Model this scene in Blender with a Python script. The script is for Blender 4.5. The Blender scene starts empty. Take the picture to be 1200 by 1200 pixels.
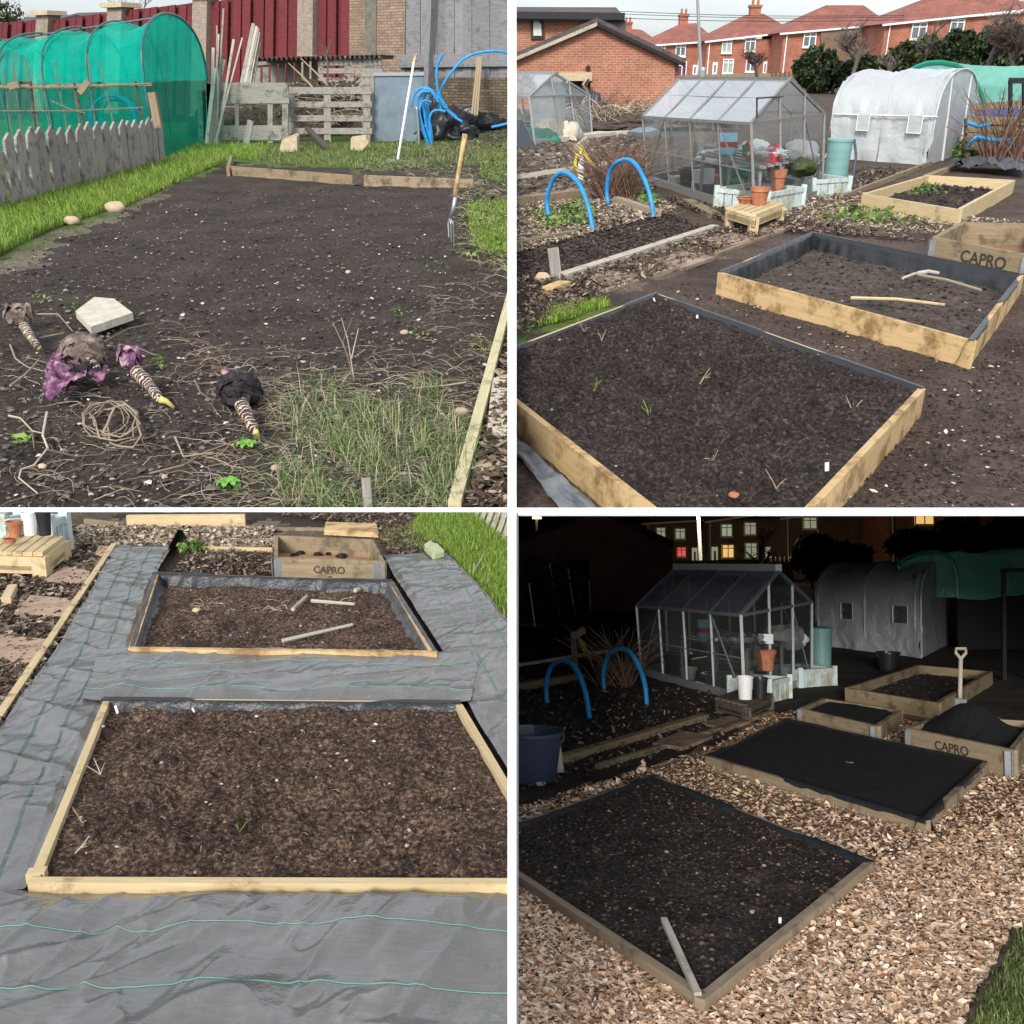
import bpy, bmesh, math, random
import numpy as np
from mathutils import Vector, Matrix
R = random.Random(7)
NR = np.random.default_rng(11)
FPX = 1100.0
sc = bpy.context.scene
COL = sc.collection
PITCH = math.atan(525 / FPX)
EYE = Vector((0, 0, 1.6))
CF = Vector((0, math.cos(PITCH), -math.sin(PITCH)))
CU = Vector((0, math.sin(PITCH), math.cos(PITCH)))
CR = Vector((1, 0, 0))

# ---------------------------------------------------------------- plots
class Plot:
    """one garden plot: its own ground plane (x right, y away, z up, eye at 1.6 m)"""
    def __init__(s, yh, hw, side, upper):
        q = math.atan((600 - yh) / FPX)
        s.yh = yh
        s.f = CF * math.cos(q) + CU * math.sin(q)
        s.u = CU * math.cos(q) - CF * math.sin(q)
        k = hw / 1.6
        s.k = k
        o = EYE - s.u * (1.6 * k)
        s.M = Matrix(((CR.x * k, s.f.x * k, s.u.x * k, o.x), (CR.y * k, s.f.y * k, s.u.y * k, o.y),
                      (CR.z * k, s.f.z * k, s.u.z * k, o.z), (0, 0, 0, 1)))
        s.side, s.upper = side, upper
    def ray(s, u, v):
        d = CR * ((u - 600) / FPX) + CF + CU * ((600 - v) / FPX)
        return Vector((d.dot(CR), d.dot(s.f), d.dot(s.u)))
    def G(s, u, v, z=0.0):
        d = s.ray(u, v); t = (z - 1.6) / d.z
        return Vector((d.x * t, d.y * t, z))
    def V(s, u, v, Y):
        d = s.ray(u, v); t = Y / d.y
        return Vector((d.x * t, Y, 1.6 + d.z * t))
    def W(s, u, v, p0, p1):
        d = s.ray(u, v); n = Vector((p1.y - p0.y, -(p1.x - p0.x), 0))
        e = Vector((0, 0, 1.6)); t = (p0 - e).dot(n) / d.dot(n)
        return e + d * t
    def Gn(s, u, v, z=0.0):
        u = np.asarray(u, float); v = np.asarray(v, float)
        a = (u - 600) / FPX; b = (600 - v) / FPX
        dy = CF.dot(s.f) + b * CU.dot(s.f); dz = CF.dot(s.u) + b * CU.dot(s.u)
        t = (z - 1.6) / dz
        return np.stack([a * t, dy * t, np.zeros_like(t) + z], -1)
    def px(s, p):
        """plot point -> picture position"""
        w = s.M @ Vector(p) - EYE
        d = w.dot(CF)
        return 600 + FPX * w.dot(CR) / d, 600 - FPX * w.dot(CU) / d

TL = Plot(75, 1.6, -1, True)
TR = Plot(75, 1.6, 1, True)
BL = Plot(377, 0.69, -1, False)
BR = Plot(660, 0.72, 1, False)

# ---------------------------------------------------------------- noise
def _h(ix, iy, s):
    n = (ix * 374761393 + iy * 668265263 + s * 974711) & 0x7fffffff
    n = ((n ^ (n >> 13)) * 1274126177) & 0x7fffffff
    return ((n ^ (n >> 16)) & 0xffff) / 65535.0
def vn(x, y, s=0):
    x = np.asarray(x, float); y = np.asarray(y, float)
    ix = np.floor(x).astype(np.int64); iy = np.floor(y).astype(np.int64)
    fx = x - ix; fy = y - iy
    fx = fx * fx * (3 - 2 * fx); fy = fy * fy * (3 - 2 * fy)
    a = _h(ix, iy, s); b = _h(ix + 1, iy, s); c = _h(ix, iy + 1, s); d = _h(ix + 1, iy + 1, s)
    return (a * (1 - fx) + b * fx) * (1 - fy) + (c * (1 - fx) + d * fx) * fy
def fbm(x, y, s=0, o=4, g=.5):
    r = 0; a = 1; t = 0
    for i in range(o):
        r = r + a * vn(x * 2 ** i + 17.3 * i, y * 2 ** i - 9.1 * i, s + i); t += a; a *= g
    return r / t

# ---------------------------------------------------------------- materials
MATS = {}
def nd(nt, t, **kw):
    n = nt.nodes.new(t)
    for k, v in kw.items():
        setattr(n, k, v)
    return n
def setin(n, **kw):
    for k, v in kw.items():
        n.inputs[k.replace('_', ' ')].default_value = v
def newmat(name):
    m = bpy.data.materials.new(name); m.use_nodes = True
    nt = m.node_tree; b = nt.nodes['Principled BSDF']
    return m, nt, b, nt.links
def c4(c): return (c[0], c[1], c[2], 1)
def ramp(nt, stops, interp='LINEAR'):
    r = nt.nodes.new('ShaderNodeValToRGB'); e = r.color_ramp.elements
    r.color_ramp.interpolation = interp
    e[0].position, e[0].color = stops[0][0], c4(stops[0][1])
    e[1].position, e[1].color = stops[-1][0], c4(stops[-1][1])
    for p, c in stops[1:-1]:
        x = e.new(p); x.color = c4(c)
    return r
def bumpit(nt, b, src, strength, dist):
    bp = nd(nt, 'ShaderNodeBump'); bp.inputs['Strength'].default_value = strength
    bp.inputs['Distance'].default_value = dist
    nt.links.new(src, bp.inputs['Height']); nt.links.new(bp.outputs[0], b.inputs['Normal'])
def mix(nt, fac, a, b, blend='MIX'):
    m = nd(nt, 'ShaderNodeMix', data_type='RGBA', blend_type=blend)
    for i, x in ((0, fac), (6, a), (7, b)):
        if hasattr(x, 'is_output') or hasattr(x, 'links'):
            nt.links.new(x, m.inputs[i])
        else:
            m.inputs[i].default_value = x if i == 0 else c4(x)
    return m.outputs[2]
def noise(nt, co, scale, detail=4, rough=.6, dist=0):
    n = nd(nt, 'ShaderNodeTexNoise'); setin(n, Scale=scale, Detail=detail, Roughness=rough, Distortion=dist)
    nt.links.new(co, n.inputs['Vector']); return n.outputs['Fac']
def speck(name, stops, scale, rough=.9, bump=.5, bdist=.01, scale2=None, amt2=.5, spec=.3, metal=0, island=0):
    """mottled colour from fine noise times a broad noise"""
    if name in MATS: return MATS[name]
    m, nt, b, L = newmat(name)
    co = nd(nt, 'ShaderNodeTexCoord').outputs['Object']
    n1 = noise(nt, co, scale, 6, .65)
    r = ramp(nt, stops); L.new(n1, r.inputs[0]); out = r.outputs[0]
    if scale2:
        n2 = noise(nt, co, scale2, 3, .6)
        r2 = ramp(nt, [(.3, (1 - amt2,) * 3), (.7, (1 + amt2 * .4,) * 3)]); L.new(n2, r2.inputs[0])
        out = mix(nt, 1.0, out, r2.outputs[0], 'MULTIPLY')
    if island:
        g = nd(nt, 'ShaderNodeNewGeometry')
        r3 = ramp(nt, [(0, (1 - island,) * 3), (1, (1 + island * .6,) * 3)]); L.new(g.outputs['Random Per Island'], r3.inputs[0])
        out = mix(nt, 1.0, out, r3.outputs[0], 'MULTIPLY')
    L.new(out, b.inputs['Base Color'])
    setin(b, Roughness=rough, Metallic=metal); b.inputs['Specular IOR Level'].default_value = spec
    if bump: bumpit(nt, b, n1, bump, bdist)
    MATS[name] = m; return m
def islands(name, stops, rough=.8, trans=0, interp='LINEAR', spec=.3):
    """each small piece takes its own colour"""
    m, nt, b, L = newmat(name)
    g = nd(nt, 'ShaderNodeNewGeometry')
    r = ramp(nt, stops, interp); L.new(g.outputs['Random Per Island'], r.inputs[0])
    L.new(r.outputs[0], b.inputs['Base Color']); setin(b, Roughness=rough)
    b.inputs['Specular IOR Level'].default_value = spec
    if trans:
        t = nd(nt, 'ShaderNodeBsdfTranslucent'); L.new(r.outputs[0], t.inputs[0])
        mx = nd(nt, 'ShaderNodeMixShader'); mx.inputs[0].default_value = trans
        L.new(b.outputs[0], mx.inputs[1]); L.new(t.outputs[0], mx.inputs[2])
        L.new(mx.outputs[0], nt.nodes['Material Output'].inputs['Surface'])
    MATS[name] = m; return m
def wood(name, c1, c2, c3=None, stain=.0, staincol=(.05, .03, .015), rough=.75, grain=14, bump=.3):
    m, nt, b, L = newmat(name)
    uv = nd(nt, 'ShaderNodeUVMap').outputs[0]
    mp = nd(nt, 'ShaderNodeMapping'); L.new(uv, mp.inputs[0]); mp.inputs['Scale'].default_value = (1.2, grain, 1)
    n = noise(nt, mp.outputs[0], 3.0, 6, .65, .4)
    r = ramp(nt, [(.3, c1), (.62, c2)] + ([(.75, c3)] if c3 else [])); L.new(n, r.inputs[0])
    out = r.outputs[0]
    co = nd(nt, 'ShaderNodeTexCoord').outputs['Object']
    n2 = noise(nt, co, 5, 5, .7)
    r2 = ramp(nt, [(.62 - stain * .4, (0, 0, 0)), (.72 - stain * .3, (1, 1, 1))]); L.new(n2, r2.inputs[0])
    if stain: 
        mm = nd(nt, 'ShaderNodeMath', operation='MULTIPLY'); mm.inputs[1].default_value = .75
        L.new(r2.outputs[0], mm.inputs[0]); out = mix(nt, mm.outputs[0], out, staincol)
    g = nd(nt, 'ShaderNodeNewGeometry')
    r3 = ramp(nt, [(0, (.82,) * 3), (1, (1.08,) * 3)]); L.new(g.outputs['Random Per Island'], r3.inputs[0])
    out = mix(nt, 1.0, out, r3.outputs[0], 'MULTIPLY')
    L.new(out, b.inputs['Base Color']); setin(b, Roughness=rough); b.inputs['Specular IOR Level'].default_value = .3
    bumpit(nt, b, n, bump, .004)
    MATS[name] = m; return m
def brickm(name, c1, c2, mortar, bw=.225, bh=.075, msize=.01, weather=.3):
    m, nt, b, L = newmat(name)
    uv = nd(nt, 'ShaderNodeUVMap').outputs[0]
    t = nd(nt, 'ShaderNodeTexBrick'); L.new(uv, t.inputs['Vector'])
    t.inputs['Color1'].default_value = c4(c1); t.inputs['Color2'].default_value = c4(c2); t.inputs['Mortar'].default_value = c4(mortar)
    setin(t, Scale=1.0, Mortar_Size=msize, Mortar_Smooth=.2, Bias=0.0, Brick_Width=bw, Row_Height=bh)
    co = nd(nt, 'ShaderNodeTexCoord').outputs['Object']
    n = noise(nt, co, .7, 6, .7)
    r = ramp(nt, [(.3, (1 - weather,) * 3), (.65, (1.12,) * 3)]); L.new(n, r.inputs[0])
    out = mix(nt, 1.0, t.outputs['Color'], r.outputs[0], 'MULTIPLY')
    n2 = noise(nt, co, 9, 3, .6)
    r2 = ramp(nt, [(.3, (.82,) * 3), (.7, (1.15,) * 3)]); L.new(n2, r2.inputs[0])
    out = mix(nt, 1.0, out, r2.outputs[0], 'MULTIPLY')
    L.new(out, b.inputs['Base Color']); setin(b, Roughness=.9)
    bumpit(nt, b, t.outputs['Fac'], -.4, .02)
    MATS[name] = m; return m
def tiles(name, c1, c2, pitch_=.33):
    m, nt, b, L = newmat(name)
    uv = nd(nt, 'ShaderNodeUVMap').outputs[0]
    t = nd(nt, 'ShaderNodeTexBrick'); L.new(uv, t.inputs['Vector'])
    t.inputs['Color1'].default_value = c4(c1); t.inputs['Color2'].default_value = c4(c2)
    t.inputs['Mortar'].default_value = c4([x * .45 for x in c1])
    setin(t, Scale=1.0, Mortar_Size=.02, Mortar_Smooth=.4, Brick_Width=pitch_, Row_Height=pitch_)
    co = nd(nt, 'ShaderNodeTexCoord').outputs['Object']
    n = noise(nt, co, .5, 6, .7)
    r = ramp(nt, [(.3, (.7,) * 3), (.7, (1.2,) * 3)]); L.new(n, r.inputs[0])
    L.new(mix(nt, 1.0, t.outputs['Color'], r.outputs[0], 'MULTIPLY'), b.inputs['Base Color'])
    setin(b, Roughness=.8); bumpit(nt, b, t.outputs['Fac'], -.5, .03)
    MATS[name] = m; return m
def plain(name, c, rough=.6, metal=0, bump=0, scale=20, var=.15, spec=.4, emit=None, estr=1):
    m, nt, b, L = newmat(name)
    co = nd(nt, 'ShaderNodeTexCoord').outputs['Object']
    n = noise(nt, co, scale, 5, .65)
    r = ramp(nt, [(.3, [x * (1 - var) for x in c]), (.7, [min(1, x * (1 + var)) for x in c])]); L.new(n, r.inputs[0])
    L.new(r.outputs[0], b.inputs['Base Color']); setin(b, Roughness=rough, Metallic=metal)
    b.inputs['Specular IOR Level'].default_value = spec
    if bump: bumpit(nt, b, n, bump, .01)
    if emit:
        b.inputs['Emission Color'].default_value = c4(emit); b.inputs['Emission Strength'].default_value = estr
    MATS[name] = m; return m
def sheer(name, c, tr, gl=.1, rough=.15, translucent=.0, bump=0, bscale=3, var=.3, trcol=(1, 1, 1), fres=.8):
    """glass, netting, polythene: part clear, part tinted, part shiny"""
    m, nt, b, L = newmat(name)
    co = nd(nt, 'ShaderNodeTexCoord').outputs['Object']
    n = noise(nt, co, bscale, 5, .6, .6)
    r = ramp(nt, [(.3, [x * (1 - var) for x in c]), (.7, [min(1, x * (1 + var)) for x in c])]); L.new(n, r.inputs[0])
    d = nd(nt, 'ShaderNodeBsdfDiffuse'); L.new(r.outputs[0], d.inputs[0])
    t = nd(nt, 'ShaderNodeBsdfTransparent'); t.inputs[0].default_value = c4(trcol)
    tl = nd(nt, 'ShaderNodeBsdfTranslucent'); L.new(r.outputs[0], tl.inputs[0])
    g = nd(nt, 'ShaderNodeBsdfGlossy'); g.inputs['Roughness'].default_value = rough; g.inputs[0].default_value = (.9, .9, .9, 1)
    if bump:
        bp = nd(nt, 'ShaderNodeBump'); setin(bp, Strength=bump, Distance=.05); L.new(n, bp.inputs['Height'])
        for x in (d, tl, g): L.new(bp.outputs[0], x.inputs['Normal'])
    m1 = nd(nt, 'ShaderNodeMixShader'); m1.inputs[0].default_value = translucent; L.new(d.outputs[0], m1.inputs[1]); L.new(tl.outputs[0], m1.inputs[2])
    m2 = nd(nt, 'ShaderNodeMixShader')
    r2 = ramp(nt, [(.3, (max(0, tr - .08),) * 3), (.7, (min(1, tr + .05),) * 3)]); L.new(n, r2.inputs[0]); L.new(r2.outputs[0], m2.inputs[0])
    L.new(m1.outputs[0], m2.inputs[1]); L.new(t.outputs[0], m2.inputs[2])
    m3 = nd(nt, 'ShaderNodeMixShader')
    fr = nd(nt, 'ShaderNodeFresnel'); fr.inputs[0].default_value = 1.4
    ad = nd(nt, 'ShaderNodeMath', operation='MULTIPLY_ADD'); ad.inputs[1].default_value = fres; ad.inputs[2].default_value = gl
    L.new(fr.outputs[0], ad.inputs[0]); L.new(ad.outputs[0], m3.inputs[0])
    L.new(m2.outputs[0], m3.inputs[1]); L.new(g.outputs[0], m3.inputs[2])
    L.new(m3.outputs[0], nt.nodes['Material Output'].inputs['Surface'])
    MATS[name] = m; return m

# ---------------------------------------------------------------- mesh builder
class MB:
    def __init__(s): s.v = []; s.f = []; s.uv = {}; s.np = []
    def poly(s, pts, uv=None):
        i = len(s.v); s.v += [Vector(p) for p in pts]; s.f.append(tuple(range(i, i + len(pts))))
        if uv: s.uv[len(s.f) - 1] = uv
        return s
    def hexa(s, b, t):
        """box from 4 bottom and 4 top corners"""
        i = len(s.v); s.v += [Vector(p) for p in list(b) + list(t)]
        for q in ((3, 2, 1, 0), (4, 5, 6, 7), (0, 1, 5, 4), (1, 2, 6, 5), (2, 3, 7, 6), (3, 0, 4, 7)):
            s.f.append(tuple(i + k for k in q))
        return s
    def box(s, c, sx, sy, sz, rz=0):
        c = Vector(c); m = Matrix.Rotation(rz, 3, 'Z')
        b = [c + m @ Vector((x * sx / 2, y * sy / 2, 0)) for x, y in ((-1, -1), (1, -1), (1, 1), (-1, 1))]
        return s.hexa(b, [p + Vector((0, 0, sz)) for p in b])
    def ext(s, pts, vec):
        """extrude a flat outline along vec"""
        n = len(pts); i = len(s.v); vec = Vector(vec)
        s.v += [Vector(p) for p in pts] + [Vector(p) + vec for p in pts]
        s.f.append(tuple(range(i, i + n))); s.f.append(tuple(i + n + k for k in reversed(range(n))))
        for k in range(n):
            s.f.append((i + k, i + (k + 1) % n, i + n + (k + 1) % n, i + n + k)[::-1])
        return s
    def bar(s, p, q, w, h, up=(0, 0, 1)):
        """square bar from p to q, w across, h along up; p-q is its centre line"""
        p = Vector(p); q = Vector(q); d = (q - p); Ln = d.length; d.normalize()
        up = Vector(up); a = d.cross(up)
        if a.length < 1e-4: a = d.cross(Vector((0, 1, 0)))
        a.normalize(); b = a.cross(d).normalized()
        a *= w / 2; b *= h / 2
        i = len(s.v)
        for e in (p, q): s.v += [e - a - b, e + a - b, e + a + b, e - a + b]
        o = R.random() * 7
        for k in range(4):
            l = (k + 1) % 4; ww = w if k % 2 == 0 else h
            s.f.append((i + k, i + l, i + 4 + l, i + 4 + k))
            oo = o + k * .37
            s.uv[len(s.f) - 1] = [(o, oo), (o, oo + ww), (o + Ln, oo + ww), (o + Ln, oo)]
        s.f.append((i + 3, i + 2, i + 1, i)); s.f.append((i + 4, i + 5, i + 6, i + 7))
        return s
    def tube(s, pts, r, seg=6, r2=None, cap=True):
        pts = [Vector(p) for p in pts]; n = len(pts); fr_ = r if callable(r) else None; r = 0 if fr_ else r; r2 = r if r2 is None else r2
        i = len(s.v); L = 0; a = None
        for k, p in enumerate(pts):
            d = (pts[min(k + 1, n - 1)] - pts[max(k - 1, 0)])
            if d.length < 1e-9: d = Vector((0, 0, 1))
            d.normalize()
            if a is None:
                a = d.cross(Vector((.3, .2, 1)))
                if a.length < 1e-3: a = d.cross(Vector((1, 0, 0)))
            a = (a - d * a.dot(d)).normalized(); b = d.cross(a)
            rr = r + (r2 - r) * k / max(1, n - 1)
            if fr_: rr = fr_(k / max(1, n - 1))
            for j in range(seg):
                t = 2 * math.pi * j / seg
                s.v.append(p + a * (rr * math.cos(t)) + b * (rr * math.sin(t)))
        for k in range(n - 1):
            dl = (pts[k + 1] - pts[k]).length
            for j in range(seg):
                l = (j + 1) % seg
                s.f.append((i + k * seg + j, i + k * seg + l, i + (k + 1) * seg + l, i + (k + 1) * seg + j))
                s.uv[len(s.f) - 1] = [(L, j / seg), (L, (j + 1) / seg), (L + dl, (j + 1) / seg), (L + dl, j / seg)]
            L += dl
        if cap:
            s.f.append(tuple(i + j for j in reversed(range(seg)))); s.f.append(tuple(i + (n - 1) * seg + j for j in range(seg)))
        return s
    def lathe(s, c, prof, seg=16, ax=None, closed=False):
        c = Vector(c); i = len(s.v); n = len(prof)
        m = Matrix.Identity(3) if ax is None else Vector((0, 0, 1)).rotation_difference(Vector(ax)).to_matrix()
        for r, z in prof:
            for j in range(seg):
                t = 2 * math.pi * j / seg; s.v.append(c + m @ Vector((r * math.cos(t), r * math.sin(t), z)))
        for k in range(n - 1):
            for j in range(seg):
                l = (j + 1) % seg; s.f.append((i + k * seg + j, i + k * seg + l, i + (k + 1) * seg + l, i + (k + 1) * seg + j))
        if prof[0][0] > 1e-4: s.f.append(tuple(i + j for j in reversed(range(seg))))
        if closed: s.f.append(tuple(i + (n - 1) * seg + j for j in range(seg)))
        return s
    def grid(s, P):
        """P: array (a,b,3)"""
        s.np.append(P); return s
    def blob(s, c, rx, ry, rz, seed=0, amp=.25, n=10, fr=2.0, rot=0):
        """rough lump"""
        th = np.linspace(0, np.pi, n)[:, None]; ph = np.linspace(0, 2 * np.pi, 2 * n, endpoint=False)[None, :]
        x = np.sin(th) * np.cos(ph); y = np.sin(th) * np.sin(ph); z = np.cos(th) + 0 * ph
        d = 1 + amp * (fbm(x * fr + 5 + seed, y * fr + z * fr * .8 + 3 + seed, seed, 3) - .5) * 2
        x = x * d * rx; y = y * d * ry; z = z * d * rz
        cr, sr = math.cos(rot), math.sin(rot)
        P = np.stack([c[0] + x * cr - y * sr, c[1] + x * sr + y * cr, c[2] + z], -1)
        P[0, :, :] = P[0].mean(0); P[-1, :, :] = P[-1].mean(0)
        s.np.append(np.concatenate([P, P[:, :1]], 1)); return s
    def raw(s, V, F):
        """numpy verts (n,3) and faces (m,k)"""
        s.np.append((V, F)); return s
    def build(s, name, mat, par=None, plot=None, smooth=False, label=None, cat=None, group=None, kind=None, loc=None):
        if par is not None: loc = Vector(par['_loc']); plot = PLOTS[par['_plot']]
        pi = [k for k in PLOTS if PLOTS[k] is plot][0]
        if loc is None:
            if s.v:
                xs = s.v
                loc = Vector((sum(p.x for p in xs) / len(xs), sum(p.y for p in xs) / len(xs), min(p.z for p in xs)))
            else:
                q = s.np[0]; q = q[0] if isinstance(q, tuple) else q.reshape(-1, 3)
                loc = Vector((float(q[:, 0].mean()), float(q[:, 1].mean()), float(q[:, 2].min())))
        loc = Vector(loc)
        Vs = [np.array([(p.x, p.y, p.z) for p in s.v]).reshape(-1, 3)]; Fs = [list(f) for f in s.f]; nv = len(s.v)
        for q in s.np:
            if isinstance(q, tuple):
                Vs.append(q[0]); Fs += (q[1] + nv).tolist(); nv += len(q[0])
            else:
                a, b = q.shape[:2]; idx = np.arange(a * b).reshape(a, b) + nv
                Fs += np.stack([idx[:-1, :-1], idx[:-1, 1:], idx[1:, 1:], idx[1:, :-1]], -1).reshape(-1, 4).tolist()
                Vs.append(q.reshape(-1, 3)); nv += a * b
        V = np.concatenate(Vs) - np.array(loc)[None, :]
        me = bpy.data.meshes.new(name)
        nl = sum(len(f) for f in Fs); ls = np.cumsum([0] + [len(f) for f in Fs[:-1]]) if Fs else []
        me.vertices.add(len(V)); me.vertices.foreach_set('co', V.astype(np.float32).ravel())
        me.loops.add(nl); flat = np.fromiter((i for f in Fs for i in f), dtype=np.int32, count=nl)
        me.loops.foreach_set('vertex_index', flat)
        me.polygons.add(len(Fs)); me.polygons.foreach_set('loop_start', np.array(ls, dtype=np.int32))
        me.update(calc_edges=True)
        # uv: along/up in metres
        uvl = me.uv_layers.new(name='UVMap')
        A = V[flat] + np.array(loc)[None, :]
        nrm = np.zeros(len(Fs) * 3, np.float32); me.polygons.foreach_get('normal', nrm); nrm = nrm.reshape(-1, 3)
        lt = np.array([len(f) for f in Fs]); nn = np.repeat(nrm, lt, axis=0)
        flatz = np.abs(nn[:, 2]) > .75
        hx = -nn[:, 1]; hy = nn[:, 0]; ln = np.sqrt(hx * hx + hy * hy) + 1e-9
        sg = np.where(np.abs(hx) >= np.abs(hy), np.sign(hx), np.sign(hy)); 
        U = np.where(flatz, A[:, 0], (A[:, 0] * hx + A[:, 1] * hy) / ln * sg)
        sl = np.maximum(ln, .25)
        W_ = np.where(flatz, A[:, 1], A[:, 2] / sl)
        UV = np.stack([U, W_], -1)
        for fi, q in s.uv.items():
            UV[ls[fi]:ls[fi] + len(q)] = q
        uvl.data.foreach_set('uv', UV.astype(np.float32).ravel())
        me.polygons.foreach_set('use_smooth', [bool(smooth)] * len(Fs))
        me.materials.append(mat)
        me.validate(verbose=False)
        o = bpy.data.objects.new(name, me); COL.objects.link(o)
        o['_loc'] = list(loc); o['_plot'] = pi
        if par is not None:
            o.parent = par
        else:
            o.matrix_world = plot.M @ Matrix.Translation(loc)
        tag(o, label, cat, group, kind)
        return o
PLOTS = {'a': TL, 'b': TR, 'c': BL, 'd': BR}
def tag(o, label=None, cat=None, group=None, kind=None):
    for k, v in (('label', label), ('category', cat), ('group', group), ('kind', kind)):
        if v: o[k] = v
    return o
def thing(name, label, cat, plot, loc, group=None):
    o = bpy.data.objects.new(name, None); COL.objects.link(o); o.empty_display_size = .1
    o['_loc'] = list(loc); o['_plot'] = [k for k in PLOTS if PLOTS[k] is plot][0]
    o.matrix_world = plot.M @ Matrix.Translation(Vector(loc))
    return tag(o, label, cat, group)
def dup(root, loc, rz=0, sc_=1, label=None, group=None, plot=None):
    plot = plot or PLOTS[root['_plot']]
    def cp(o, par):
        c = o.copy(); COL.objects.link(c); c.parent = par
        for ch in [x for x in bpy.data.objects if x.parent == o]: cp(ch, c)
        return c
    r = cp(root, None)
    r['_plot'] = [k for k in PLOTS if PLOTS[k] is plot][0]; r['_loc'] = list(loc)
    r.matrix_world = plot.M @ Matrix.Translation(Vector(loc)) @ Matrix.Rotation(rz, 4, 'Z') @ Matrix.Scale(sc_, 4)
    if label: r['label'] = label
    if group: r['group'] = group
    return r
def lerp(a, b, t): return a + (b - a) * t
def inpoly(u, v, poly):
    u = np.asarray(u); v = np.asarray(v); c = np.zeros(u.shape, bool); n = len(poly); j = n - 1
    for i in range(n):
        xi, yi = poly[i]; xj, yj = poly[j]
        if yi != yj:
            c ^= ((yi > v) != (yj > v)) & (u < (xj - xi) * (v - yi) / (yj - yi) + xi)
        j = i
    return c
def sample(plot, poly, n, power=2.0, z=0.0):
    """n ground points inside an area outlined on the ground"""
    xs = [p[0] for p in poly]; ys = [p[1] for p in poly]
    out = []; tot = 0; smin = max(2, min(ys) - plot.yh)
    while tot < n:
        u = NR.uniform(min(xs), max(xs), n * 4); v = NR.uniform(min(ys), max(ys), n * 4)
        keep = inpoly(u, v, poly) & (NR.random(n * 4) < (smin / np.maximum(v - plot.yh, 1)) ** power)
        u = u[keep]; v = v[keep]
        out.append(plot.Gn(u, v, z)); tot += len(u)
    return np.concatenate(out)[:n]
def rotm(n, tilt=.5):
    """random orientations: yaw any, tilt up to"""
    a = NR.uniform(0, 2 * np.pi, n); b = NR.normal(0, tilt, n); c = NR.normal(0, tilt, n)
    ca, sa, cb, sb, cc, sc_ = np.cos(a), np.sin(a), np.cos(b), np.sin(b), np.cos(c), np.sin(c)
    M = np.empty((n, 3, 3))
    M[:, 0, 0] = ca * cb; M[:, 0, 1] = ca * sb * sc_ - sa * cc; M[:, 0, 2] = ca * sb * cc + sa * sc_
    M[:, 1, 0] = sa * cb; M[:, 1, 1] = sa * sb * sc_ + ca * cc; M[:, 1, 2] = sa * sb * cc - ca * sc_
    M[:, 2, 0] = -sb; M[:, 2, 1] = cb * sc_; M[:, 2, 2] = cb * cc
    return M
def chips(mb, C, l, w, th=.0, tilt=.4, lift=.01, var=.5):
    """flat five-cornered flakes"""
    n = len(C); base = np.array([(-.5, -.35, 0), (.1, -.5, .12), (.5, -.1, 0), (.25, .5, .08), (-.4, .4, -.05)])
    b = base[None] * (1 + NR.uniform(-.3, .3, (n, 5, 3)))
    s = np.exp(NR.normal(0, var, n)).clip(.4, 2.2)
    b = b * np.stack([l * s, w * s, w * s], -1)[:, None, :]
    V = np.einsum('nij,nkj->nki', rotm(n, tilt), b) + C[:, None, :] + np.array([0, 0, lift])
    V[:, :, 2] += NR.uniform(0, lift, n)[:, None]
    mb.raw(V.reshape(-1, 3), np.arange(n * 5).reshape(n, 5)); return mb
def stones(mb, C, r, flat=.6, var=.5):
    n = len(C); t = np.array([(1, 0, 0), (-1, 0, 0), (0, 1, 0), (0, -1, 0), (0, 0, 1), (0, 0, -1),
        (.66, .66, .3), (-.66, .66, .3), (-.66, -.66, .3), (.66, -.66, .3)])
    F = np.array([(0, 6, 4), (6, 2, 4), (2, 7, 4), (7, 1, 4), (1, 8, 4), (8, 3, 4), (3, 9, 4), (9, 0, 4),
                  (6, 0, 5), (2, 6, 5), (7, 2, 5), (1, 7, 5), (8, 1, 5), (3, 8, 5), (9, 3, 5), (0, 9, 5)])
    s = r * np.exp(NR.normal(0, var * 1.1, n)).clip(.3, 2.6)
    b = t[None] * (1 + NR.uniform(-.22, .22, (n, 10, 1))) * np.stack([s * NR.uniform(.8, 1.4, n), s, s * flat], -1)[:, None, :]
    V = np.einsum('nij,nkj->nki', rotm(n, .2), b) + C[:, None, :]
    V[:, :, 2] += (s * flat * .3)[:, None]
    mb.raw(V.reshape(-1, 3), (np.arange(n)[:, None, None] * 10 + F[None]).reshape(-1, 3)); return mb
def blades(mb, C, h, w, lean=.4, var=.35):
    n = len(C); a = NR.uniform(0, 2 * np.pi, n); hh = h * np.exp(NR.normal(0, var, n)).clip(.3, 2.2)
    dx, dy = np.cos(a), np.sin(a); l = NR.normal(0, lean, n); b = NR.uniform(0, 2 * np.pi, n)
    lx, ly = np.cos(b) * l * hh, np.sin(b) * l * hh
    V = np.empty((n, 5, 3)); ww = w * NR.uniform(.6, 1.3, n)
    V[:, 0] = C + np.stack([dx * ww, dy * ww, 0 * ww], -1); V[:, 1] = C - np.stack([dx * ww, dy * ww, 0 * ww], -1)
    mid = C + np.stack([lx * .35, ly * .35, hh * .6], -1)
    V[:, 2] = mid - np.stack([dx * ww, dy * ww, 0 * ww], -1) * .7; V[:, 4] = mid + np.stack([dx * ww, dy * ww, 0 * ww], -1) * .7
    V[:, 3] = C + np.stack([lx, ly, hh * (1 - .3 * np.abs(l).clip(0, 1.5))], -1)
    F = np.array([(0, 1, 2), (0, 2, 4), (4, 2, 3)])
    mb.raw(V.reshape(-1, 3), (np.arange(n)[:, None, None] * 5 + F[None]).reshape(-1, 3)); return mb
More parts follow.
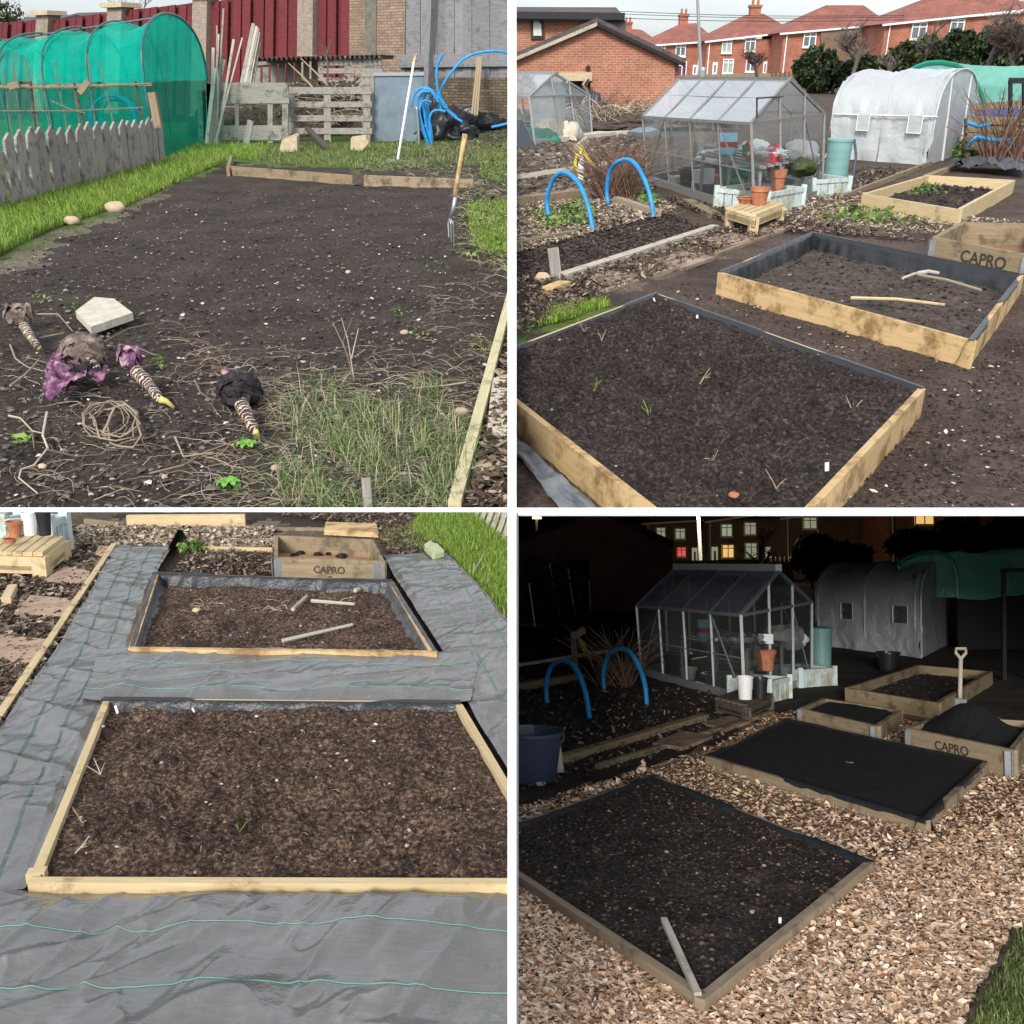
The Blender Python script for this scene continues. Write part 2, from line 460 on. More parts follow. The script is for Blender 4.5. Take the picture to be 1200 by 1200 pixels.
def stems(mb, C, L, r, lift=.03, curl=1.0, n=7, seg=3, lie=True):
    """thin curling dead stems"""
    for c in C:
        c = Vector(c); a = R.uniform(0, 6.28); l = L * R.uniform(.4, 1.5); p = [c]; up = R.uniform(.1, 1) * lift
        da = R.gauss(0, curl) / n
        for k in range(1, n):
            a += da + R.gauss(0, .25)
            z = up * math.sin(math.pi * k / (n - 1)) if lie else 0
            q = p[-1] + Vector((math.cos(a), math.sin(a), 0)) * (l / n); q.z = c.z + z + R.uniform(0, .008)
            p.append(q)
        mb.tube(p, r * R.uniform(.6, 1.3), seg, r * .4, cap=False)
    return mb
def leaves(mb, C, s, tilt=.9):
    n = len(C); base = np.array([(-.5, 0, 0), (-.05, -.28, .05), (.5, 0, 0), (-.05, .28, .05)])
    sz = s * np.exp(NR.normal(0, .3, n)); b = base[None] * sz[:, None, None]
    V = np.einsum('nij,nkj->nki', rotm(n, tilt), b) + C[:, None, :]
    mb.raw(V.reshape(-1, 3), np.arange(n * 4).reshape(n, 4)); return mb
def crown(c, rx, ry, rz, n, seed=1, hollow=.3, fr=1.6):
    """points filling an uneven crown"""
    out = []; tot = 0; c = np.array(c)
    while tot < n:
        p = NR.normal(0, 1, (n * 2, 3)); p /= np.linalg.norm(p, axis=1)[:, None]
        rad = NR.uniform(hollow, 1, n * 2) ** .5
        env = .35 + 1.15 * (fbm(p[:, 0] * fr + seed, p[:, 1] * fr + p[:, 2] * fr * 1.3 + seed * 2, seed, 3))
        q = p * (rad * env)[:, None] * np.array([rx, ry, rz])
        dens = fbm(q[:, 0] / rx * 4 + seed, (q[:, 2] / rz + q[:, 1] / ry * .5) * 4, seed + 5, 2)
        q = q[dens > .42]; out.append(q + c); tot += len(q)
    return np.concatenate(out)[:n]
def branches(mb, base, top_h, spread, n=5, depth=3, r=.06, seed=3, up=.6, kink=.3):
    rr = random.Random(seed)
    def grow(p, d, l, r_, k):
        q = [p]; dd = d.copy()
        for i in range(4):
            dd = (dd + Vector((rr.gauss(0, kink), rr.gauss(0, kink), rr.gauss(.05, kink * .5))) * .45).normalized()
            q.append(q[-1] + dd * l / 4)
        mb.tube(q, r_, 4 if k > 1 else 3, r_ * .55, cap=False)
        if k > 0:
            for j in range(n if k > 1 else n + 1):
                t = rr.uniform(.35, 1.0); i = min(3, int(t * 4)); pp = q[i].lerp(q[i + 1], t * 4 - i if i < 4 else 1)
                a = rr.uniform(0, 6.28); nd_ = (dd * up + Vector((math.cos(a), math.sin(a), rr.uniform(-.1, .7))) * spread).normalized()
                grow(pp, nd_, l * rr.uniform(.45, .75), r_ * .5, k - 1)
    grow(Vector(base), Vector((0, 0, 1)), top_h * .55, r, depth)
    return mb
def text_on(s, par, mat, o, ux, uz, size, name='lettering', nrm=None):
    """raised lettering on a plane at o spanned by ux (reading direction) and uz (up)"""
    cu = bpy.data.curves.new(name, 'FONT'); cu.body = s; cu.size = size; cu.extrude = .0015; cu.offset = .0012 * size / .1
    cu.align_x = 'CENTER'; cu.align_y = 'CENTER'
    ob = bpy.data.objects.new(name, cu); COL.objects.link(ob)
    bpy.context.view_layer.update()
    me = bpy.data.meshes.new_from_object(ob.evaluated_get(bpy.context.evaluated_depsgraph_get()))
    bpy.data.objects.remove(ob); me.name = name
    ux = Vector(ux).normalized(); uz = Vector(uz).normalized(); n = ux.cross(uz)
    loc = Vector(par['_loc'])
    m = Matrix(((ux.x, uz.x, n.x, o[0] - loc.x), (ux.y, uz.y, n.y, o[1] - loc.y), (ux.z, uz.z, n.z, o[2] - loc.z), (0, 0, 0, 1)))
    me.transform(m); me.materials.clear(); me.materials.append(mat)
    t = bpy.data.objects.new(name, me); COL.objects.link(t); t.parent = par; t['_loc'] = list(loc); t['_plot'] = par['_plot']
    return t
# ---------------------------------------------------------------- the palette
new_wood = wood('new_wood', (.50, .33, .15), (.62, .44, .22), (.68, .50, .28), stain=.35, staincol=(.16, .075, .02))
clean_wood = wood('clean_wood', (.50, .37, .19), (.60, .47, .27), (.66, .54, .33), stain=.12, staincol=(.2, .12, .05))
aged_wood = wood('aged_wood', (.20, .15, .09), (.30, .23, .14), (.36, .28, .18), stain=.3, staincol=(.08, .06, .04))
grey_wood = wood('grey_wood', (.20, .175, .15), (.35, .32, .285), (.46, .43, .39), stain=.25, staincol=(.07, .065, .05), grain=18)
pale_wood = wood('pale_wood', (.35, .31, .25), (.5, .45, .37), (.58, .54, .46), stain=.2, staincol=(.2, .16, .1))
burgundy = wood('burgundy_paint', (.11, .018, .022), (.17, .032, .036), (.2, .045, .048), stain=.12, staincol=(.05, .02, .02), grain=8)
fence_grey = wood('fence_grey', (.17, .165, .17), (.25, .245, .25), (.31, .30, .31), stain=.2, staincol=(.11, .10, .10), grain=10)
blue_paint = wood('washed_blue_paint', (.42, .52, .52), (.55, .63, .62), (.40, .38, .22), stain=.3, staincol=(.3, .28, .14), grain=6)
tan_brick = brickm('tan_brick', (.36, .25, .17), (.27, .18, .115), (.14, .12, .10), weather=.4)
dirty_brick = brickm('dirty_brick', (.22, .17, .10), (.12, .085, .05), (.045, .04, .035), weather=.5)
pier_brick = brickm('pier_brick', (.36, .28, .22), (.30, .21, .16), (.26, .23, .2), weather=.3)
red_brick = brickm('red_brick', (.43, .15, .075), (.33, .10, .05), (.36, .27, .2), bw=.26, bh=.09, msize=.014, weather=.3)
house_brick = brickm('house_brick', (.40, .13, .075), (.31, .095, .055), (.35, .2, .14), bw=.5, bh=.18, msize=.02, weather=.3)
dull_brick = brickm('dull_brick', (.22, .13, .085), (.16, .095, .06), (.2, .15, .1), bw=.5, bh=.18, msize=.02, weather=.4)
red_tile = tiles('red_tile', (.30, .105, .075), (.22, .08, .06), .6)
brown_tile = tiles('brown_tile', (.11, .075, .07), (.075, .052, .05), .5)
grey_tile = tiles('grey_tile', (.10, .10, .115), (.07, .07, .08), .5)
white_paint = plain('white_paint', (.78, .78, .76), .5, var=.06)
divider_white = plain('divider_white', (.8, .8, .8), .6, var=.02)
dark_felt = plain('dark_felt', (.02, .02, .022), .9)
black_plastic = plain('black_plastic', (.018, .018, .02), .35, bump=.2, scale=8)
grey_plastic = plain('grey_plastic', (.05, .055, .065), .4)
dark_blue_plastic = plain('dark_blue_plastic', (.035, .045, .075), .35)
white_plastic = plain('white_plastic', (.7, .7, .68), .45, var=.05)
red_plastic = plain('red_plastic', (.42, .025, .03), .45, var=.3, scale=6)
green_plastic = plain('green_plastic', (.02, .2, .12), .35)
blue_pipe = plain('blue_pipe', (.02, .25, .56), .45, var=.3, scale=7)
blue_barrel = plain('blue_barrel', (.03, .12, .42), .4)
teal_plastic = plain('teal_plastic', (.19, .36, .34), .45, var=.1, scale=3)
yellow_hose = plain('yellow_hose', (.6, .45, .06), .5)
terracotta = plain('terracotta', (.36, .14, .07), .85, bump=.1, var=.35, scale=12)
galv = plain('galvanised_sheet', (.17, .215, .25), .5, metal=.3, var=.25, scale=2.5, bump=.05)
alu = plain('aluminium', (.36, .37, .37), .42, metal=.5, var=.12)
dull_alu = plain('dull_aluminium', (.26, .25, .235), .5, metal=.4, var=.15)
steel = plain('steel', (.38, .4, .43), .35, metal=.7)
rope = plain('cane', (.34, .26, .16), .7, scale=40, var=.3)
cane_pale = plain('pale_cane', (.5, .43, .33), .7, scale=30, var=.3)
stone_tan = speck('stone_tan', [(.3, (.40, .30, .19)), (.7, (.58, .47, .33))], 9, .9, .4, .01)
slab_pale = speck('slab_pale', [(.3, (.42, .37, .28)), (.7, (.62, .57, .46))], 14, .9, .4, .008)
slab_brown = speck('slab_brown', [(.3, (.20, .14, .10)), (.7, (.38, .28, .21))], 10, .9, .4, .008, scale2=3, amt2=.35)
soil_grey = speck('soil_grey', [(.25, (.030, .024, .020)), (.55, (.072, .060, .052)), (.8, (.12, .10, .088))], 22, .95, 1, .02, scale2=2.2, amt2=.45)
soil_dark = speck('soil_dark', [(.34, (.008, .0055, .0045)), (.5, (.036, .025, .021)), (.68, (.115, .085, .073))], 48, .95, 1, .02, scale2=6, amt2=.55)
soil_brown = speck('soil_brown', [(.34, (.014, .007, .004)), (.5, (.12, .071, .047)), (.66, (.40, .265, .19))], 58, .95, 1, .02, scale2=6, amt2=.62)
soil_light = speck('soil_light', [(.25, (.035, .025, .020)), (.52, (.085, .064, .052)), (.8, (.15, .12, .10))], 20, .95, 1, .02, scale2=2.5, amt2=.4)
soil_black = speck('soil_black', [(.3, (.006, .006, .007)), (.7, (.014, .014, .016))], 30, .9, .6, .01)
clod_dark = islands('clod_dark', [(0, (.010, .007, .006)), (.6, (.04, .028, .024)), (.985, (.09, .068, .056)), (.995, (.32, .27, .22))], .95)
clod_brown = islands('clod_brown', [(0, (.014, .008, .005)), (.6, (.065, .04, .026)), (.97, (.16, .105, .07)), (.99, (.36, .28, .2))], .95)
pebble = islands('pebble', [(0, (.10, .085, .07)), (.5, (.34, .29, .23)), (.8, (.52, .45, .38)), (1, (.62, .60, .55))], .8)
chipwood = islands('chip_wood', [(0, (.24, .12, .06)), (.25, (.58, .36, .21)), (.7, (.80, .57, .38)), (1, (.88, .74, .58))], .85)
mulch = islands('mulch_pieces', [(0, (.022, .014, .011)), (.45, (.08, .05, .036)), (.75, (.17, .12, .085)), (1, (.40, .32, .23))], .9)
mulch_pale = islands('pale_mulch', [(0, (.10, .07, .045)), (.5, (.28, .21, .14)), (1, (.55, .47, .36))], .9)
grass_bright = islands('grass_bright', [(0, (.09, .15, .02)), (.5, (.21, .33, .045)), (.85, (.33, .46, .09)), (1, (.45, .45, .18))], .7, .35)
grass_dull = islands('grass_dull', [(0, (.07, .11, .03)), (.5, (.15, .21, .055)), (.8, (.27, .30, .11)), (1, (.42, .36, .19))], .7, .3)
grass_blade = islands('grass_blade', [(0, (.05, .10, .02)), (.45, (.14, .25, .07)), (.65, (.28, .36, .13)), (.8, (.5, .44, .27)), (1, (.6, .52, .36))], .65, .3)
straw = islands('dead_stem', [(0, (.10, .07, .045)), (.5, (.27, .21, .145)), (1, (.55, .47, .36))], .85)
dark_twig = islands('dark_twig', [(0, (.035, .022, .018)), (1, (.11, .08, .062))], .9)
red_twig = islands('red_twig', [(0, (.07, .035, .025)), (1, (.19, .115, .08))], .9)
twig_grey = islands('twig_grey', [(0, (.06, .05, .045)), (1, (.16, .13, .115))], .9)
leaf_dark = islands('leaf_dark', [(0, (.008, .016, .007)), (.6, (.03, .052, .018)), (1, (.09, .12, .045))], .55, .15)
leaf_olive = islands('leaf_olive', [(0, (.014, .022, .008)), (.6, (.05, .07, .022)), (1, (.13, .15, .06))], .55, .15)
leaf_weed = islands('leaf_weed', [(0, (.04, .085, .02)), (.6, (.12, .22, .045)), (1, (.34, .42, .10))], .55, .25)
bark = speck('bark', [(.3, (.05, .04, .03)), (.7, (.12, .10, .08))], 20, .95, .6, .01)
glass = sheer('greenhouse_glass', (.42, .50, .47), .93, .015, .06, bscale=1.2)
roof_glass = sheer('misty_roof_glass', (.58, .62, .64), .58, .08, .12, .3, bscale=1.2, var=.2)
window_glass = plain('window_glass', (.10, .12, .13), .08, spec=1, var=.4, scale=1)
net_teal = sheer('teal_netting', (.0, .62, .48), .52, .0, .8, .45, fres=.05, bump=.25, bscale=2.2, var=.25, trcol=(.45, .95, .85))
net_low = sheer('green_side_netting', (.0, .28, .20), .60, .0, .8, .3, fres=.05, bump=.1, bscale=3, trcol=(.45, .85, .75))
poly_white = sheer('white_polythene', (.60, .62, .62), .08, .06, .35, .25, bump=.9, bscale=2.0, var=.07)
poly_clear = sheer('clear_polythene', (.66, .69, .69), .34, .08, .2, .3, bump=.7, bscale=2.5, var=.1)
poly_night = sheer('thin_polythene', (.74, .76, .80), .10, .06, .25, .25, bump=.9, bscale=2.0, var=.15)
road_lamp = 0
tarp_green = sheer('green_tarpaulin', (.17, .50, .40), .06, .06, .35, .3, bump=.8, bscale=2.0, var=.2)
tarp_blue = plain('blue_sheet', (.05, .16, .5), .4, bump=.5, scale=2)
lit_window = plain('lit_window', (.7, .5, .2), .5, emit=(1, .62, .2), estr=.35)
lit_pale = plain('pale_lit_window', (.6, .6, .5), .5, emit=(.75, .8, .55), estr=.12)
lit_red = plain('red_lit_window', (.6, .1, .1), .5, emit=(1, .12, .1), estr=.3)
street_glow = plain('street_lamp_glow', (1, .6, .3), .5, emit=(1, .55, .25), estr=2)
kale = speck('kale_leaf', [(.3, (.03, .010, .02)), (.47, (.11, .035, .085)), (.56, (.25, .12, .21)), (.66, (.45, .36, .26))], 16, .7, .8, .02)
kale_dry = speck('dry_kale_leaf', [(.3, (.05, .03, .025)), (.5, (.16, .12, .10)), (.7, (.36, .29, .23))], 16, .9, .8, .02)
kale_black = speck('rotten_kale_leaf', [(.3, (.006, .005, .006)), (.55, (.022, .016, .02)), (.75, (.10, .05, .08))], 16, .6, .8, .02)
yellow_root = plain('yellow_root', (.52, .48, .14), .6)
ink = plain('stencil_ink', (.045, .035, .025), .8)

def stalkmat():
    m, nt, b, L = newmat('ringed_stalk')
    uv = nd(nt, 'ShaderNodeUVMap').outputs[0]; co = nd(nt, 'ShaderNodeTexCoord').outputs['Object']
    n = noise(nt, co, 14, 3, .6)
    sp = nd(nt, 'ShaderNodeSeparateXYZ'); L.new(uv, sp.inputs[0])
    a = nd(nt, 'ShaderNodeMath', operation='MULTIPLY_ADD'); a.inputs[1].default_value = 190; L.new(sp.outputs[0], a.inputs[0])
    c = nd(nt, 'ShaderNodeMath', operation='MULTIPLY'); c.inputs[1].default_value = 20; L.new(n, c.inputs[0]); L.new(c.outputs[0], a.inputs[2])
    s_ = nd(nt, 'ShaderNodeMath', operation='SINE'); L.new(a.outputs[0], s_.inputs[0])
    r = ramp(nt, [(.3, (.06, .014, .03)), (.5, (.30, .22, .15)), (.75, (.58, .49, .33))]); L.new(s_.outputs[0], r.inputs[0])
    L.new(r.outputs[0], b.inputs['Base Color']); setin(b, Roughness=.6); bumpit(nt, b, s_.outputs[0], .8, .006)
    return m
stalk = stalkmat()

def membranemat():
    """woven weed membrane: near-black, sheeny, with a fine weave"""
    m, nt, b, L = newmat('weed_membrane')
    co = nd(nt, 'ShaderNodeTexCoord').outputs['Object']; uv = nd(nt, 'ShaderNodeUVMap').outputs[0]
    mp = nd(nt, 'ShaderNodeMapping'); mp.inputs['Scale'].default_value = (12, 160, 1); L.new(uv, mp.inputs[0])
    n = noise(nt, mp.outputs[0], 1, 3, .6); n2 = noise(nt, co, 5, 5, .65)
    r = ramp(nt, [(.3, (.122, .118, .112)), (.7, (.152, .147, .14))]); L.new(n, r.inputs[0])
    r2 = ramp(nt, [(.35, (.8, .8, .8)), (.6, (1, 1, 1)), (.75, (1.5, 1.4, 1.3))]); L.new(n2, r2.inputs[0])
    L.new(mix(nt, 1, r.outputs[0], r2.outputs[0], 'MULTIPLY'), b.inputs['Base Color'])
    setin(b, Roughness=.24); b.inputs['Specular IOR Level'].default_value = 1.0
    bumpit(nt, b, n2, .4, .012); return m
membrane = membranemat()
liner = plain('black_liner', (.018, .019, .021), .4, bump=.9, scale=9, spec=.6)
liner_silver = plain('silvery_liner', (.13, .14, .15), .45, bump=.9, scale=7, var=.6, spec=.6)
mint_thread = plain('mint_thread', (.10, .25, .21), .6)

def groundmat(name, base, r, g, b_):
    """soil with painted-in areas of turf (red), litter (green) and trodden earth (blue); each is what lies there"""
    m, nt, b, L = newmat(name)
    co = nd(nt, 'ShaderNodeTexCoord').outputs['Object']
    n1 = noise(nt, co, 34, 6, .72); n2 = noise(nt, co, 1.5, 5, .68); n3 = noise(nt, co, 60, 3, .6)
    at = nd(nt, 'ShaderNodeVertexColor', layer_name='area'); sp = nd(nt, 'ShaderNodeSeparateColor'); L.new(at.outputs[0], sp.inputs[0])
    def tone(st):
        x = ramp(nt, [(.28, st[0]), (.52, st[1]), (.78, st[2])]); L.new(n1, x.inputs[0]); return x.outputs[0]
    out = tone(base)
    for ch, st in zip(sp.outputs[:3], (r, g, b_)):
        if st:
            # ragged edge
            ad = nd(nt, 'ShaderNodeMath', operation='MULTIPLY_ADD'); L.new(n3, ad.inputs[0]); ad.inputs[1].default_value = .7; ad.inputs[2].default_value = -.35
            a2 = nd(nt, 'ShaderNodeMath', operation='ADD'); L.new(ch, a2.inputs[0]); L.new(ad.outputs[0], a2.inputs[1])
            e = ramp(nt, [(.4, (0, 0, 0)), (.6, (1, 1, 1))]); L.new(a2.outputs[0], e.inputs[0])
            out = mix(nt, e.outputs[0], out, tone(st))
    r2 = ramp(nt, [(.32, (.5, .48, .46)), (.66, (1.2, 1.19, 1.17))]); L.new(n2, r2.inputs[0])
    L.new(mix(nt, 1, out, r2.outputs[0], 'MULTIPLY'), b.inputs['Base Color']); setin(b, Roughness=.95)
    b.inputs['Specular IOR Level'].default_value = .25
    bumpit(nt, b, n1, 1, .025); return m
def ground(plot, us, vs, mat, areas, amp=.02, label='', name='ground', holes=None, bigamp=.0):
    U, Vv = np.meshgrid(us, vs); P = plot.Gn(U, Vv)
    x, y = P[..., 0], P[..., 1]
    fade = np.clip(1.2 - y / 30, .15, 1)
    P[..., 2] = (.8 * fbm(x * 9, y * 6, 3, 4, .6) + .7 * fbm(x * 4, y * 3, 13, 2) - .95) * 2 * amp * fade + (fbm(x * .8, y * .6, 8, 2) - .6) * bigamp
    if holes is not None: P[..., 2] -= holes(U, Vv)
    mb = MB(); mb.grid(P[::-1]); 
    o = mb.build(name, mat, plot=plot, smooth=True, kind='structure', loc=(0, 6, 0))
    me = o.data; at = me.color_attributes.new('area', 'FLOAT_COLOR', 'POINT')
    Ur, Vr = U[::-1].ravel(), Vv[::-1].ravel(); c = np.zeros((Ur.size, 4), np.float32); c[:, 3] = 1
    jx = (fbm(x * 5, y * 4, 31, 3)[::-1].ravel() - .5) * 2; jy = (fbm(x * 5 + 40, y * 4, 37, 3)[::-1].ravel() - .5) * 2
    sc_ = np.clip((Vr - plot.yh) / 500, .03, 1) * 55
    for ch, poly, val in areas:
        m = inpoly(Ur + jx * sc_, Vr + jy * sc_ * .6, poly)
        c[m, :3] = 0
        if ch >= 0: c[m, ch] = val
    at.data.foreach_set('color', c.ravel())
    return o
def bed_soil(plot, quad, mat, clod, par, z0, amp, nu, nv, clods=3000, csize=.012, mound=0, name='soil', seed=3, fr=7):
    """soil filling a bed: lumpy sheet and loose crumbs; quad is four ground points"""
    a, b, c, d = [np.array(p) for p in quad]
    s = np.linspace(0, 1, nu)[None, :, None]; t = np.linspace(0, 1, nv)[:, None, None]
    P = (a * (1 - s) + b * s) * (1 - t) + (d * (1 - s) + c * s) * t
    x, y = P[..., 0], P[..., 1]
    r1 = 1.15 * fbm(x * fr * .5, y * fr * .42, seed, 2, .5) + .9 * fbm(x * fr * 1.5, y * fr * 1.3, seed + 2, 5, .6) - .52; r2 = fbm(x * 1.3, y * 1.1, seed + 9, 2)
    edge = (np.minimum(np.minimum(s, 1 - s), np.minimum(t, 1 - t))[..., 0] * 8).clip(0, 1)
    rid = np.abs(fbm(x * fr * .7 + 50, y * fr * .7, seed + 4, 3) - .5) * 2
    P[..., 2] = z0 + ((r1 - .5) * 2 * amp + (rid - .3) * amp * .7 + (r2 - .5) * amp * 1.5) * (.35 + .65 * edge) + mound * edge
    mb = MB(); mb.grid(P)
    o = mb.build(name, mat, par, smooth=True)
    if clods:
        i = NR.integers(0, nv, clods); j = NR.integers(0, nu, clods)
        C = P[i, j] + np.array([0, 0, -.002])
        m2 = MB(); stones(m2, C, csize, .75, .5)
        m2.build('crumbs', clod, par, kind='stuff')
    return P
# ---------------------------------------------------------------- light, sky, dividers
w = bpy.data.worlds.new('World'); sc.world = w; w.use_nodes = True
nt = w.node_tree; bg = nt.nodes['Background']
sky = nt.nodes.new('ShaderNodeTexSky'); sky.sky_type = 'NISHITA'; sky.sun_disc = False
SUN_EL, SUN_AZ = math.radians(37.5), math.radians(196)
sky.sun_elevation = SUN_EL; sky.sun_rotation = SUN_AZ; sky.air_density = 1.0; sky.dust_density = .6; sky.ozone_density = 1
hs = nt.nodes.new('ShaderNodeHueSaturation'); hs.inputs['Saturation'].default_value = .28
nt.links.new(sky.outputs[0], hs.inputs['Color']); tc = nt.nodes.new('ShaderNodeTexCoord'); sz = nt.nodes.new('ShaderNodeSeparateXYZ'); nt.links.new(tc.outputs['Generated'], sz.inputs[0])
cr = nt.nodes.new('ShaderNodeValToRGB'); cr.color_ramp.elements[0].color = (.21, .23, .255, 1); cr.color_ramp.elements[1].position = .4; cr.color_ramp.elements[1].color = (1, 1, 1, 1)
# overcast: cloud thickens towards the horizon, with soft streaks
mpc = nt.nodes.new('ShaderNodeMapping'); mpc.inputs['Scale'].default_value = (2, 2, 9); nt.links.new(tc.outputs['Generated'], mpc.inputs[0])
cn = nt.nodes.new('ShaderNodeTexNoise'); cn.inputs['Scale'].default_value = 2.2; cn.inputs['Detail'].default_value = 5; nt.links.new(mpc.outputs[0], cn.inputs['Vector'])
ma = nt.nodes.new('ShaderNodeMath'); ma.operation = 'MULTIPLY_ADD'; ma.inputs[1].default_value = .12; nt.links.new(cn.outputs['Fac'], ma.inputs[0])
mb_ = nt.nodes.new('ShaderNodeMath'); mb_.operation = 'SUBTRACT'; mb_.inputs[1].default_value = .05; nt.links.new(sz.outputs[2], mb_.inputs[0]); nt.links.new(mb_.outputs[0], ma.inputs[2])
nt.links.new(ma.outputs[0], cr.inputs[0]); mu = nt.nodes.new('ShaderNodeMix'); mu.data_type = 'RGBA'; mu.blend_type = 'MULTIPLY'; mu.inputs[0].default_value = 1
nt.links.new(hs.outputs[0], mu.inputs[6]); nt.links.new(cr.outputs[0], mu.inputs[7]); nt.links.new(mu.outputs[2], bg.inputs[0]); bg.inputs[1].default_value = .15
sd = bpy.data.lights.new('sun', 'SUN'); sd.energy = 1.5; sd.angle = math.radians(14); sd.color = (1, .96, .9)
so = bpy.data.objects.new('sun', sd); COL.objects.link(so)
# sky rotation is measured from +Y clockwise
az = SUN_AZ; sdir = Vector((math.sin(az) * math.cos(SUN_EL), math.cos(az) * math.cos(SUN_EL), math.sin(SUN_EL)))
so.rotation_euler = sdir.to_track_quat('Z', 'Y').to_euler(); so.location = (0, -5, 20)
sc.view_settings.view_transform = 'Standard'; sc.view_settings.look = 'None'; sc.view_settings.exposure = 1.2; sc.view_settings.gamma = 1
cam = bpy.data.cameras.new('camera'); co_ = bpy.data.objects.new('camera', cam); COL.objects.link(co_)
cam.sensor_width = 36; cam.lens = 36 * FPX / 1200; cam.clip_end = 3000; cam.clip_start = .02
co_.location = EYE; co_.rotation_euler = (math.pi / 2 - PITCH, 0, 0); sc.camera = co_
sc.cycles.max_bounces = 8; sc.cycles.transparent_max_bounces = 24; sc.cycles.diffuse_bounces = 3; sc.cycles.glossy_bounces = 3
sc.cycles.use_denoising = True; sc.cycles.sample_clamp_indirect = 4

class WorldPlot:
    k = 1; M = Matrix.Identity(4)
WP = WorldPlot(); PLOTS['w'] = WP
def cw(d, x, dn):
    """depth along the view slope, across, and down from it -> world"""
    return EYE + CF * d + CR * x - CU * dn
def plate(name, pts, vec, mat, label=None):
    mb = MB(); mb.ext(pts, vec); o = mb.build(name, mat, plot=WP, kind='structure', loc=pts[0]); 
    return o
T1, T0 = .0335, .0079
DR = 2.35; TRf = DR * 10 / FPX
# the upper terrace ends in a white kerb, and a white partition runs away from it between the two upper plots
plate('terrace_kerb', [cw(3.5, -2.6, -T1 / 2), cw(3.66, -2.6, -T1 / 2), cw(3.66, -2.6, T1 / 2), cw(3.5, -2.6, T1 / 2)], CR * 2.6, divider_white)
def up(D, z): return Vector((-T1 / 2, D, z))
far = 36
near_top = cw(3.6, 0, -2.25); near_bot = cw(3.6, 0, .12)
plate('partition_wall', [up(near_bot.y + .08, near_bot.z), up(far, -.3), up(far, .35), up(near_bot.y + .08, .35)], CR * T1, divider_white)
plate('partition_post', [cw(3.6, -T1 / 2, .12), cw(3.7, -T1 / 2, .12), cw(3.7, -T1 / 2, -2.25), cw(3.6, -T1 / 2, -2.25)], CR * T1, divider_white)
bounce_grey = plain('grey_bounce', (.5, .51, .55), .9)  # added linings in light grey bounce daylight deeper into the night plot
# lower right plot: partition, back, and an added roof and side blocking daylight
plate('lower_partition_wall', [cw(.85, -T0 / 2, -T0 / 2), cw(60, -T0 / 2, -T0 / 2), cw(60, -T0 / 2, 4), cw(6, -T0 / 2, 1.6), cw(.85, -T0 / 2, .75)], CR * T0, divider_white)
plate('partition_bounce_lining', [cw(.88, T0 / 2 + .001, .001), cw(60, T0 / 2 + .001, .001), cw(60, T0 / 2 + .001, 4), cw(6, T0 / 2 + .001, 1.6), cw(.88, T0 / 2 + .001, .75)], CR * .001, bounce_grey)
plate('daylight_block_roof', [cw(DR, T0 / 2, -TRf / 2), cw(60, T0 / 2, -TRf / 2), cw(60, 46, -TRf / 2), cw(DR, 2.85, -TRf / 2)], CU * -TRf * .9, divider_white)
plate('roof_bounce_lining', [cw(DR + .01, T0 / 2, TRf * .4), cw(60, T0 / 2, TRf * .4), cw(60, 46, TRf * .4), cw(DR + .01, 2.85, TRf * .4)], CU * -TRf * .1, bounce_grey)
plate('daylight_block_side', [cw(DR, 2.8, 0), cw(60, 42, 0), cw(60, 42, 6), cw(DR, 2.8, 1.0)], CR * .01, dark_felt)
nm, nt_, nb, nl = newmat('night_sky'); nb.inputs['Base Color'].default_value = (.004, .005, .008, 1); nb.inputs['Roughness'].default_value = 1
plate('sky', [cw(59, -1, -1), cw(59, 41, -1), cw(59, 41, 7), cw(59, -1, 7)], CF * .1, nm)
# far terrain under everything upstairs
mb = MB()
mb.poly([(-400, 34, -.25), (400, 34, -.25), (400, 900, -.25), (-400, 900, -.25)])
mb.build('far_ground', soil_light, plot=WP, kind='structure', loc=(0, 100, -.25))
# ================================================================ TOP LEFT PLOT
P = TL; G, V, W, PX = P.G, P.V, P.W, P.px
us = np.concatenate([np.linspace(-700, -20, 40), np.linspace(-15, 612, 250)])
vs = np.concatenate([np.array([77, 78.5, 80, 82, 85, 88, 92, 96, 100]), np.linspace(104, 640, 260)])
m_ground_tl = groundmat('ground_tl', [(.014, .0095, .007), (.062, .0455, .036), (.165, .128, .104)],
    [(.03, .045, .012), (.10, .15, .03), (.2, .25, .07)], [(.05, .045, .03), (.17, .15, .10), (.34, .31, .24)], [(.022, .02, .012), (.068, .060, .038), (.15, .13, .09)])
ground(P, us, vs, m_ground_tl, [
    (0, [(-700, 330), (-700, 130), (600, 150), (600, 190), (430, 200), (272, 190), (232, 205), (140, 248), (60, 275), (8, 298)], 1),
    (1, [(-100, 345), (8, 296), (70, 272), (140, 246), (200, 222), (195, 232), (120, 262), (70, 284), (30, 315)], 1),
    (2, [(530, 300), (535, 215), (440, 190), (600, 150), (600, 330)], 1),
    (2, [(250, 600), (300, 490), (360, 440), (470, 450), (560, 440), (560, 600)], .8)], amp=.022)
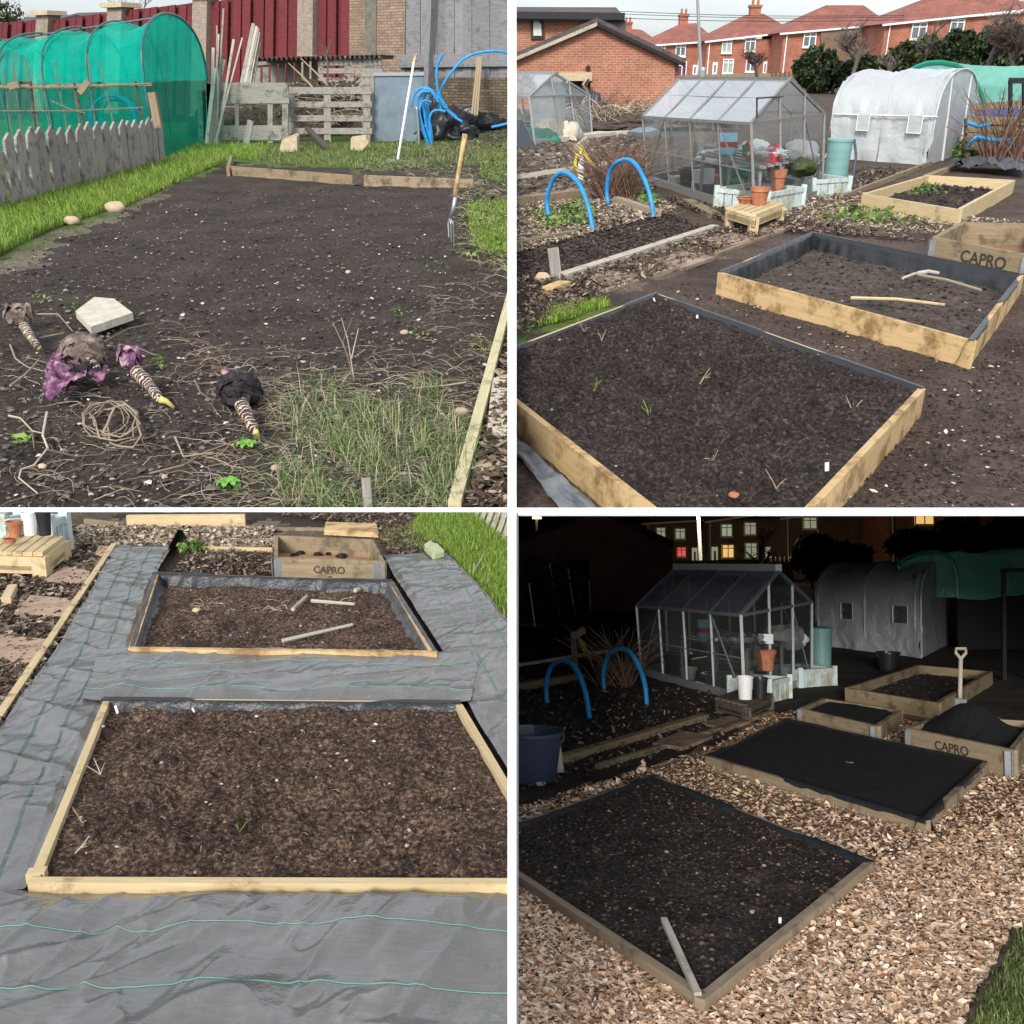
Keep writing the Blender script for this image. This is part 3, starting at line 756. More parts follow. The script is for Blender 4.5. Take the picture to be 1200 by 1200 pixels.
# back wall of the neighbours: piers, burgundy boards, brick, grey fence
p0, p1 = G(0, 128), G(600, 150)
nw = Vector((p1.y - p0.y, -(p1.x - p0.x), 0)).normalized(); nw = nw if nw.y < 0 else -nw
def wr(u0, u1, vt0, vt1, vb=None, off=0.0, th=.1):
    """upright rectangle on the back wall line between two picture columns"""
    b0 = W(u0, 160, p0, p1); b1 = W(u1, 160, p0, p1); b0.z = 0; b1.z = 0
    t0 = W(u0, vt0, p0, p1); t1 = W(u1, vt1, p0, p1)
    if vb: b0 = W(u0, vb[0], p0, p1); b1 = W(u1, vb[1], p0, p1)
    return [b0 + nw * off, b1 + nw * off, Vector((t1.x, t1.y, t1.z)) + nw * off, Vector((t0.x, t0.y, t0.z)) + nw * off], -nw * th
runs = [(-260, 46, 50, 22.5), (60, 130, 24, 14), (145, 230, 12, 3), (245, 352, 2, -12), (370, 411, -14, -22)]
nm_ = ['far left run of burgundy board fence above the green netting tunnel', 'burgundy board fence run between the two leftmost brick piers',
       'burgundy board fence run behind the middle of the netting tunnel', 'tall burgundy board fence run behind the leaning cane bundle', 'narrow burgundy board fence run beside the tan brick wall']
for (u0, u1, a, b), lb in zip(runs, nm_):
    q, vec = wr(u0, u1, a, b); t = thing('board_fence', lb, 'fence', P, (q[0] + q[1]) / 2, 'burgundy board fence runs')
    back = MB(); back.ext([p - nw * .12 for p in q], -nw * .03)
    back.build('back_panel', burgundy, t)
    L = (q[1] - q[0]).length; n = max(2, int(L / .46)); bd = MB()
    for i in range(n):
        s0 = (i + .12) / n; s1 = (i + .80) / n; off = nw * (.02 if i % 2 else -.06)
        bb = [q[0].lerp(q[1], s0), q[0].lerp(q[1], s1), q[3].lerp(q[2], s1), q[3].lerp(q[2], s0)]
        bd.ext([p + off for p in bb], -nw * .05)
        for k in range(1, 3): pass
    bd.build('board_panel', burgundy, t)
for k, (u0, u1, vt) in enumerate([(46, 60, 18), (129, 146, 9), (229, 246, -3), (352, 370, -20)]):
    q, vec = wr(u0, u1, vt, vt, off=.12, th=.5)
    t = thing('brick_pier', ['pale brick pier with a stone cap farthest left in the burgundy fence', 'pale brick pier second from left in the burgundy fence', 'pale brick pier right behind the front hoop of the netting tunnel', 'pale brick pier above the stacked pallets'][k], 'brick pier', P, (q[0] + q[1]) / 2, 'brick piers in the burgundy fence')
    MB().ext(q, vec).build('shaft', pier_brick, t)
    cp = MB(); m = (q[2] + q[3]) / 2 - nw * .25; cp.box(m, (q[2] - q[3]).length * 1.5, .8, .14, math.atan2(-nw.x, -nw.y) * -1)
    cp.build('cap', stone_tan, t)
q, vec = wr(411, 476, -30, -36, off=.05, th=.5)
t = thing('brick_wall', 'tall tan brick wall with a grey rendered strip between burgundy boards and grey fence', 'wall', P, (q[0] + q[1]) / 2)
MB().ext(q, vec).build('brickwork', tan_brick, t)
q, vec = wr(430, 443, -30, -32, off=.08, th=.03)
MB().ext(q, vec).build('render_strip', speck('old_render', [(.3, (.10, .09, .07)), (.7, (.21, .19, .155))], 6, .95, .5, .02), t)
q, vec = wr(470, 760, 90, 92, off=.06, th=.3)
t = thing('brick_wall', 'low dirty brown brick wall under the grey close-board fence', 'wall', P, (q[0] + q[1]) / 2)
MB().ext(q, vec).build('brickwork', dirty_brick, t)
q, vec = wr(474, 760, -40, -60, vb=(90, 92), off=0, th=.1)
t = thing('close_board_fence', 'tall grey close-board fence standing on the low brick wall', 'fence', P, (q[0] + q[1]) / 2)
bd = MB(); n = 26
for i in range(n):
    s0 = i / n; s1 = (i + .97) / n; off = nw * (.03 * (i % 2) + .01)
    bb = [q[0].lerp(q[1], s0), q[0].lerp(q[1], s1), q[3].lerp(q[2], s1), q[3].lerp(q[2], s0)]
    bd.hexa([bb[0] + off - nw * .04, bb[1] + off - nw * .04, bb[1] + off, bb[0] + off], [bb[3] + off - nw * .04, bb[2] + off - nw * .04, bb[2] + off, bb[3] + off])
bd.build('board_panel', fence_grey, t)
MB().bar(W(471, 72, p0, p1) + nw * .10, W(600, 70, p0, p1) + nw * .10, .08, .32).build('rail', fence_grey, t)
MB().bar(W(507, 105, p0, p1) + nw * .18, W(513, -40, p0, p1) + nw * .18, .34, .16).build('post', fence_grey, t)
MB().bar(W(507, 168, p0, p1) + nw * .2, W(507, 105, p0, p1) + nw * .2, .2, .12).build('post', aged_wood, t)
# roofs and tree beyond
def farroof(pts, Y, mat_, lb, dep=8):
    q = [V(u, v, Y) for u, v in pts]; t = thing('house', lb, 'house', P, (q[0].x, Y, 0))
    MB().hexa([Vector((q[0].x, Y + 1, 0)), Vector((q[1].x, Y + 1, 0)), Vector((q[1].x, Y + dep, 0)), Vector((q[0].x, Y + dep, 0))], [Vector((q[0].x, Y + 1, q[0].z)), Vector((q[1].x, Y + 1, q[1].z)), Vector((q[1].x, Y + dep, q[1].z)), Vector((q[0].x, Y + dep, q[0].z))]).build('wall', pier_brick, t)
    r = MB(); b = [q[0], q[1], q[1] + Vector((0, dep, 0)), q[0] + Vector((0, dep, 0))]
    r.hexa(b, [q[3] + Vector((0, dep * .45, 0)), q[2] + Vector((0, dep * .45, 0)), q[2] + Vector((0, dep * .55, 0)), q[3] + Vector((0, dep * .55, 0))]); r.build('roof', mat_, t)
farroof([(10, 25), (62, 24), (58, 14), (18, 14)], 62, grey_tile, 'grey slate roof seen at far left over the burgundy fence')
farroof([(64, 22), (135, 15), (128, 10), (66, 12)], 75, brown_tile, 'long low brown roof over the burgundy fence')
mb = MB(); c = V(10, 22, 50); t = thing('conifer', 'dark green conifer at far left over the burgundy fence', 'tree', P, (c.x, c.y, 0))
MB().tube([(c.x, c.y, 0), (c.x, c.y, c.z)], .2, 6, .05).build('trunk', bark, t)
leaves(mb, crown((c.x - 1.0, c.y, c.z - .9), 1.7, 1.7, 2.2, 5000, 4), .16).build('crown', leaf_olive, t)
for (u, v, lb) in ((40, 12, 'bare twiggy treetop over the grey roof at far left'), (150, 3, 'bare twiggy treetop above the second brick pier')):
    c = V(u, v, 90); t = thing('bare_tree', lb, 'tree', P, (c.x, c.y, 0)); branches(MB(), (c.x, c.y, c.z - 4.5), 6, .8, 5, 3, .12, u).build('crown', twig_grey, t)
    MB().tube([(c.x, c.y, 0), (c.x, c.y, c.z - 4.2)], .3, 6, .14).build('trunk', bark, t)

# green netting tunnel
fl, fr = G(183, 187), G(252, 165)
bl_ = G(-60, 187)  # far end of the near side
axis = (bl_ - fl)
t = thing('netting_tunnel', 'long teal green netting tunnel on hoops behind the picket fence', 'netting tunnel', P, (fl + bl_) / 2)
apexz = V(219, 18, (fl.y + fr.y) / 2).z; wallz = V(183, 98, fl.y).z
def hoop(s, zs=1.0, inset=0.0, nseg=20):
    l = fl + axis * s; r = fr + axis * s; o = []
    for k in range(nseg + 1):
        th = math.pi * k / nseg
        a = l.lerp(r, .5 - .5 * math.cos(th) * (1 - inset)); h = math.sin(th) ** .75
        a.z = wallz + (apexz - .5 * s - wallz) * h * (1 - inset); o.append(a)
    return l, r, o
K = 41; A = []
for i in range(K):
    s = i / (K - 1) * 1.0; l, r, o = hoop(s)
    sag = abs(math.sin(math.pi * s * 4.0)) * .17
    row = []
    for j, p in enumerate(o):
        q = p.copy(); q.z -= sag * math.sin(math.pi * j / 20) ; q.z += .09 * (vn(s * 30 + j * .4, j * .7, 3) - .5); q.y += .10 * (vn(s * 22, j * .6, 9) - .5); row.append(q)
    A.append([tuple(q) for q in row])
MB().grid(np.array(A)).build('netting_cover', net_teal, t, smooth=True)
sd_ = MB()
for z0_, z1_ in ((0, wallz),):
    for a, b in ((fl, bl_), (fr, fr + axis)):
        n = 60; row0 = []; row1 = []; rm = []
        for i in range(n + 1):
            p = a.lerp(b, i / n); wob = .06 * (vn(i * .6, 3.3, 5) - .5)
            row0.append((p.x, p.y - .12 + wob, 0)); rm.append((p.x, p.y + wob * 2, wallz * .5)); row1.append((p.x, p.y, wallz))
        MB().grid(np.array([row0, rm, row1])).build('side_netting', net_low, t, smooth=True)
l, r, o = hoop(0); e = MB()
e.grid(np.array([[tuple(l.lerp(r, .5 - .5 * math.cos(math.pi * k / 20))) for k in range(21)], [(p.x, p.y, wallz) for p in o]]))
e.build('end_netting', net_low, t)
e = MB(); e.grid(np.array([[(p.x, p.y, wallz + .01) for p in o], [tuple(p) for p in o]])); e.build('end_netting', net_teal, t)
for s in (0.0, .26, .47, .68, .90):
    l, r, o = hoop(s, 1.005); MB().tube([l] + [p + Vector((0, 0, .03)) for p in o] + [r], .018 if s else .028, 6).build('hoop', plain('hoop_green', (.02, .13, .12), .5), t)
MB().bar(V(178, 99, fl.y) , V(-40, 101, fl.y), .03, .04).build('rail', aged_wood, t)
MB().tube([hoop(0)[2][10], hoop(1)[2][10]], .02, 5).build('ridge_wire', grey_plastic, t)
# bracing hoops and rolled pipe seen through the netting
for k, (cu, cv, ru, rv, dy) in enumerate([(134, 140, 26, 28, 1.5), (137, 141, 20, 24, 1.5), (131, 142, 30, 30, 1.5)]):
    c = V(cu, cv, fl.y + dy); sc2 = (V(cu + ru, cv, fl.y + dy) - c).x; szz = (V(cu, cv - rv, fl.y + dy) - c).z
    mb = MB().tube([c + Vector((math.cos(a) * sc2, .1 * k, math.sin(a) * szz)) for a in np.linspace(-.3, 3.5, 18)], .03, 6)
    tag(mb.build('water_pipe', blue_pipe, plot=P, smooth=True), ['middle', 'innermost', 'outermost'][k] + ' blue pipe arch standing inside the green netting tunnel', 'pipe', 'blue pipe arches inside the netting tunnel')
cane_dull = plain('dull_cane', (.17, .14, .10), .8, var=.3)
# bean canes in front of the tunnel
for k, (u0, v0, u1, v1) in enumerate([(14, 160, 4, 80), (26, 160, 15, 74), (47, 160, 30, 70), (60, 160, 48, 84), (80, 160, 64, 72), (94, 150, 86, 95), (112, 146, 102, 62), (134, 150, 116, 70), (42, 152, 36, 95), (103, 165, 87, 97), (168, 160, 159, 95)]):
    Y = fl.y - 1.4; mb = MB(); thick = k > 7
    mb.tube([V(lerp(u0, u1, -.25), lerp(v0, v1, -.25), Y), V(u1, v1, Y)], .022 if thick else .011, 5)
    tag(mb.build('stake' if thick else 'bean_cane', bark if thick else cane_dull, plot=P), ('%s %s leaning before the green netting tunnel, %s' % (['first', 'second', 'third', 'fourth', 'fifth', 'sixth', 'seventh', 'eighth', 'leftmost', 'middle', 'rightmost'][k], 'dark stake' if thick else 'thin cane', 'of three dark stakes' if thick else 'counted from the left of the photo')), 'stake' if thick else 'cane', 'dark stakes before the tunnel' if thick else 'bean canes before the tunnel')
for k, (a, b, c, lb) in enumerate([((0, 103), (178, 98), .016, 'thin horizontal cane tied along the top of the upright bean canes'), ((0, 130), (168, 126), .010, 'lower horizontal cane tied across the bean canes'), ((60, 118), (100, 133), .012, 'slack string sagging between the bean canes')]):
    tag(MB().tube([V(a[0], a[1], fl.y - 1.45), V((a[0] + b[0]) / 2, (a[1] + b[1]) / 2 + 2, fl.y - 1.45), V(b[0], b[1], fl.y - 1.45)], c, 5).build('tie_cane', cane_dull, plot=P), lb, 'cane')
tag(MB().bar(V(93, 109, fl.y - 1.6), V(104, 95, fl.y - 1.6), .04, .09).build('wooden_offcut', aged_wood, plot=P), 'short brown offcut wedged slanting on the canes before the tunnel', 'wood')
tag(MB().bar(V(186, 150, 12.2), V(178, 108, 12.2), .09, .07, up=(0, 1, 0)).build('fence_post', aged_wood, plot=P), 'short brown square post leaning behind the right end of the picket fence', 'post')
tag(MB().bar(V(11, 101, fl.y - 1.6), V(23, 99, fl.y - 1.6), .07, .1).build('wooden_offcut', aged_wood, plot=P), 'small brown offcut on the tie cane at the far left edge', 'wood')

# grey picket fence
tx = [-62, -48, -34, -20, -5, 11, 33, 42, 59, 67, 84, 92, 106, 114, 125, 132, 142, 150, 159, 164, 172, 178, 184, 189]
bx = [-45, -32, -18, -3, 9, 22, 34, 47, 58, 71, 82, 92, 103, 113, 122, 132, 141, 150, 157, 164, 172, 178, 185, 191]
bx = [(-50 + i * 14) if i < 5 else bx[i] for i in range(len(bx))]
tx = [bx[i] - (12 - .45 * max(0, i - 4)) for i in range(len(bx))]
a0, a1 = G(10, 246), G(196, 191); ndir = Vector((a1.y - a0.y, -(a1.x - a0.x), 0)).normalized()
t = thing('picket_fence', 'weathered grey picket fence along the left edge of the turf', 'fence', P, (a0 + a1) / 2)
pk = MB()
for i in range(len(bx)):
    vb_ = 246 - (bx[i] - 10) * (246 - 191) / 186; vt_ = 153 - (tx[i] - 12) * 16 / 176. + R.uniform(-2.5, 2.5)
    wd = 9.6 - .17 * i; wd = max(wd, 5.2) + 1.3; jt = R.uniform(-1.2, 1.2)
    off = ndir * 0
    pts = [(bx[i] - wd / 2, vb_ + 2), (bx[i] + wd / 2, vb_ + 1), (tx[i] + wd / 2 + jt, vt_ + 9), (tx[i] + jt, vt_), (tx[i] - wd / 2 + jt, vt_ + 9.5)]
    q = [W(u, v, a0, a1) + off for u, v in pts]
    pk.ext(q, ndir * -.035)
    n0 = len(pk.f); Lh = (q[2] - q[1]).length; ww = (q[1] - q[0]).length; o = i * 1.3
    for fi in (n0 - 7, n0 - 6):
        base = [(o, 0), (o, ww), (o + Lh, ww), (o + Lh * 1.1, ww / 2), (o + Lh, 0)]
        pk.uv[fi] = base if fi == n0 - 7 else base[::-1]
pk.build('picket_panel', grey_wood, t)
for vv, (e0, e1) in enumerate([((-50, 193), (190, 152)), ((-50, 232), (192, 176))]):
    MB().bar(W(*e0, a0, a1) - ndir * .06, W(*e1, a0, a1) - ndir * .06, .05, .10).build('rail', grey_wood, t)
for u, vt in ((98, 160), (14, 178), (189, 150)):
    b = W(u, 246 - (u - 10) * .296, a0, a1) - ndir * .13; MB().bar(b, Vector((b.x - .1, b.y, W(u, vt, a0, a1).z)), .12, .12).build('post', grey_wood, t)

# compost bays from pallets
def slats(t, u0, u1, rows, Y, mat_, posts, pv, th=.04, nm='slat'):
    for (va, vb, *r) in rows:
        tilt = r[0] if r else 0
        q = [V(u0, vb, Y), V(u1, vb + tilt, Y), V(u1, va + tilt, Y), V(u0, va, Y)]
        mb = MB(); mb.bar((q[0] + q[3]) / 2, (q[1] + q[2]) / 2, th, (q[3] - q[0]).length); mb.build(nm, mat_, t)
    for (a, b) in posts:
        MB().bar(V((a + b) / 2, pv[1], Y + th), V((a + b) / 2, pv[0], Y + th), (V(b, 100, Y) - V(a, 100, Y)).length, th * 2, up=(0, 1, 0)).build('post', mat_, t)
Yp = G(300, 168).y
t = thing('pallet', 'weathered pallet with four slats, front of the compost heap', 'pallet', P, G(386, 166), 'old pallets fencing the compost')
slats(t, 337, 436, [(102, 110), (119, 125.5), (135, 142), (150, 157)], G(386, 166).y, grey_wood, [(338, 345), (380, 388), (426, 434)], (102, 166))
t = thing('pallet', 'weathered pallet with wide boards and open middle, left front of the compost bays', 'pallet', P, G(297, 168), 'old pallets fencing the compost')
slats(t, 257, 338, [(97, 121), (147, 164)], G(297, 168).y + .1, grey_wood, [(257, 262), (276, 280), (314, 320), (331, 338)], (97, 168))
t = thing('pallet', 'grey slatted pallet standing behind the four-slat pallet', 'pallet', P, G(410, 152), 'old pallets fencing the compost')
slats(t, 373, 448, [(68, 77, -1), (80, 86), (91, 99)], 26.5, grey_wood, [(374, 379), (404, 411), (440, 447)], (66, 130))
t = thing('pallet', 'pallet with upright boards at the back left of the compost', 'pallet', P, G(330, 152), 'old pallets fencing the compost')
mb = MB(); Y = 27.5
for i, u in enumerate(np.arange(302, 372, 9.5)): mb.bar(V(u, 125, Y), V(u, 70 - (i % 3), Y), .16, .04, up=(0, 1, 0))
mb.build('board', grey_wood, t); MB().bar(V(300, 74, Y - .06), V(372, 68, Y - .06), .05, .12).build('rail', grey_wood, t)
t = thing('corrugated_sheet', 'edge of a rusty corrugated sheet laid over the back pallets', 'sheet', P, V(370, 68, 27))
A = [[tuple(V(u, 69.5 - (u - 300) * .022, 26.3) + Vector((0, d, .05 * math.sin(u * 1.1)))) for u in np.arange(298, 448, .7)] for d in (0, 3)]
MB().grid(np.array(A)).build('sheet', speck('rusty_tin', [(.3, (.07, .05, .04)), (.7, (.22, .15, .1))], 4, .8, .2, .01), t)
t = thing('pallet', 'narrow end pallet beside the leaning grey metal sheet', 'pallet', P, G(432, 165), 'old pallets fencing the compost')
slats(t, 424, 436, [(84, 90), (94, 100), (104, 112)], 23.6, grey_wood, [(424, 427), (433, 437)], (84, 165))
# compost heap
mb = MB(); c = G(388, 158)
for u, v, rx, rz in ((355, 158, 2.0, 1.15), (400, 157, 2.2, 1.1), (300, 160, 1.7, .95), (425, 158, 1.0, .9)):
    q = G(u, v); mb.blob((q.x, q.y + 1.0, 0), rx, 1.6, rz, seed=int(u), amp=.3, n=22, fr=3)
t = tag(mb.build('compost_heap', speck('compost', [(.3, (.02, .015, .01)), (.6, (.09, .07, .05)), (.8, (.25, .21, .15))], 9, .95, 1, .05), plot=P, smooth=True), 'dark brown compost heap behind the old pallets', 'compost heap')
C = np.concatenate([crown((G(u, 160).x, G(u, 160).y + .6, .55), 1.1, .9, .5, 90, u) for u in (300, 350, 375, 400, 420)])
tag(stems(MB(), C, .9, .016, .15, 1.2, 6, 3).build('dead_stems', straw, plot=P, kind='stuff'), 'dry stalks tangled over the compost heap', 'dead stems')
C = np.concatenate([crown((G(u, 160).x, G(u, 160).y + .8, .9), 1.0, .8, .4, 500, u) for u in (355, 395, 425)])
tag(leaves(MB(), C, .09).build('dry_leaves', mulch, plot=P, kind='stuff'), 'dead leaves lying on the compost heap', 'dead leaves')
for k, (u0, v0, u1, v1) in enumerate([(384, 101, 382, 55), (366, 102, 338, 74), (384, 100, 352, 68)]):
    mb = MB(); branches(mb, V(u0, v0, 23.4), .01, .5, 2, 0, .02, k)
    mb = MB(); mb.tube([V(u0, v0, 24.4), V((u0 + u1) / 2 + 1, (v0 + v1) / 2, 24.4), V(u1, v1, 24.4)], .03, 5, .012)
    if k == 0:
        for a, b in ((376, 52), (388, 48), (374, 60), (390, 58)): mb.tube([V(382, 66, 24.4), V(a, b, 24.4)], .014, 4, .006)
    tag(mb.build('dead_stalk', rope if k else twig_grey, plot=P), ['upright branching dead stalk rising from the compost heap', 'left slanting dead stalk poking from the compost', 'second slanting dead stalk poking from the compost, nearest the upright one'][k], 'stalk')
# leaning canes and laths
t = thing('cane_bundle', 'bundle of pale poles and laths leaning on the left pallet', 'canes', P, G(246, 171))
for k, (u0, v0, u1, v1, w_) in enumerate([(243, 171, 262, 70, .09), (246, 171, 257, 92, .11), (250, 171, 256, 40, .045), (252, 170, 262, 10, .035), (247, 171, 250, 56, .06), (254, 170, 274, 46, .05), (256, 170, 254, 30, .03), (242, 169, 252, 80, .08), (251, 171, 284, 44, .03)]):
    Y = 22.4 - k * .05; MB().bar(V(u0, v0, Y), V(u1, v1, Y + .5), w_, w_ * .5, up=(0, 1, 0)).build('pole', pale_wood if k % 3 else grey_wood, t)
t = thing('lath_bundle', 'sheaf of long pale laths leaning against the burgundy fence above the pallets', 'laths', P, G(285, 160))
for k, (u0, v0, u1, v1) in enumerate([(276, 96, 297, 28), (279, 95, 300, 31), (282, 94, 302, 33), (285, 93, 303, 38), (289, 92, 304, 50), (280, 96, 298, 40)]):
    Y = 25.6; MB().bar(V(u0 - 5, 160, Y - .5), V(u1, v1, Y + 1), .085, .05, up=(0, 1, 0)).build('lath', pale_wood if k % 2 else grey_wood, t)
t = thing('picket_offcut', 'two grey pickets and a post end standing at the far corner of the turf', 'pickets', P, G(240, 165))
for u0, u1, va in ((234, 238, 106), (240, 244, 96), (245, 249, 98)): MB().bar(V((u0 + u1) / 2 + 2, 166, 22.9), V((u0 + u1) / 2, va, 22.9), .19, .04, up=(0, 1, 0)).build('picket', grey_wood, t)
tag(MB().bar(G(288, 171), V(294, 141, 21.8), .13, .05, up=(0, 1, 0)).build('wooden_stake', grey_wood, plot=P), 'short flat grey stake leaning on the left front pallet', 'stake')
for k, (u, v, pts, lb) in enumerate([(338, 178, [(327, 178), (330, 165), (345, 158), (348, 160), (348, 178)], 'angular tan stone on the turf before the pallets'), (421, 177, [(411, 176), (411, 162), (428, 160), (432, 167), (424, 177)], 'pale tan stone block standing before the four-slat pallet')]):
    Y = G(u, v).y; q = [V(a, b, Y) for a, b in pts]; tag(MB().ext(q, (0, .25, .02)).build('stone', stone_tan, plot=P), lb, 'stone')
tag(MB().bar(G(360, 165) + Vector((0, 0, .3)), G(383, 177) + Vector((0, 0, .06)), .12, .05).bar(G(352, 171) + Vector((0, 0, .06)), G(386, 171) + Vector((0, 0, .1)), .1, .04).build('broken_boards', bark, plot=P), 'dark broken boards lying before the four-slat pallet', 'boards')
# grey metal sheet
Y = G(465, 165).y
q = [V(437, 165, Y), V(488, 166, Y), V(497, 87, Y), V(438, 87, Y)]
t = thing('metal_sheet', 'flat blue-grey galvanised sheet leaning beside the compost', 'metal sheet', P, (q[0] + q[1]) / 2)
MB().ext(q, (0, .04, 0)).build('sheet', galv, t); MB().bar(V(437, 87, Y - .02), V(497, 86.5, Y - .02), .04, .07).build('rim', steel, t)
MB().bar(V(436.5, 165, Y - .01), V(437, 87, Y - .01), .06, .05, up=(0, 1, 0)).build('rim', grey_wood, t)
for j in (-.35, .25): pass
# rake, spade
t = thing('rake', 'upright garden rake with a pale pole standing before the metal sheet', 'rake', P, G(466, 190))
Y = G(466, 189).y
MB().tube([V(466, 187, Y), V(485, 72, Y + .9)], .020, 8).build('handle', white_paint, t)
MB().tube([V(485, 72, Y + .9), V(488, 64, Y + .95)], .028, 8).build('grip', new_wood, t)
hd = MB(); hd.bar(V(453, 188, Y), V(479, 190, Y), .05, .06)
for u in np.linspace(454, 478, 10): hd.bar(V(u, 189, Y), V(u + .3, 192, Y - .1), .015, .015)
hd.build('head', steel, t)
t = thing('garden_fork', 'garden fork with a pale wooden shaft stuck in the soil at the right', 'garden fork', P, G(528, 285))
Y = G(528, 287).y
MB().tube([V(533, 230, Y), V(537, 205, Y), V(541, 180, Y), V(545, 157, Y)], lambda s: .026 - .006 * math.sin(s * 3.1), 8).build('shaft', new_wood, t, smooth=True)
MB().tube([V(534, 228, Y), V(531, 245, Y), V(527, 256, Y)], .022, 8, .014).build('socket', steel, t, smooth=True)
for k, (a, b) in enumerate(((524, 278), (527, 284), (530, 289))): MB().tube([V(527, 256, Y), V(a + 1, 262, Y - .02 * k), V(b - 524 + 524 if 0 else a + 2, b, Y - .02)], .010, 5, .005).build('tine', steel, t)
# blue hoses and black sheeting
def loop(pts, Y, r=.045, lb='', nm2='blue_pipe_coil', m_=None):
    q = [V(u, v, Y + (d[0] if (d := list(rest)) else 0)) for u, v, *rest in pts]
    # smooth
    o = []
    for i in range(len(q) - 1):
        a = q[max(i - 1, 0)]; b = q[i]; c = q[i + 1]; d2 = q[min(i + 2, len(q) - 1)]
        for s in np.linspace(0, 1, 6, endpoint=False):
            o.append(.5 * ((2 * b) + (c - a) * s + (2 * a - 5 * b + 4 * c - d2) * s * s + (3 * b - a - 3 * c + d2) * s ** 3))
    o.append(q[-1]); tag(MB().tube(o, r, 7).build(nm2, m_ or blue_pipe, plot=P, smooth=True), lb, 'pipe', 'blue water pipes by the grey fence')
Y = G(500, 170).y
loop([(519, 63), (512, 80), (513, 105), (518, 122), (530, 135), (542, 143)], Y + .6, .03, 'short blue pipe end standing up beside the fence post')
loop([(600, 64), (585, 60), (565, 61), (545, 68), (529, 85), (519, 100), (516, 112), (522, 126), (535, 137)], Y + .9, .03, 'big blue pipe arch sweeping up over the brick wall to the right')
loop([(576, 149), (590, 146), (612, 140)], Y + .5, .03, 'blue pipe end lying at the right edge behind black sheeting')
loop([(506, 175), (500, 150), (496, 125), (493, 111), (497, 105), (504, 106), (514, 120)], Y, .03, 'outer left blue pipe loop drooping from the coil')
loop([(505, 168), (502, 150), (499, 128), (498, 113), (503, 108), (510, 112), (517, 128)], Y + .1, .026, 'inner blue pipe loop of the drooping coil')
loop([(506, 171), (503, 145), (506, 132), (514, 129), (522, 131)], Y - .1, .026, 'lowest blue pipe arch in front of the black sheeting')
loop([(503, 172), (496, 155), (490, 135), (489, 118), (495, 108), (504, 108)], Y - .05, .026, 'outermost low blue pipe loop leaning on the metal sheet')
loop([(507, 166), (505, 150), (502, 134), (502, 118), (508, 112), (518, 118), (524, 128)], Y + .2, .026, 'rear blue pipe loop of the drooping coil')
loop([(504, 175), (499, 160), (494, 142), (492, 128), (497, 118), (506, 120)], Y - .12, .022, 'thin front blue pipe loop of the drooping coil')
loop([(482, 125), (486, 110), (495, 103), (505, 105), (513, 115)], Y + .3, .025, 'blue pipe curving over the edge of the metal sheet')
loop([(491, 172), (490, 150), (488, 125)], Y - .2, .03, 'thin dark upright rod beside the blue coil', 'metal_rod', steel)
mb = MB()
for (u, v, ru, h) in ((510, 160, .9, 1.0), (530, 152, 1.0, .75), (560, 148, .9, .55)):
    q = G(u, v + 5); mb.blob((q.x, q.y + .8, -.1), ru, .8, h * .8, seed=u, amp=.45, n=40, fr=6)
tag(mb.build('plastic_sheeting', black_plastic, plot=P, smooth=True), 'crumpled black plastic sheeting heaped under the blue pipes', 'plastic sheet')
t = thing('cane_bundle', 'upright bundle of old canes leaning on the low brick wall', 'canes', P, G(556, 152))
for u0, u1 in ((553, 560), (556, 562), (559, 564)): MB().tube([V(u0, 136, G(550, 158).y), V(u1, 67, G(550, 150).y)], .028, 6).build('cane', rope, t)

# timber edging
t = thing('timber_edging', 'dark timber edging board along the far left end of the soil', 'edging', P, G(345, 206))
def board(t, a, b, hpx, mat_, plot=P, th=.05, name='board'):
    """board standing on the ground between two picture points"""
    p, q = plot.G(*a), plot.G(*b); hp = plot.V(a[0], a[1] - hpx[0], p.y).z; hq = plot.V(b[0], b[1] - hpx[1], q.y).z
    p2 = Vector((p.x, p.y, (hp - .1) / 2)); q2 = Vector((q.x, q.y, (hq - .1) / 2))
    return MB().bar(p2, q2, th, (hp + hq) / 2 + .1).build(name, mat_, t)
board(t, (270, 205), (418, 216), (11, 10), aged_wood)
board(t, (268, 206), (272, 190), (10, 8), aged_wood, name='end_board')
t = thing('timber_edging', 'lighter timber edging board at the far right end of the soil', 'edging', P, G(490, 217))
board(t, (424, 217), (555, 220), (13, 9), wood('edge_wood', (.24, .18, .12), (.34, .26, .17), (.4, .31, .21), stain=.3), th=.06)
MB().bar(V(420, 216, G(420, 217).y) , V(420, 203, G(420, 217).y), .16, .1, up=(0, 1, 0)).build('peg', bark, t)
# right-hand plank, slab, mulch
a, b = G(604, 328), G(533, 602)
MB_ = MB().bar(a + Vector((0, 0, .02)), b + Vector((0, 0, .03)), .052, .05)
tag(MB_.build('plank', wood('lime_wood', (.42, .37, .21), (.55, .49, .30), (.62, .56, .38), stain=.2, staincol=(.2, .17, .08)), plot=P), 'long narrow pale plank edging the soil at the right', 'plank')
mp = [(548, 600), (600, 380), (640, 380), (640, 620)]
C = sample(P, mp, 2600, 1.5); tag(chips(MB(), C, .05, .016, tilt=.35, lift=.02).build('bark_mulch', mulch, plot=P, kind='stuff'), 'brown bark mulch beyond the pale plank', 'mulch')
q = [G(577, 450), G(571, 510), G(600, 522), G(640, 520), G(640, 445), G(600, 446)]
tag(MB().ext(q[::-1], (0, 0, .035)).build('paving_slab', slab_pale, plot=P), 'pale paving slab right of the long plank', 'paving slab')
q = [G(90, 373, .03), G(108, 392, .03), G(157, 375, .03), G(135, 358, .03), G(112, 356, .03)]
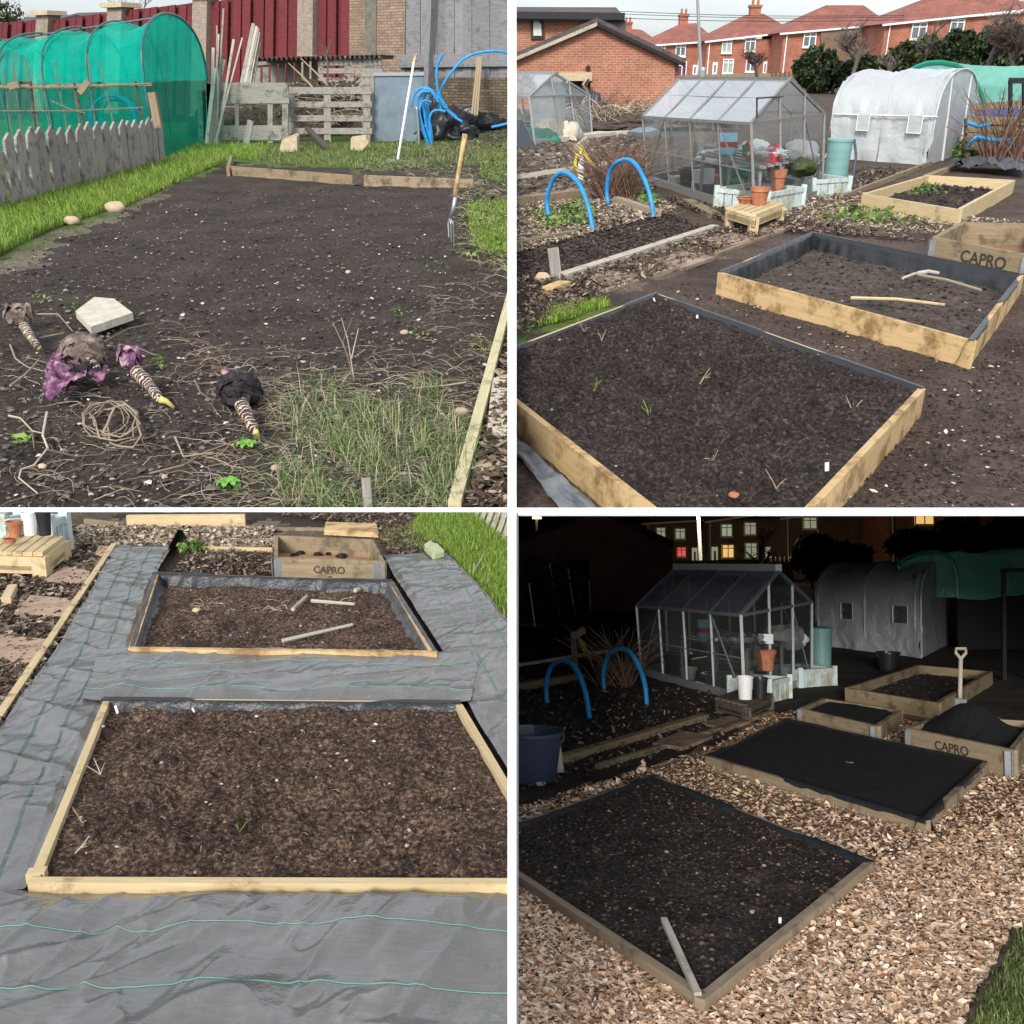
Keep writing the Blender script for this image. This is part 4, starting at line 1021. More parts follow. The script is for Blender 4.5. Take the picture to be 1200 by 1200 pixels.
tag(MB().ext([p + Vector((0, 0, -.01)) for p in q][::-1] if 0 else q, (0, 0, .05)).build('paving_slab', slab_pale, plot=P), 'broken pale sandstone slab lying on the soil by the stalks', 'paving slab')
tag(MB().bar(G(432, 600, .0), V(429, 560, G(432, 596).y), .035, .015, up=(0, 1, 0)).build('wooden_peg', grey_wood, plot=P), 'small grey wooden peg in the grass at the bottom', 'peg')

# uprooted kale stumps
def leaf_sheet(mb, c, L, w_, az_, lift, seed, droop=.4):
    """crinkled leaf with a ruffled rim"""
    nu, nv = 15, 11; s = np.linspace(0, 1, nu)[:, None]; v = np.linspace(-1, 1, nv)[None, :]
    wd = w_ * np.sin(np.clip(s * .85 + .12, 0, 1) * np.pi) ** .6
    x = s * L + 0 * v; y = v * wd * (1 + .2 * (vn(s * 6 + seed, v * 2, seed) - .5))
    z = lift * np.sin(s * 2.6) - droop * s * s * L * .5 + np.abs(v) ** 2 * .25 * wd + (fbm(s * 9 + seed, v * 4.5, seed, 3) - .5) * .11 * (.2 + np.abs(v)) * L / .3
    X = c[0] + x * math.cos(az_) - y * math.sin(az_); Yv = c[1] + x * math.sin(az_) + y * math.cos(az_)
    mb.grid(np.stack([X, Yv, np.maximum(c[2] + z, .004)], -1))
def stump(lb, head, tip, pts, r0, hr, kind):
    r0 *= 1.2
    Yh = G(head[0], head[1] + 18).y
    t = thing('kale_stump', lb, 'kale stump', P, G(*tip), 'uprooted purple kale stumps')
    q = []
    for i, (u, v) in enumerate(pts): 
        g = G(u, v, .05 + .05 * (1 - i / len(pts))); q.append(g)
    o = []
    for i in range(len(q) - 1):
        for s in np.linspace(0, 1, 7, endpoint=False): o.append(q[i].lerp(q[i + 1], s))
    o.append(q[-1]); n = len(o)
    mb = MB(); mb.tube(o, lambda s: r0 * (1 - .45 * s) * (1 + .09 * math.sin(s * 75)), 12); mb.build('stalk', stalk, t, smooth=True)
    e = q[-1]; tp = G(*tip, .02); MB().tube([e, e.lerp(tp, .5) + Vector((0, 0, .012)), tp], r0 * .5, 8, r0 * .22).build('root_tip', yellow_root, t, smooth=True)
    h = G(head[0], head[1], .10)
    mb = MB(); hr *= 1.35; mb.blob(h, hr, hr, hr * .9, seed=head[0] % 7, amp=.3, n=26, fr=3.5)
    for k in range(9): leaf_sheet(mb, (h.x, h.y, h.z - .01), hr * 1.15, hr * .6, k * .75, .05 + .02 * (k % 3), head[0] % 13 + k, .9)
    mb.build('head', kind, t, smooth=True)
    return t, h
stump('withered dark red kale stump at the far left edge', (22, 370), (48, 411), [(28, 382), (36, 395), (45, 407)], .028, .062, kale_dry)
t, h = stump('large kale stump with torn purple leaves spread below its grey head', (98, 412), (106, 440), [(106, 425), (112, 432), (116, 438)], .03, .085, kale_dry)
mb = MB()
for k, (u, v, L, w_, a_) in enumerate([(96, 420, .20, .085, -2.3), (92, 432, .20, .09, -2.0), (98, 440, .20, .08, -1.7), (112, 440, .12, .065, -1.0), (86, 452, .17, .08, -2.0)]):
    leaf_sheet(mb, G(u, v, .06), L, w_, a_, .05, 20 + k, .5)
mb.build('leaf', kale, t, smooth=True)
mb = MB(); leaf_sheet(mb, G(100, 440, .07), .11, .06, -.6, .04, 44); leaf_sheet(mb, G(96, 432, .08), .12, .05, -1.2, .05, 48); mb.build('rotten_leaf', kale_black, t, smooth=True)
stump('small glossy purple kale stump with a striped stalk pointing right', (152, 422), (204, 478), [(160, 436), (174, 450), (187, 468)], .034, .045, kale)
t, h = stump('blackened kale stump with a striped stalk beside the grass', (280, 458), (304, 515), [(283, 474), (290, 488), (298, 505)], .032, .075, kale_black)
MB().blob(G(265, 436, .05), .025, .025, .025, 3, .2, 12).build('bud', kale, t, smooth=True)
# pale roots coiled beside them
def squiggle(lb, cu, cv, ru, rv, turns, r, seed, h=.06):
    rr = random.Random(seed); q = []; N = int(turns * 11)
    for i in range(N):
        a = i / 11 * 6.28 + seed; k = .45 + .55 * abs(math.sin(i * .31 + seed)); q.append(G(cu + ru * k * math.cos(a) + rr.gauss(0, 3), cv + rv * k * math.sin(a) + rr.gauss(0, 2), .01 + h * rr.random()))
    tag(MB().tube(q, r, 5, r * .5).build('root_coil', straw, plot=P, smooth=True), lb, 'roots')
squiggle('loose coil of pale roots below the large kale stump', 128, 495, 33, 26, 6, .0045, 3)
squiggle('thicker pale root bent around the coil of roots', 140, 500, 28, 30, 1.2, .008, 9)
def wander(pts, r, lb=None, mb=None):
    q = [G(u, v, .012 + .02 * R.random()) for u, v in pts]
    (mb or MB()).tube(q, r, 5, r * .45)
mb = MB()
for pts in ([(12, 404), (18, 420), (32, 430), (60, 437)], [(12, 452), (28, 440), (40, 428), (46, 420)], [(10, 487), (24, 490), (38, 505), (52, 508)], [(55, 483), (50, 510), (56, 525), (40, 545), (25, 550), (22, 560), (44, 578)], [(56, 527), (90, 535), (120, 532)], [(38, 505), (40, 525)], [(175, 555), (215, 545), (240, 530), (280, 515)], [(205, 512), (215, 535), (250, 530)], [(120, 402), (150, 385), (182, 378)], [(128, 405), (105, 405)], [(44, 368), (68, 368), (85, 388)], [(46, 396), (75, 390)], [(228, 445), (235, 460), (250, 470)]):
    wander(pts, .006, mb=mb)
tag(mb.build('pale_roots', straw, plot=P, kind='stuff'), 'long pale roots strewn on the soil around the stumps', 'roots')
# scattered dead stems, stones, grass
C = np.concatenate([sample(P, [(10, 420), (600, 400), (600, 600), (10, 600)], 640, 1.2), sample(P, [(290, 430), (560, 430), (560, 600), (220, 600)], 800, 1.2), sample(P, [(205, 375), (290, 430), (300, 470), (240, 440)], 90, 1), sample(P, [(490, 340), (590, 320), (575, 420), (500, 400)], 110, 1), sample(P, [(300, 440), (340, 430), (350, 500), (300, 510)], 80, 1)])
tag(stems(MB(), C, .20, .0016, .022, 1.0, 7, 3).build('dead_stems', straw, plot=P, kind='stuff'), 'thin dead stems tangled over the front of the soil', 'dead stems')
C = sample(P, [(10, 250), (560, 210), (600, 330), (560, 600), (10, 600)], 1100, .8)
tag(stones(MB(), C, .006, .6, .55).build('pebbles', pebble, plot=P, kind='stuff'), 'small pale pebbles scattered through the soil', 'pebbles')
C = sample(P, [(0, 320), (60, 275), (200, 225), (560, 210), (600, 330), (560, 600), (0, 600)], 7000, .9)
tag(stones(MB(), C, .007, .7, .5).build('soil_crumbs', islands('crumb_grey', [(0, (.02, .016, .014)), (.6, (.09, .078, .068)), (1, (.19, .165, .145))], .95), plot=P, kind='stuff'), 'loose crumbs of dark soil', 'soil')
for k, (u, v, r, lb) in enumerate([(474, 391, .024, 'round tan stone beside a small green weed'), (394, 492, .024, 'pinkish oval stone in the grass clump'), (135, 247, .10, 'pale rock on the worn edge of the turf by the fence'), (541, 485, .03, 'reddish brick fragment beside the long plank'), (84, 262, .07, 'white stone at the edge of the turf'), (50, 548, .016, 'small orange stone among the bottom left roots'), (323, 550, .018, 'orange pebble below the yellow root tip'), (408, 320, .02, 'white stone in the middle of the soil')]):
    mb = MB(); g = G(u, v); mb.blob((g.x, g.y, r * .4), r * 1.2, r, r * .75, k, .2, 12)
    tag(mb.build('stone', stone_tan if k % 3 else plain('pinkish_stone%d' % k, (.42, .30, .22), .8), plot=P, smooth=True), lb, 'stone')
turf = [(-60, 330), (-60, 225), (10, 240), (200, 188), (232, 172), (600, 176), (600, 200), (430, 196), (272, 188), (232, 203), (150, 243), (60, 268), (8, 292)]
turf1 = [(-60, 330), (-60, 225), (10, 240), (200, 188), (232, 172), (320, 172), (300, 188), (272, 186), (232, 203), (150, 240), (60, 268), (8, 294)]
C = sample(P, turf1, 42000, 1.2); tag(blades(MB(), C, .085, .006, .5).build('turf', grass_bright, plot=P, kind='stuff'), 'bright green turf along the picket fence', 'grass')
C = sample(P, [(300, 190), (300, 172), (600, 168), (600, 180), (560, 195), (430, 198)], 6000, 1.2); tag(blades(MB(), C, .07, .006, .8).build('rough_grass', grass_dull, plot=P, kind='stuff'), 'rough grass before the compost pallets', 'grass')
C = sample(P, [(430, 200), (440, 165), (600, 150), (600, 210)], 1300, 1.2); C2 = sample(P, [(535, 300), (540, 215), (600, 200), (600, 330)], 500, .8)
tag(leaves(MB(), np.concatenate([C, C2]) + np.array([0, 0, .03]), .05, .5).build('weeds', islands('leaf_weed_dull', [(0, (.03, .06, .018)), (.6, (.09, .15, .04)), (1, (.24, .28, .09))], .6), plot=P, kind='stuff'), 'leafy weeds by the blue pipes and fork', 'weeds')
C = np.concatenate([sample(P, [(545, 240), (600, 235), (600, 300), (555, 290)], 2600, .8), sample(P, [(560, 265), (600, 270), (600, 300), (560, 295)], 900, .8), sample(P, [(560, 180), (600, 180), (600, 215), (565, 210)], 900, .8)])
tag(blades(MB(), C, .05, .006, .7).build('mossy_grass', grass_bright, plot=P, kind='stuff'), 'mossy green patches right of the fork', 'grass')
C = sample(P, [(420, 200), (440, 180), (600, 150), (600, 330), (540, 300), (540, 215)], 900, .8)
tag(stems(MB(), C, .25, .003, .05, 1.2, 5, 3).build('dead_stems', straw, plot=P, kind='stuff'), 'dry stems among the weeds beside the fork', 'dead stems')
def tuft(poly, n, h, lb, w_=.0020):
    n = int(n * .85)
    C = sample(P, poly, n, .6)
    tag(blades(MB(), C, h, w_, 1.25, .45).build('grass_tuft', grass_blade, plot=P), lb, 'grass tuft', 'grass tufts in the front of the soil')
tuft([(372, 500), (420, 470), (470, 480), (500, 520), (480, 560), (420, 560), (370, 530)], 1300, .085, 'thick green grass clump in the middle of the front weeds')
tuft([(480, 500), (545, 490), (560, 560), (540, 600), (490, 600), (500, 540)], 900, .08, 'grass clump against the foot of the long plank')
tuft([(322, 490), (370, 440), (410, 450), (400, 490), (350, 530)], 330, .09, 'thin upright grass beside the blackened stump')
tuft([(325, 540), (380, 560), (400, 600), (325, 600)], 300, .10, 'sparse grass at the bottom left of the clump')
tuft([(480, 455), (520, 450), (520, 490), (480, 490)], 200, .08, 'sparse grass above the right clump')
tuft([(380, 590), (480, 560), (490, 600), (380, 612)], 240, .09, 'grass blades around the small grey peg')
C = np.concatenate([sample(P, [(u - 12, v - 7), (u + 12, v - 7), (u + 12, v + 7), (u - 12, v + 7)], 26, .3) for u, v in ((50, 350), (80, 358), (490, 392), (285, 522), (270, 572), (25, 515), (512, 315), (468, 368), (185, 425), (565, 408))])
tag(leaves(MB(), C + np.array([0, 0, .015]), .03, .5).build('weeds', leaf_weed, plot=P, kind='stuff'), 'tiny green weeds dotted over the soil', 'weeds')
for k, (u, v) in enumerate([(290, 525), (268, 570)]):
    g = G(u, v); mb = MB()
    for j in range(7): leaf_sheet(mb, (g.x, g.y, .015), .05, .018, j * .9 + k, .015, j + 60, .2)
    tag(mb.build('weed', plain('fresh_leaf%d' % k, (.16, .36, .06), .5), plot=P, smooth=True), ['fresh green seedling under the yellow root tip', 'broad-leaved green weed near the bottom edge'][k], 'weed')
mb = MB()
for a in ([(455 - 40, 445), (405, 410), (390, 378)], [(415, 445), (408, 400), (400, 372)], [(412, 420), (420, 385)], [(415, 445), (402, 400), (413, 372)]):
    Y0 = G(414, 444).y; mb.tube([V(u, v, Y0) for u, v in a], .004, 4, .002)
tag(mb.build('dead_weed_stalk', straw, plot=P), 'upright dead forked weed stalk in the soil', 'stalk')
tag(MB().tube([G(483, 455, .03), G(520, 452, .02), G(546, 448, .03)], .006, 5).build('stick', straw, plot=P), 'straight pale stick lying left of the plank', 'stick')
# ================================================================ builders shared by plots
def P4(plot, px): return [plot.G(*p) for p in px]
def raised_bed(plot, lb, tops, hb, mat_, soil=None, grp=None, th=.045, name='raised_bed', clod=None, fill=.8, amp=.02, res=(60, 40), clods=0, csize=.012, mound=0, mats=None, liner_sides=(), brackets=False, fr=7, linermat=None, ragged=.3):
    """four boards round a bed: tops = ground points of the outer rim lifted to height hb (near-left, near-right, far-right, far-left)"""
    c = [plot.G(u, v, hb) for u, v in tops]; ctr = sum(c, Vector()) / 4; ctr.z = 0
    t = thing(name, lb, 'raised bed', plot, ctr, grp)
    names = []
    for i in range(4):
        a, b = c[i].copy(), c[(i + 1) % 4].copy(); d = (b - a).normalized(); n = Vector((-d.y, d.x, 0))
        if (ctr - a).dot(n) < 0: n = -n
        a += n * th / 2; b += n * th / 2
        ext_ = 0 if i % 2 else 0
        a.z = b.z = hb / 2 - .02
        if i % 2: a += d * th; b -= d * th
        MB().bar(a, b, th, hb + .04).build('board', (mats or [mat_] * 4)[i], t)
    def ins(p, m=th): 
        v = ctr - p; v.z = 0; return p + v.normalized() * m * 1.45
    q = [ins(p) for p in c]
    if soil:
        bed_soil(plot, [(p.x, p.y, 0) for p in q], soil, clod, t, hb * fill, amp, res[0], res[1], clods, csize, mound, seed=int(abs(ctr.x) * 10) + 3, fr=fr)
    for i in liner_sides:
        a, b = c[i].copy(), c[(i + 1) % 4].copy(); N = 90; d = (b - a).normalized(); inn = Vector((-d.y, d.x, 0)); a.z = b.z = 0
        if (ctr - a).dot(inn) < 0: inn = -inn
        rows = []
        for j, (off, z) in enumerate(((-.004, hb - .02), (-.001, hb + .006), (th + .001, hb + .007), (th + .006, hb * .8), (th + .012, hb * .45), (th + .03, hb * .02))):
            r = []
            for k in range(N + 1):
                p = a.lerp(b, k / N); wv = vn(k * .35, j * .7 + i * 5, 4) * (1 if j > 2 else 1) - (0 if j > 2 else .5)
                g = min(1, max(0, (fbm(k * .045 + i * 7.3, 1.7, 15, 2) - .5) * 9 + ragged * 4)); o_ = off
                if j < 2: o_ = lerp(th + .0005, off, g); z = [hb - .02, hb + .006][j] + (0 if g > .98 else .001)
                if j == 0 and g < .98: z = hb + .003
                pp = p + inn * (o_ + wv * (.035 if j > 3 else .012 if j == 3 else 0)); r.append((pp.x, pp.y, z + (wv * .015 if j == 0 and g > .98 else 0)))
            rows.append(r)
        MB().grid(np.array(rows)).build('liner', linermat or liner, t, smooth=True)
    if brackets:
        for i in (0, 1):
            p = c[i]; d1 = (c[(i + 1) % 4] - p).normalized(); d2 = (c[(i - 1) % 4] - p).normalized()
            mb = MB()
            for d, o in ((d1, d2), (d2, d1)):
                cc = p + d * .035 - o * .003; cc.z = 0
                mb.bar(cc + Vector((0, 0, hb * .08)), cc + Vector((0, 0, hb * .93)), .07, .004, up=o)
            mb.build('hinge_plate', steel, t)
    return t, c, q
def board_between(plot, lb, a, b, h, w_=.05, mat_=None, name='timber_edging', cat='edging', grp=None, lift=0):
    p, q = plot.G(*a), plot.G(*b); p.z = q.z = h / 2 - .03 + lift
    return tag(MB().bar(p, q, w_, h + .06).build(name, mat_ or aged_wood, plot=plot), lb, cat, grp)
def greenhouse(plot, lb, A, B, C, a, b, c, r1, r2, bays=4, gposts=(.35, .65), mframe=None, grp=None, bars=1.0, roofm=None, wallm=None, door=True):
    G_, V_ = plot.G, plot.V
    A, B, C = G_(*A), G_(*B), G_(*C); D = A + C - B
    a, b, c = V_(*a, A.y), V_(*b, B.y), V_(*c, C.y); d = a + c - b
    r1 = V_(*r1, (B.y + C.y) / 2); r2 = V_(*r2, (A.y + D.y) / 2)
    mframe = mframe or alu
    t = thing('greenhouse', lb, 'greenhouse', plot, (A + B + C + D) / 4, grp)
    k = .034 * bars
    base = MB()
    for p, q in ((A, B), (B, C), (C, D), (D, A)): base.bar(p + Vector((0, 0, .04)), q + Vector((0, 0, .04)), k * 1.5, .1)
    base.build('base_rail', mframe, t)
    fr = MB()
    for p, q in ((a, b), (b, c), (c, d), (d, a)): fr.bar(p, q, k * 1.0, k * 1.1)
    fr.bar(r1, r2, k * 1.8, k * 1.8); 
    for p, e in ((b, r1), (c, r1), (a, r2), (d, r2)): fr.bar(p, e, k, k * 1.3)
    fr.build('eaves_frame', mframe, t)
    for p, q in ((A, a), (B, b), (C, c), (D, d)): MB().bar(p, q, k * 1.05, k * 1.05, up=(0, 1, 0)).build('corner_post', mframe, t)
    for i in range(1, bays):
        s = i / bays
        MB().bar(A.lerp(B, s), a.lerp(b, s), k * .8, k, up=(0, 1, 0)).build('glazing_bar', mframe, t)
        MB().bar(D.lerp(C, s), d.lerp(c, s), k * .8, k, up=(0, 1, 0)).build('glazing_bar', mframe, t)
        MB().bar(a.lerp(b, s), r2.lerp(r1, s), k * .9, k).build('roof_bar', mframe, t)
        MB().bar(d.lerp(c, s), r2.lerp(r1, s), k * .9, k).build('roof_bar', mframe, t)
    def gable(p, q, pe, qe, rr, s):
        bt = p.lerp(q, s); e = pe.lerp(rr, min(1, s * 2)) if s < .5 else rr.lerp(qe, (s - .5) * 2)
        return bt, e
    for s in gposts:
        MB().bar(*gable(B, C, b, c, r1, s), k * .9, k * .9, up=(1, 0, 0)).build('gable_bar', mframe, t)
        MB().bar(*gable(A, D, a, d, r2, s), k * .9, k * .9, up=(1, 0, 0)).build('gable_bar', mframe, t)
    br = MB()
    br.bar(A.lerp(B, .0), a.lerp(b, 1 / bays), k * .45, k * .45); br.bar(B, b.lerp(a, 1 / bays), k * .45, k * .45)
    br.bar(A.lerp(a, .5), B.lerp(b, .5), k * .5, k * .5); br.bar(D.lerp(d, .5), C.lerp(c, .5), k * .5, k * .5)
    br.bar(C, c.lerp(b, .3), k * .45, k * .45); br.bar(D, d.lerp(c, 1 / bays), k * .45, k * .45)
    br.bar(C, c.lerp(d, 1 / bays), k * .45, k * .45)
    br.build('diagonal_brace', mframe, t)
    MB().bar(b.lerp(c, .02) + Vector((0, 0, .0)), c.lerp(b, .02), k * .9, k * .9).build('tie_bar', mframe, t)
    rg = MB(); mid = .55
    rg.bar(a.lerp(r2, mid), b.lerp(r1, mid), k * .35, k * .35); rg.bar(d.lerp(r2, mid), c.lerp(r1, mid), k * .35, k * .35); rg.build('roof_rail', mframe, t)
    gl = wallm or glass; rgm = roofm or roof_glass
    for p, q, pe, qe in ((A, B, a, b), (D, C, d, c)):
        MB().poly([p, q, qe, pe]).build('side_glazing', gl, t)
    MB().poly([B, C, c, r1, b]).build('gable_glazing', gl, t); MB().poly([A, D, d, r2, a]).build('gable_glazing', gl, t)
    dz = Vector((0, 0, k * .3))
    MB().poly([a + dz, b + dz, r1 + dz, r2 + dz]).build('roof_glazing', rgm, t); MB().poly([d + dz, c + dz, r1 + dz, r2 + dz]).build('roof_glazing', rgm, t)
    return t, dict(A=A, B=B, C=C, D=D, a=a, b=b, c=c, d=d, r1=r1, r2=r2)
def inside(g, s, w_, z=0):
    """a spot inside a greenhouse: s along the near side, w_ across"""
    p = g['A'].lerp(g['B'], s).lerp(g['D'].lerp(g['C'], s), w_); p.z = z; return p
def poly_tunnel(plot, lb, fl, fr, bl, apex, apex2=None, wall=.45, hoops=(0, .45, 1), cover=None, endm=None, sag=.08, grp=None, name='polytunnel', windows=True, hoopm=None, cat='polytunnel', crump=.05, windowm=None, power=.8, wins=((.12, .25), (.62, .74)), skirt=None, depth_scale=1.0):
    fl, fr, bl = plot.G(*fl), plot.G(*fr), plot.G(*bl); fr = fl + (fr - fl) * depth_scale; ax = bl - fl
    za = plot.V(*apex, (fl.y + fr.y) / 2).z; zb = plot.V(*apex2, ((fl + fr) / 2 + ax).y).z if apex2 else za
    t = thing(name, lb, cat, plot, (fl + fr) / 2 + ax / 2, grp); K, N = 60, 30
    def sec(s, j, out=0):
        l, r = fl + ax * s, fr + ax * s; zt = za + (zb - za) * s; zw = zt * wall
        th = math.pi * j / N; f = .5 - .5 * math.cos(th)
        p = l.lerp(r, f); p.z = zw + (zt - zw) * math.sin(th) ** power
        return p
    A = []
    nh = sorted(set(hoops) | {0, 1})
    for i in range(K + 1):
        s = i / K; row = []
        prev = max([h for h in nh if h <= s + 1e-9]); nx = min([h for h in nh if h >= s - 1e-9]); sg = math.sin(math.pi * (s - prev) / (nx - prev)) if nx > prev else 0
        l = fl + ax * s; r = fr + ax * s
        cols = [(l, 0)] if True else []
        for q in (0, .33, .66): row.append((l.x + crump * (vn(s * 9, q * 4, 7) - .5), l.y + crump * 2 * (vn(s * 7, q * 5 + 9, 7) - .5), sec(s, 0).z * q))
        for j in range(N + 1):
            p = sec(s, j); n = math.sin(math.pi * j / N)
            wr_ = crump * ((fbm(s * 9 + j * .12, j * .45, 12, 4) - .5) * 2.0 + .8 * (abs(fbm(s * 4 + j * .12, j * .28, 22, 2) - .5)) )
            row.append((p.x, p.y + wr_ * (1.2 - n), p.z - sag * sg * n + wr_ * n))
        for q in (.66, .33, 0): row.append((r.x, r.y, sec(s, N).z * q))
        A.append(row)
    MB().grid(np.array(A)).build('cover', cover or poly_white, t, smooth=True)
    for s, nm in ((0, 'end_cover'), (1, 'end_cover')):
        rows = [[], []]
        l = fl + ax * s; r = fr + ax * s
        top = [sec(s, j) for j in range(N + 1)]
        M_ = 8; rr = []
        for m in range(M_ + 1):
            row = []
            for j in range(N + 1):
                p = top[j]; b_ = Vector((p.x, p.y, 0)); q = b_.lerp(p, m / M_); w2 = crump * (fbm(j * .7, m * .5, 5, 3) - .5) * (1 - abs(m / M_ * 2 - 1)); row.append((q.x + w2, q.y + w2, q.z))
            rr.append(row)
        MB().grid(np.array(rr)).build(nm, endm or cover or poly_white, t, smooth=True)
    for s in hoops:
        pts = [fl + ax * s] + [sec(s, j) + Vector((0, -.01, .015)) for j in range(N + 1)] + [fr + ax * s]
        MB().tube(pts, .013 if s else .02, 6).build('hoop', hoopm or cover or poly_white, t, smooth=True)
    if windows:
        for (s0, s1) in wins:
            z0, z1 = sec(.3, 0).z * .82, sec(.3, 0).z * 1.28
            q = [fl + ax * s0, fl + ax * s1]; o = Vector((0, -.05, 0)) - (fr - fl).normalized() * .03
            pts = [Vector((q[0].x, q[0].y, z0)) + o, Vector((q[1].x, q[1].y, z0)) + o, Vector((q[1].x, q[1].y, z1)) + o, Vector((q[0].x, q[0].y, z1)) + o]
            wn = MB(); wn.ext(pts, (0, .02, 0)); wo = wn.build('window', windowm or poly_clear, t)
            f2 = MB()
            for i in range(4): f2.bar(pts[i] + Vector((0, -.012, 0)), pts[(i + 1) % 4] + Vector((0, -.012, 0)), .012, .012)
            w2 = f2.build('frame', white_plastic, t); w2.parent = wo
    return t, sec, (fl, fr, ax, za)
def feedbag(c, sx, sy, sz, mt, band, t):
    rows = []
    for z, k, d in ((0, .92, .8), (.06, 1, 1), (.5, 1.02, 1.05), (.8, .97, .85), (.93, .95, .4), (1, .98, .12)):
        rows.append([(c.x + sx / 2 * k * math.copysign(abs(math.cos(a)) ** .5, math.cos(a)), c.y + sy / 2 * d * math.copysign(abs(math.sin(a)) ** .6, math.sin(a)), c.z + sz * z + .01 * vn(a * 2, z * 5, 4)) for a in np.linspace(0, 2 * math.pi, 25)])
    MB().grid(np.array(rows)).build('bag', mt, t, smooth=True)
    if band:
        r = [[(p[0] + (p[0] - c.x) * .02, p[1] + (p[1] - c.y) * .05, c.z + sz * z) for p in rows[2]] for z in (.38, .62)]
        MB().grid(np.array(r)).build('printed_band', band, t, smooth=True)
def hoop_pipe(plot, lb, pts, r, m_=None, grp=None, dy=0):
    """bent pipe standing in the ground: first and last points are its feet"""
    a, b = plot.G(*pts[0]), plot.G(*pts[-1]); n = len(pts); q = []
    for i, (u, v) in enumerate(pts):
        s = (u - pts[0][0]) / (pts[-1][0] - pts[0][0]); q.append(plot.V(u, v, lerp(a.y, b.y, s)) if 0 < i < n - 1 else (a if i == 0 else b))
    o = []
    for i in range(n - 1):
        p0, p1, p2, p3 = q[max(i - 1, 0)], q[i], q[i + 1], q[min(i + 2, n - 1)]
        for s in np.linspace(0, 1, 6, endpoint=False): o.append(.5 * ((2 * p1) + (p2 - p0) * s + (2 * p0 - 5 * p1 + 4 * p2 - p3) * s * s + (3 * p1 - p0 - 3 * p2 + p3) * s ** 3))
    o.append(q[-1]); return tag(MB().tube(o, r, 8).build('hoop_pipe', m_ or blue_pipe, plot=plot, smooth=True), lb, 'pipe hoop', grp)
def pot(plot, lb, c, r, h, m_, name='flower_pot', cat='flower pot', soil=True, rim=True, grp=None):
    t = thing(name, lb, cat, plot, c, grp)
    MB().lathe(c, [(r * .7, 0), (r * .95, h * .8)] + ([(r * 1.08, h * .8), (r * 1.08, h)] if rim else [(r, h)]) + [(r * .93, h), (r * .85, h * .8), (.001, h * .78)], 18).build('pot', m_, t, smooth=False)
    if soil: MB().lathe((c[0], c[1], c[2]), [(.001, h * .87), (r * .9, h * .84)], 14).build('compost', soil_dark, t)
    return t
def bucket(plot, lb, c, r, h, m_, name='bucket', cat='bucket', handle=True):
    t = thing(name, lb, cat, plot, c)
    MB().lathe(c, [(r * .78, 0), (r * .97, h * .93), (r * 1.05, h * .93), (r * 1.05, h), (r * .95, h), (r * .75, h * .1), (.001, h * .1)], 26).build('body', m_, t, smooth=False)
    if handle:
        MB().tube([Vector(c) + Vector((r * 1.03 * math.cos(a), r * .25 * math.sin(a) - r * .2, h * .92 - .6 * r * math.sin(a))) for a in np.linspace(0, math.pi, 12)], .006, 5).build('handle', steel, t)
    return t
def pallet_table(plot, lb, tl, n=6, mat_=None, grp=None, tops=None, hz=.3, low=.12):
    """low stack of pallet boards: top corners near-left, near-right, far-right, far-left at height hz"""
    c = [plot.G(u, v, hz) for u, v in tops]; ctr = sum(c, Vector()) / 4; ctr.z = 0; m_ = mat_ or clean_wood
    t = thing('pallet_table', lb, 'pallet', plot, ctr, grp)
    nn = n
    for i in range(nn):
        s = (i + .5) / nn; a = c[0].lerp(c[3], 0).lerp(c[1], 0)
        p = c[0].lerp(c[1], s); q = c[3].lerp(c[2], s); wd = (c[1] - c[0]).length / nn * .82
        MB().bar(p - Vector((0, 0, .01)), q - Vector((0, 0, .01)), wd, .025).build('slat', m_, t)
    for z, hh in ((hz - .07, .09), (low, .05)):
        mb = MB()
        for p, q in ((c[0], c[1]), (c[3], c[2]), (c[1], c[2]), (c[0], c[3])):
            p, q = p.copy(), q.copy(); p.z = q.z = z; mb.bar(p, q, .03, hh)
        mb.build('side_board', m_, t)
    for p in c:
        q = p.lerp(Vector((ctr.x, ctr.y, hz)), .1)
        MB().bar(Vector((q.x, q.y, 0)), Vector((q.x, q.y, hz - .03)), .09, .09, up=(0, 1, 0)).build('leg', m_, t)
    return t, c
def trough(plot, lb, base, hpx, mat_=None, grp=None, depth=.5, n=7):
    """slatted wooden planter: base = near-left, near-right picture points, hpx its height in the picture"""
    a, b = plot.G(*base[0]), plot.G(*base[1]); za = plot.V(base[0][0], base[0][1] - hpx, a.y).z
    d = b - a; nrm = Vector((-d.y, d.x, 0)).normalized(); nrm = nrm if nrm.y > 0 else -nrm; c, e = b + nrm * depth, a + nrm * depth
    t = thing('planter', lb, 'planter', plot, (a + b + c + e) / 4, grp); m_ = mat_ or blue_paint
    for p, q in ((a, b), (b, c), (e, c), (a, e)):
        mb = MB(); L = (q - p).length; k = max(3, int(L / .11))
        for i in range(k):
            x = p.lerp(q, (i + .5) / k); mb.bar(x, x + Vector((0, 0, za * .93)), L / k * .86, .02, up=(-(q - p).y, (q - p).x, 0))
        mb.build('slat_side', m_, t)
    mb = MB()
    for p, q in ((a, b), (b, c), (c, e), (e, a)): mb.bar(p + Vector((0, 0, za * .9)), q + Vector((0, 0, za * .9)), .05, .05)
    mb.build('top_rail', m_, t)
    for p in (a, b, c, e): MB().bar(p, p + Vector((0, 0, za * 1.12)), .06, .06, up=(0, 1, 0)).build('corner_post', m_, t)
    MB().poly([a + Vector((0, 0, za * .75)), b + Vector((0, 0, za * .75)), c + Vector((0, 0, za * .75)), e + Vector((0, 0, za * .75))]).build('soil', soil_dark, t)
    return t
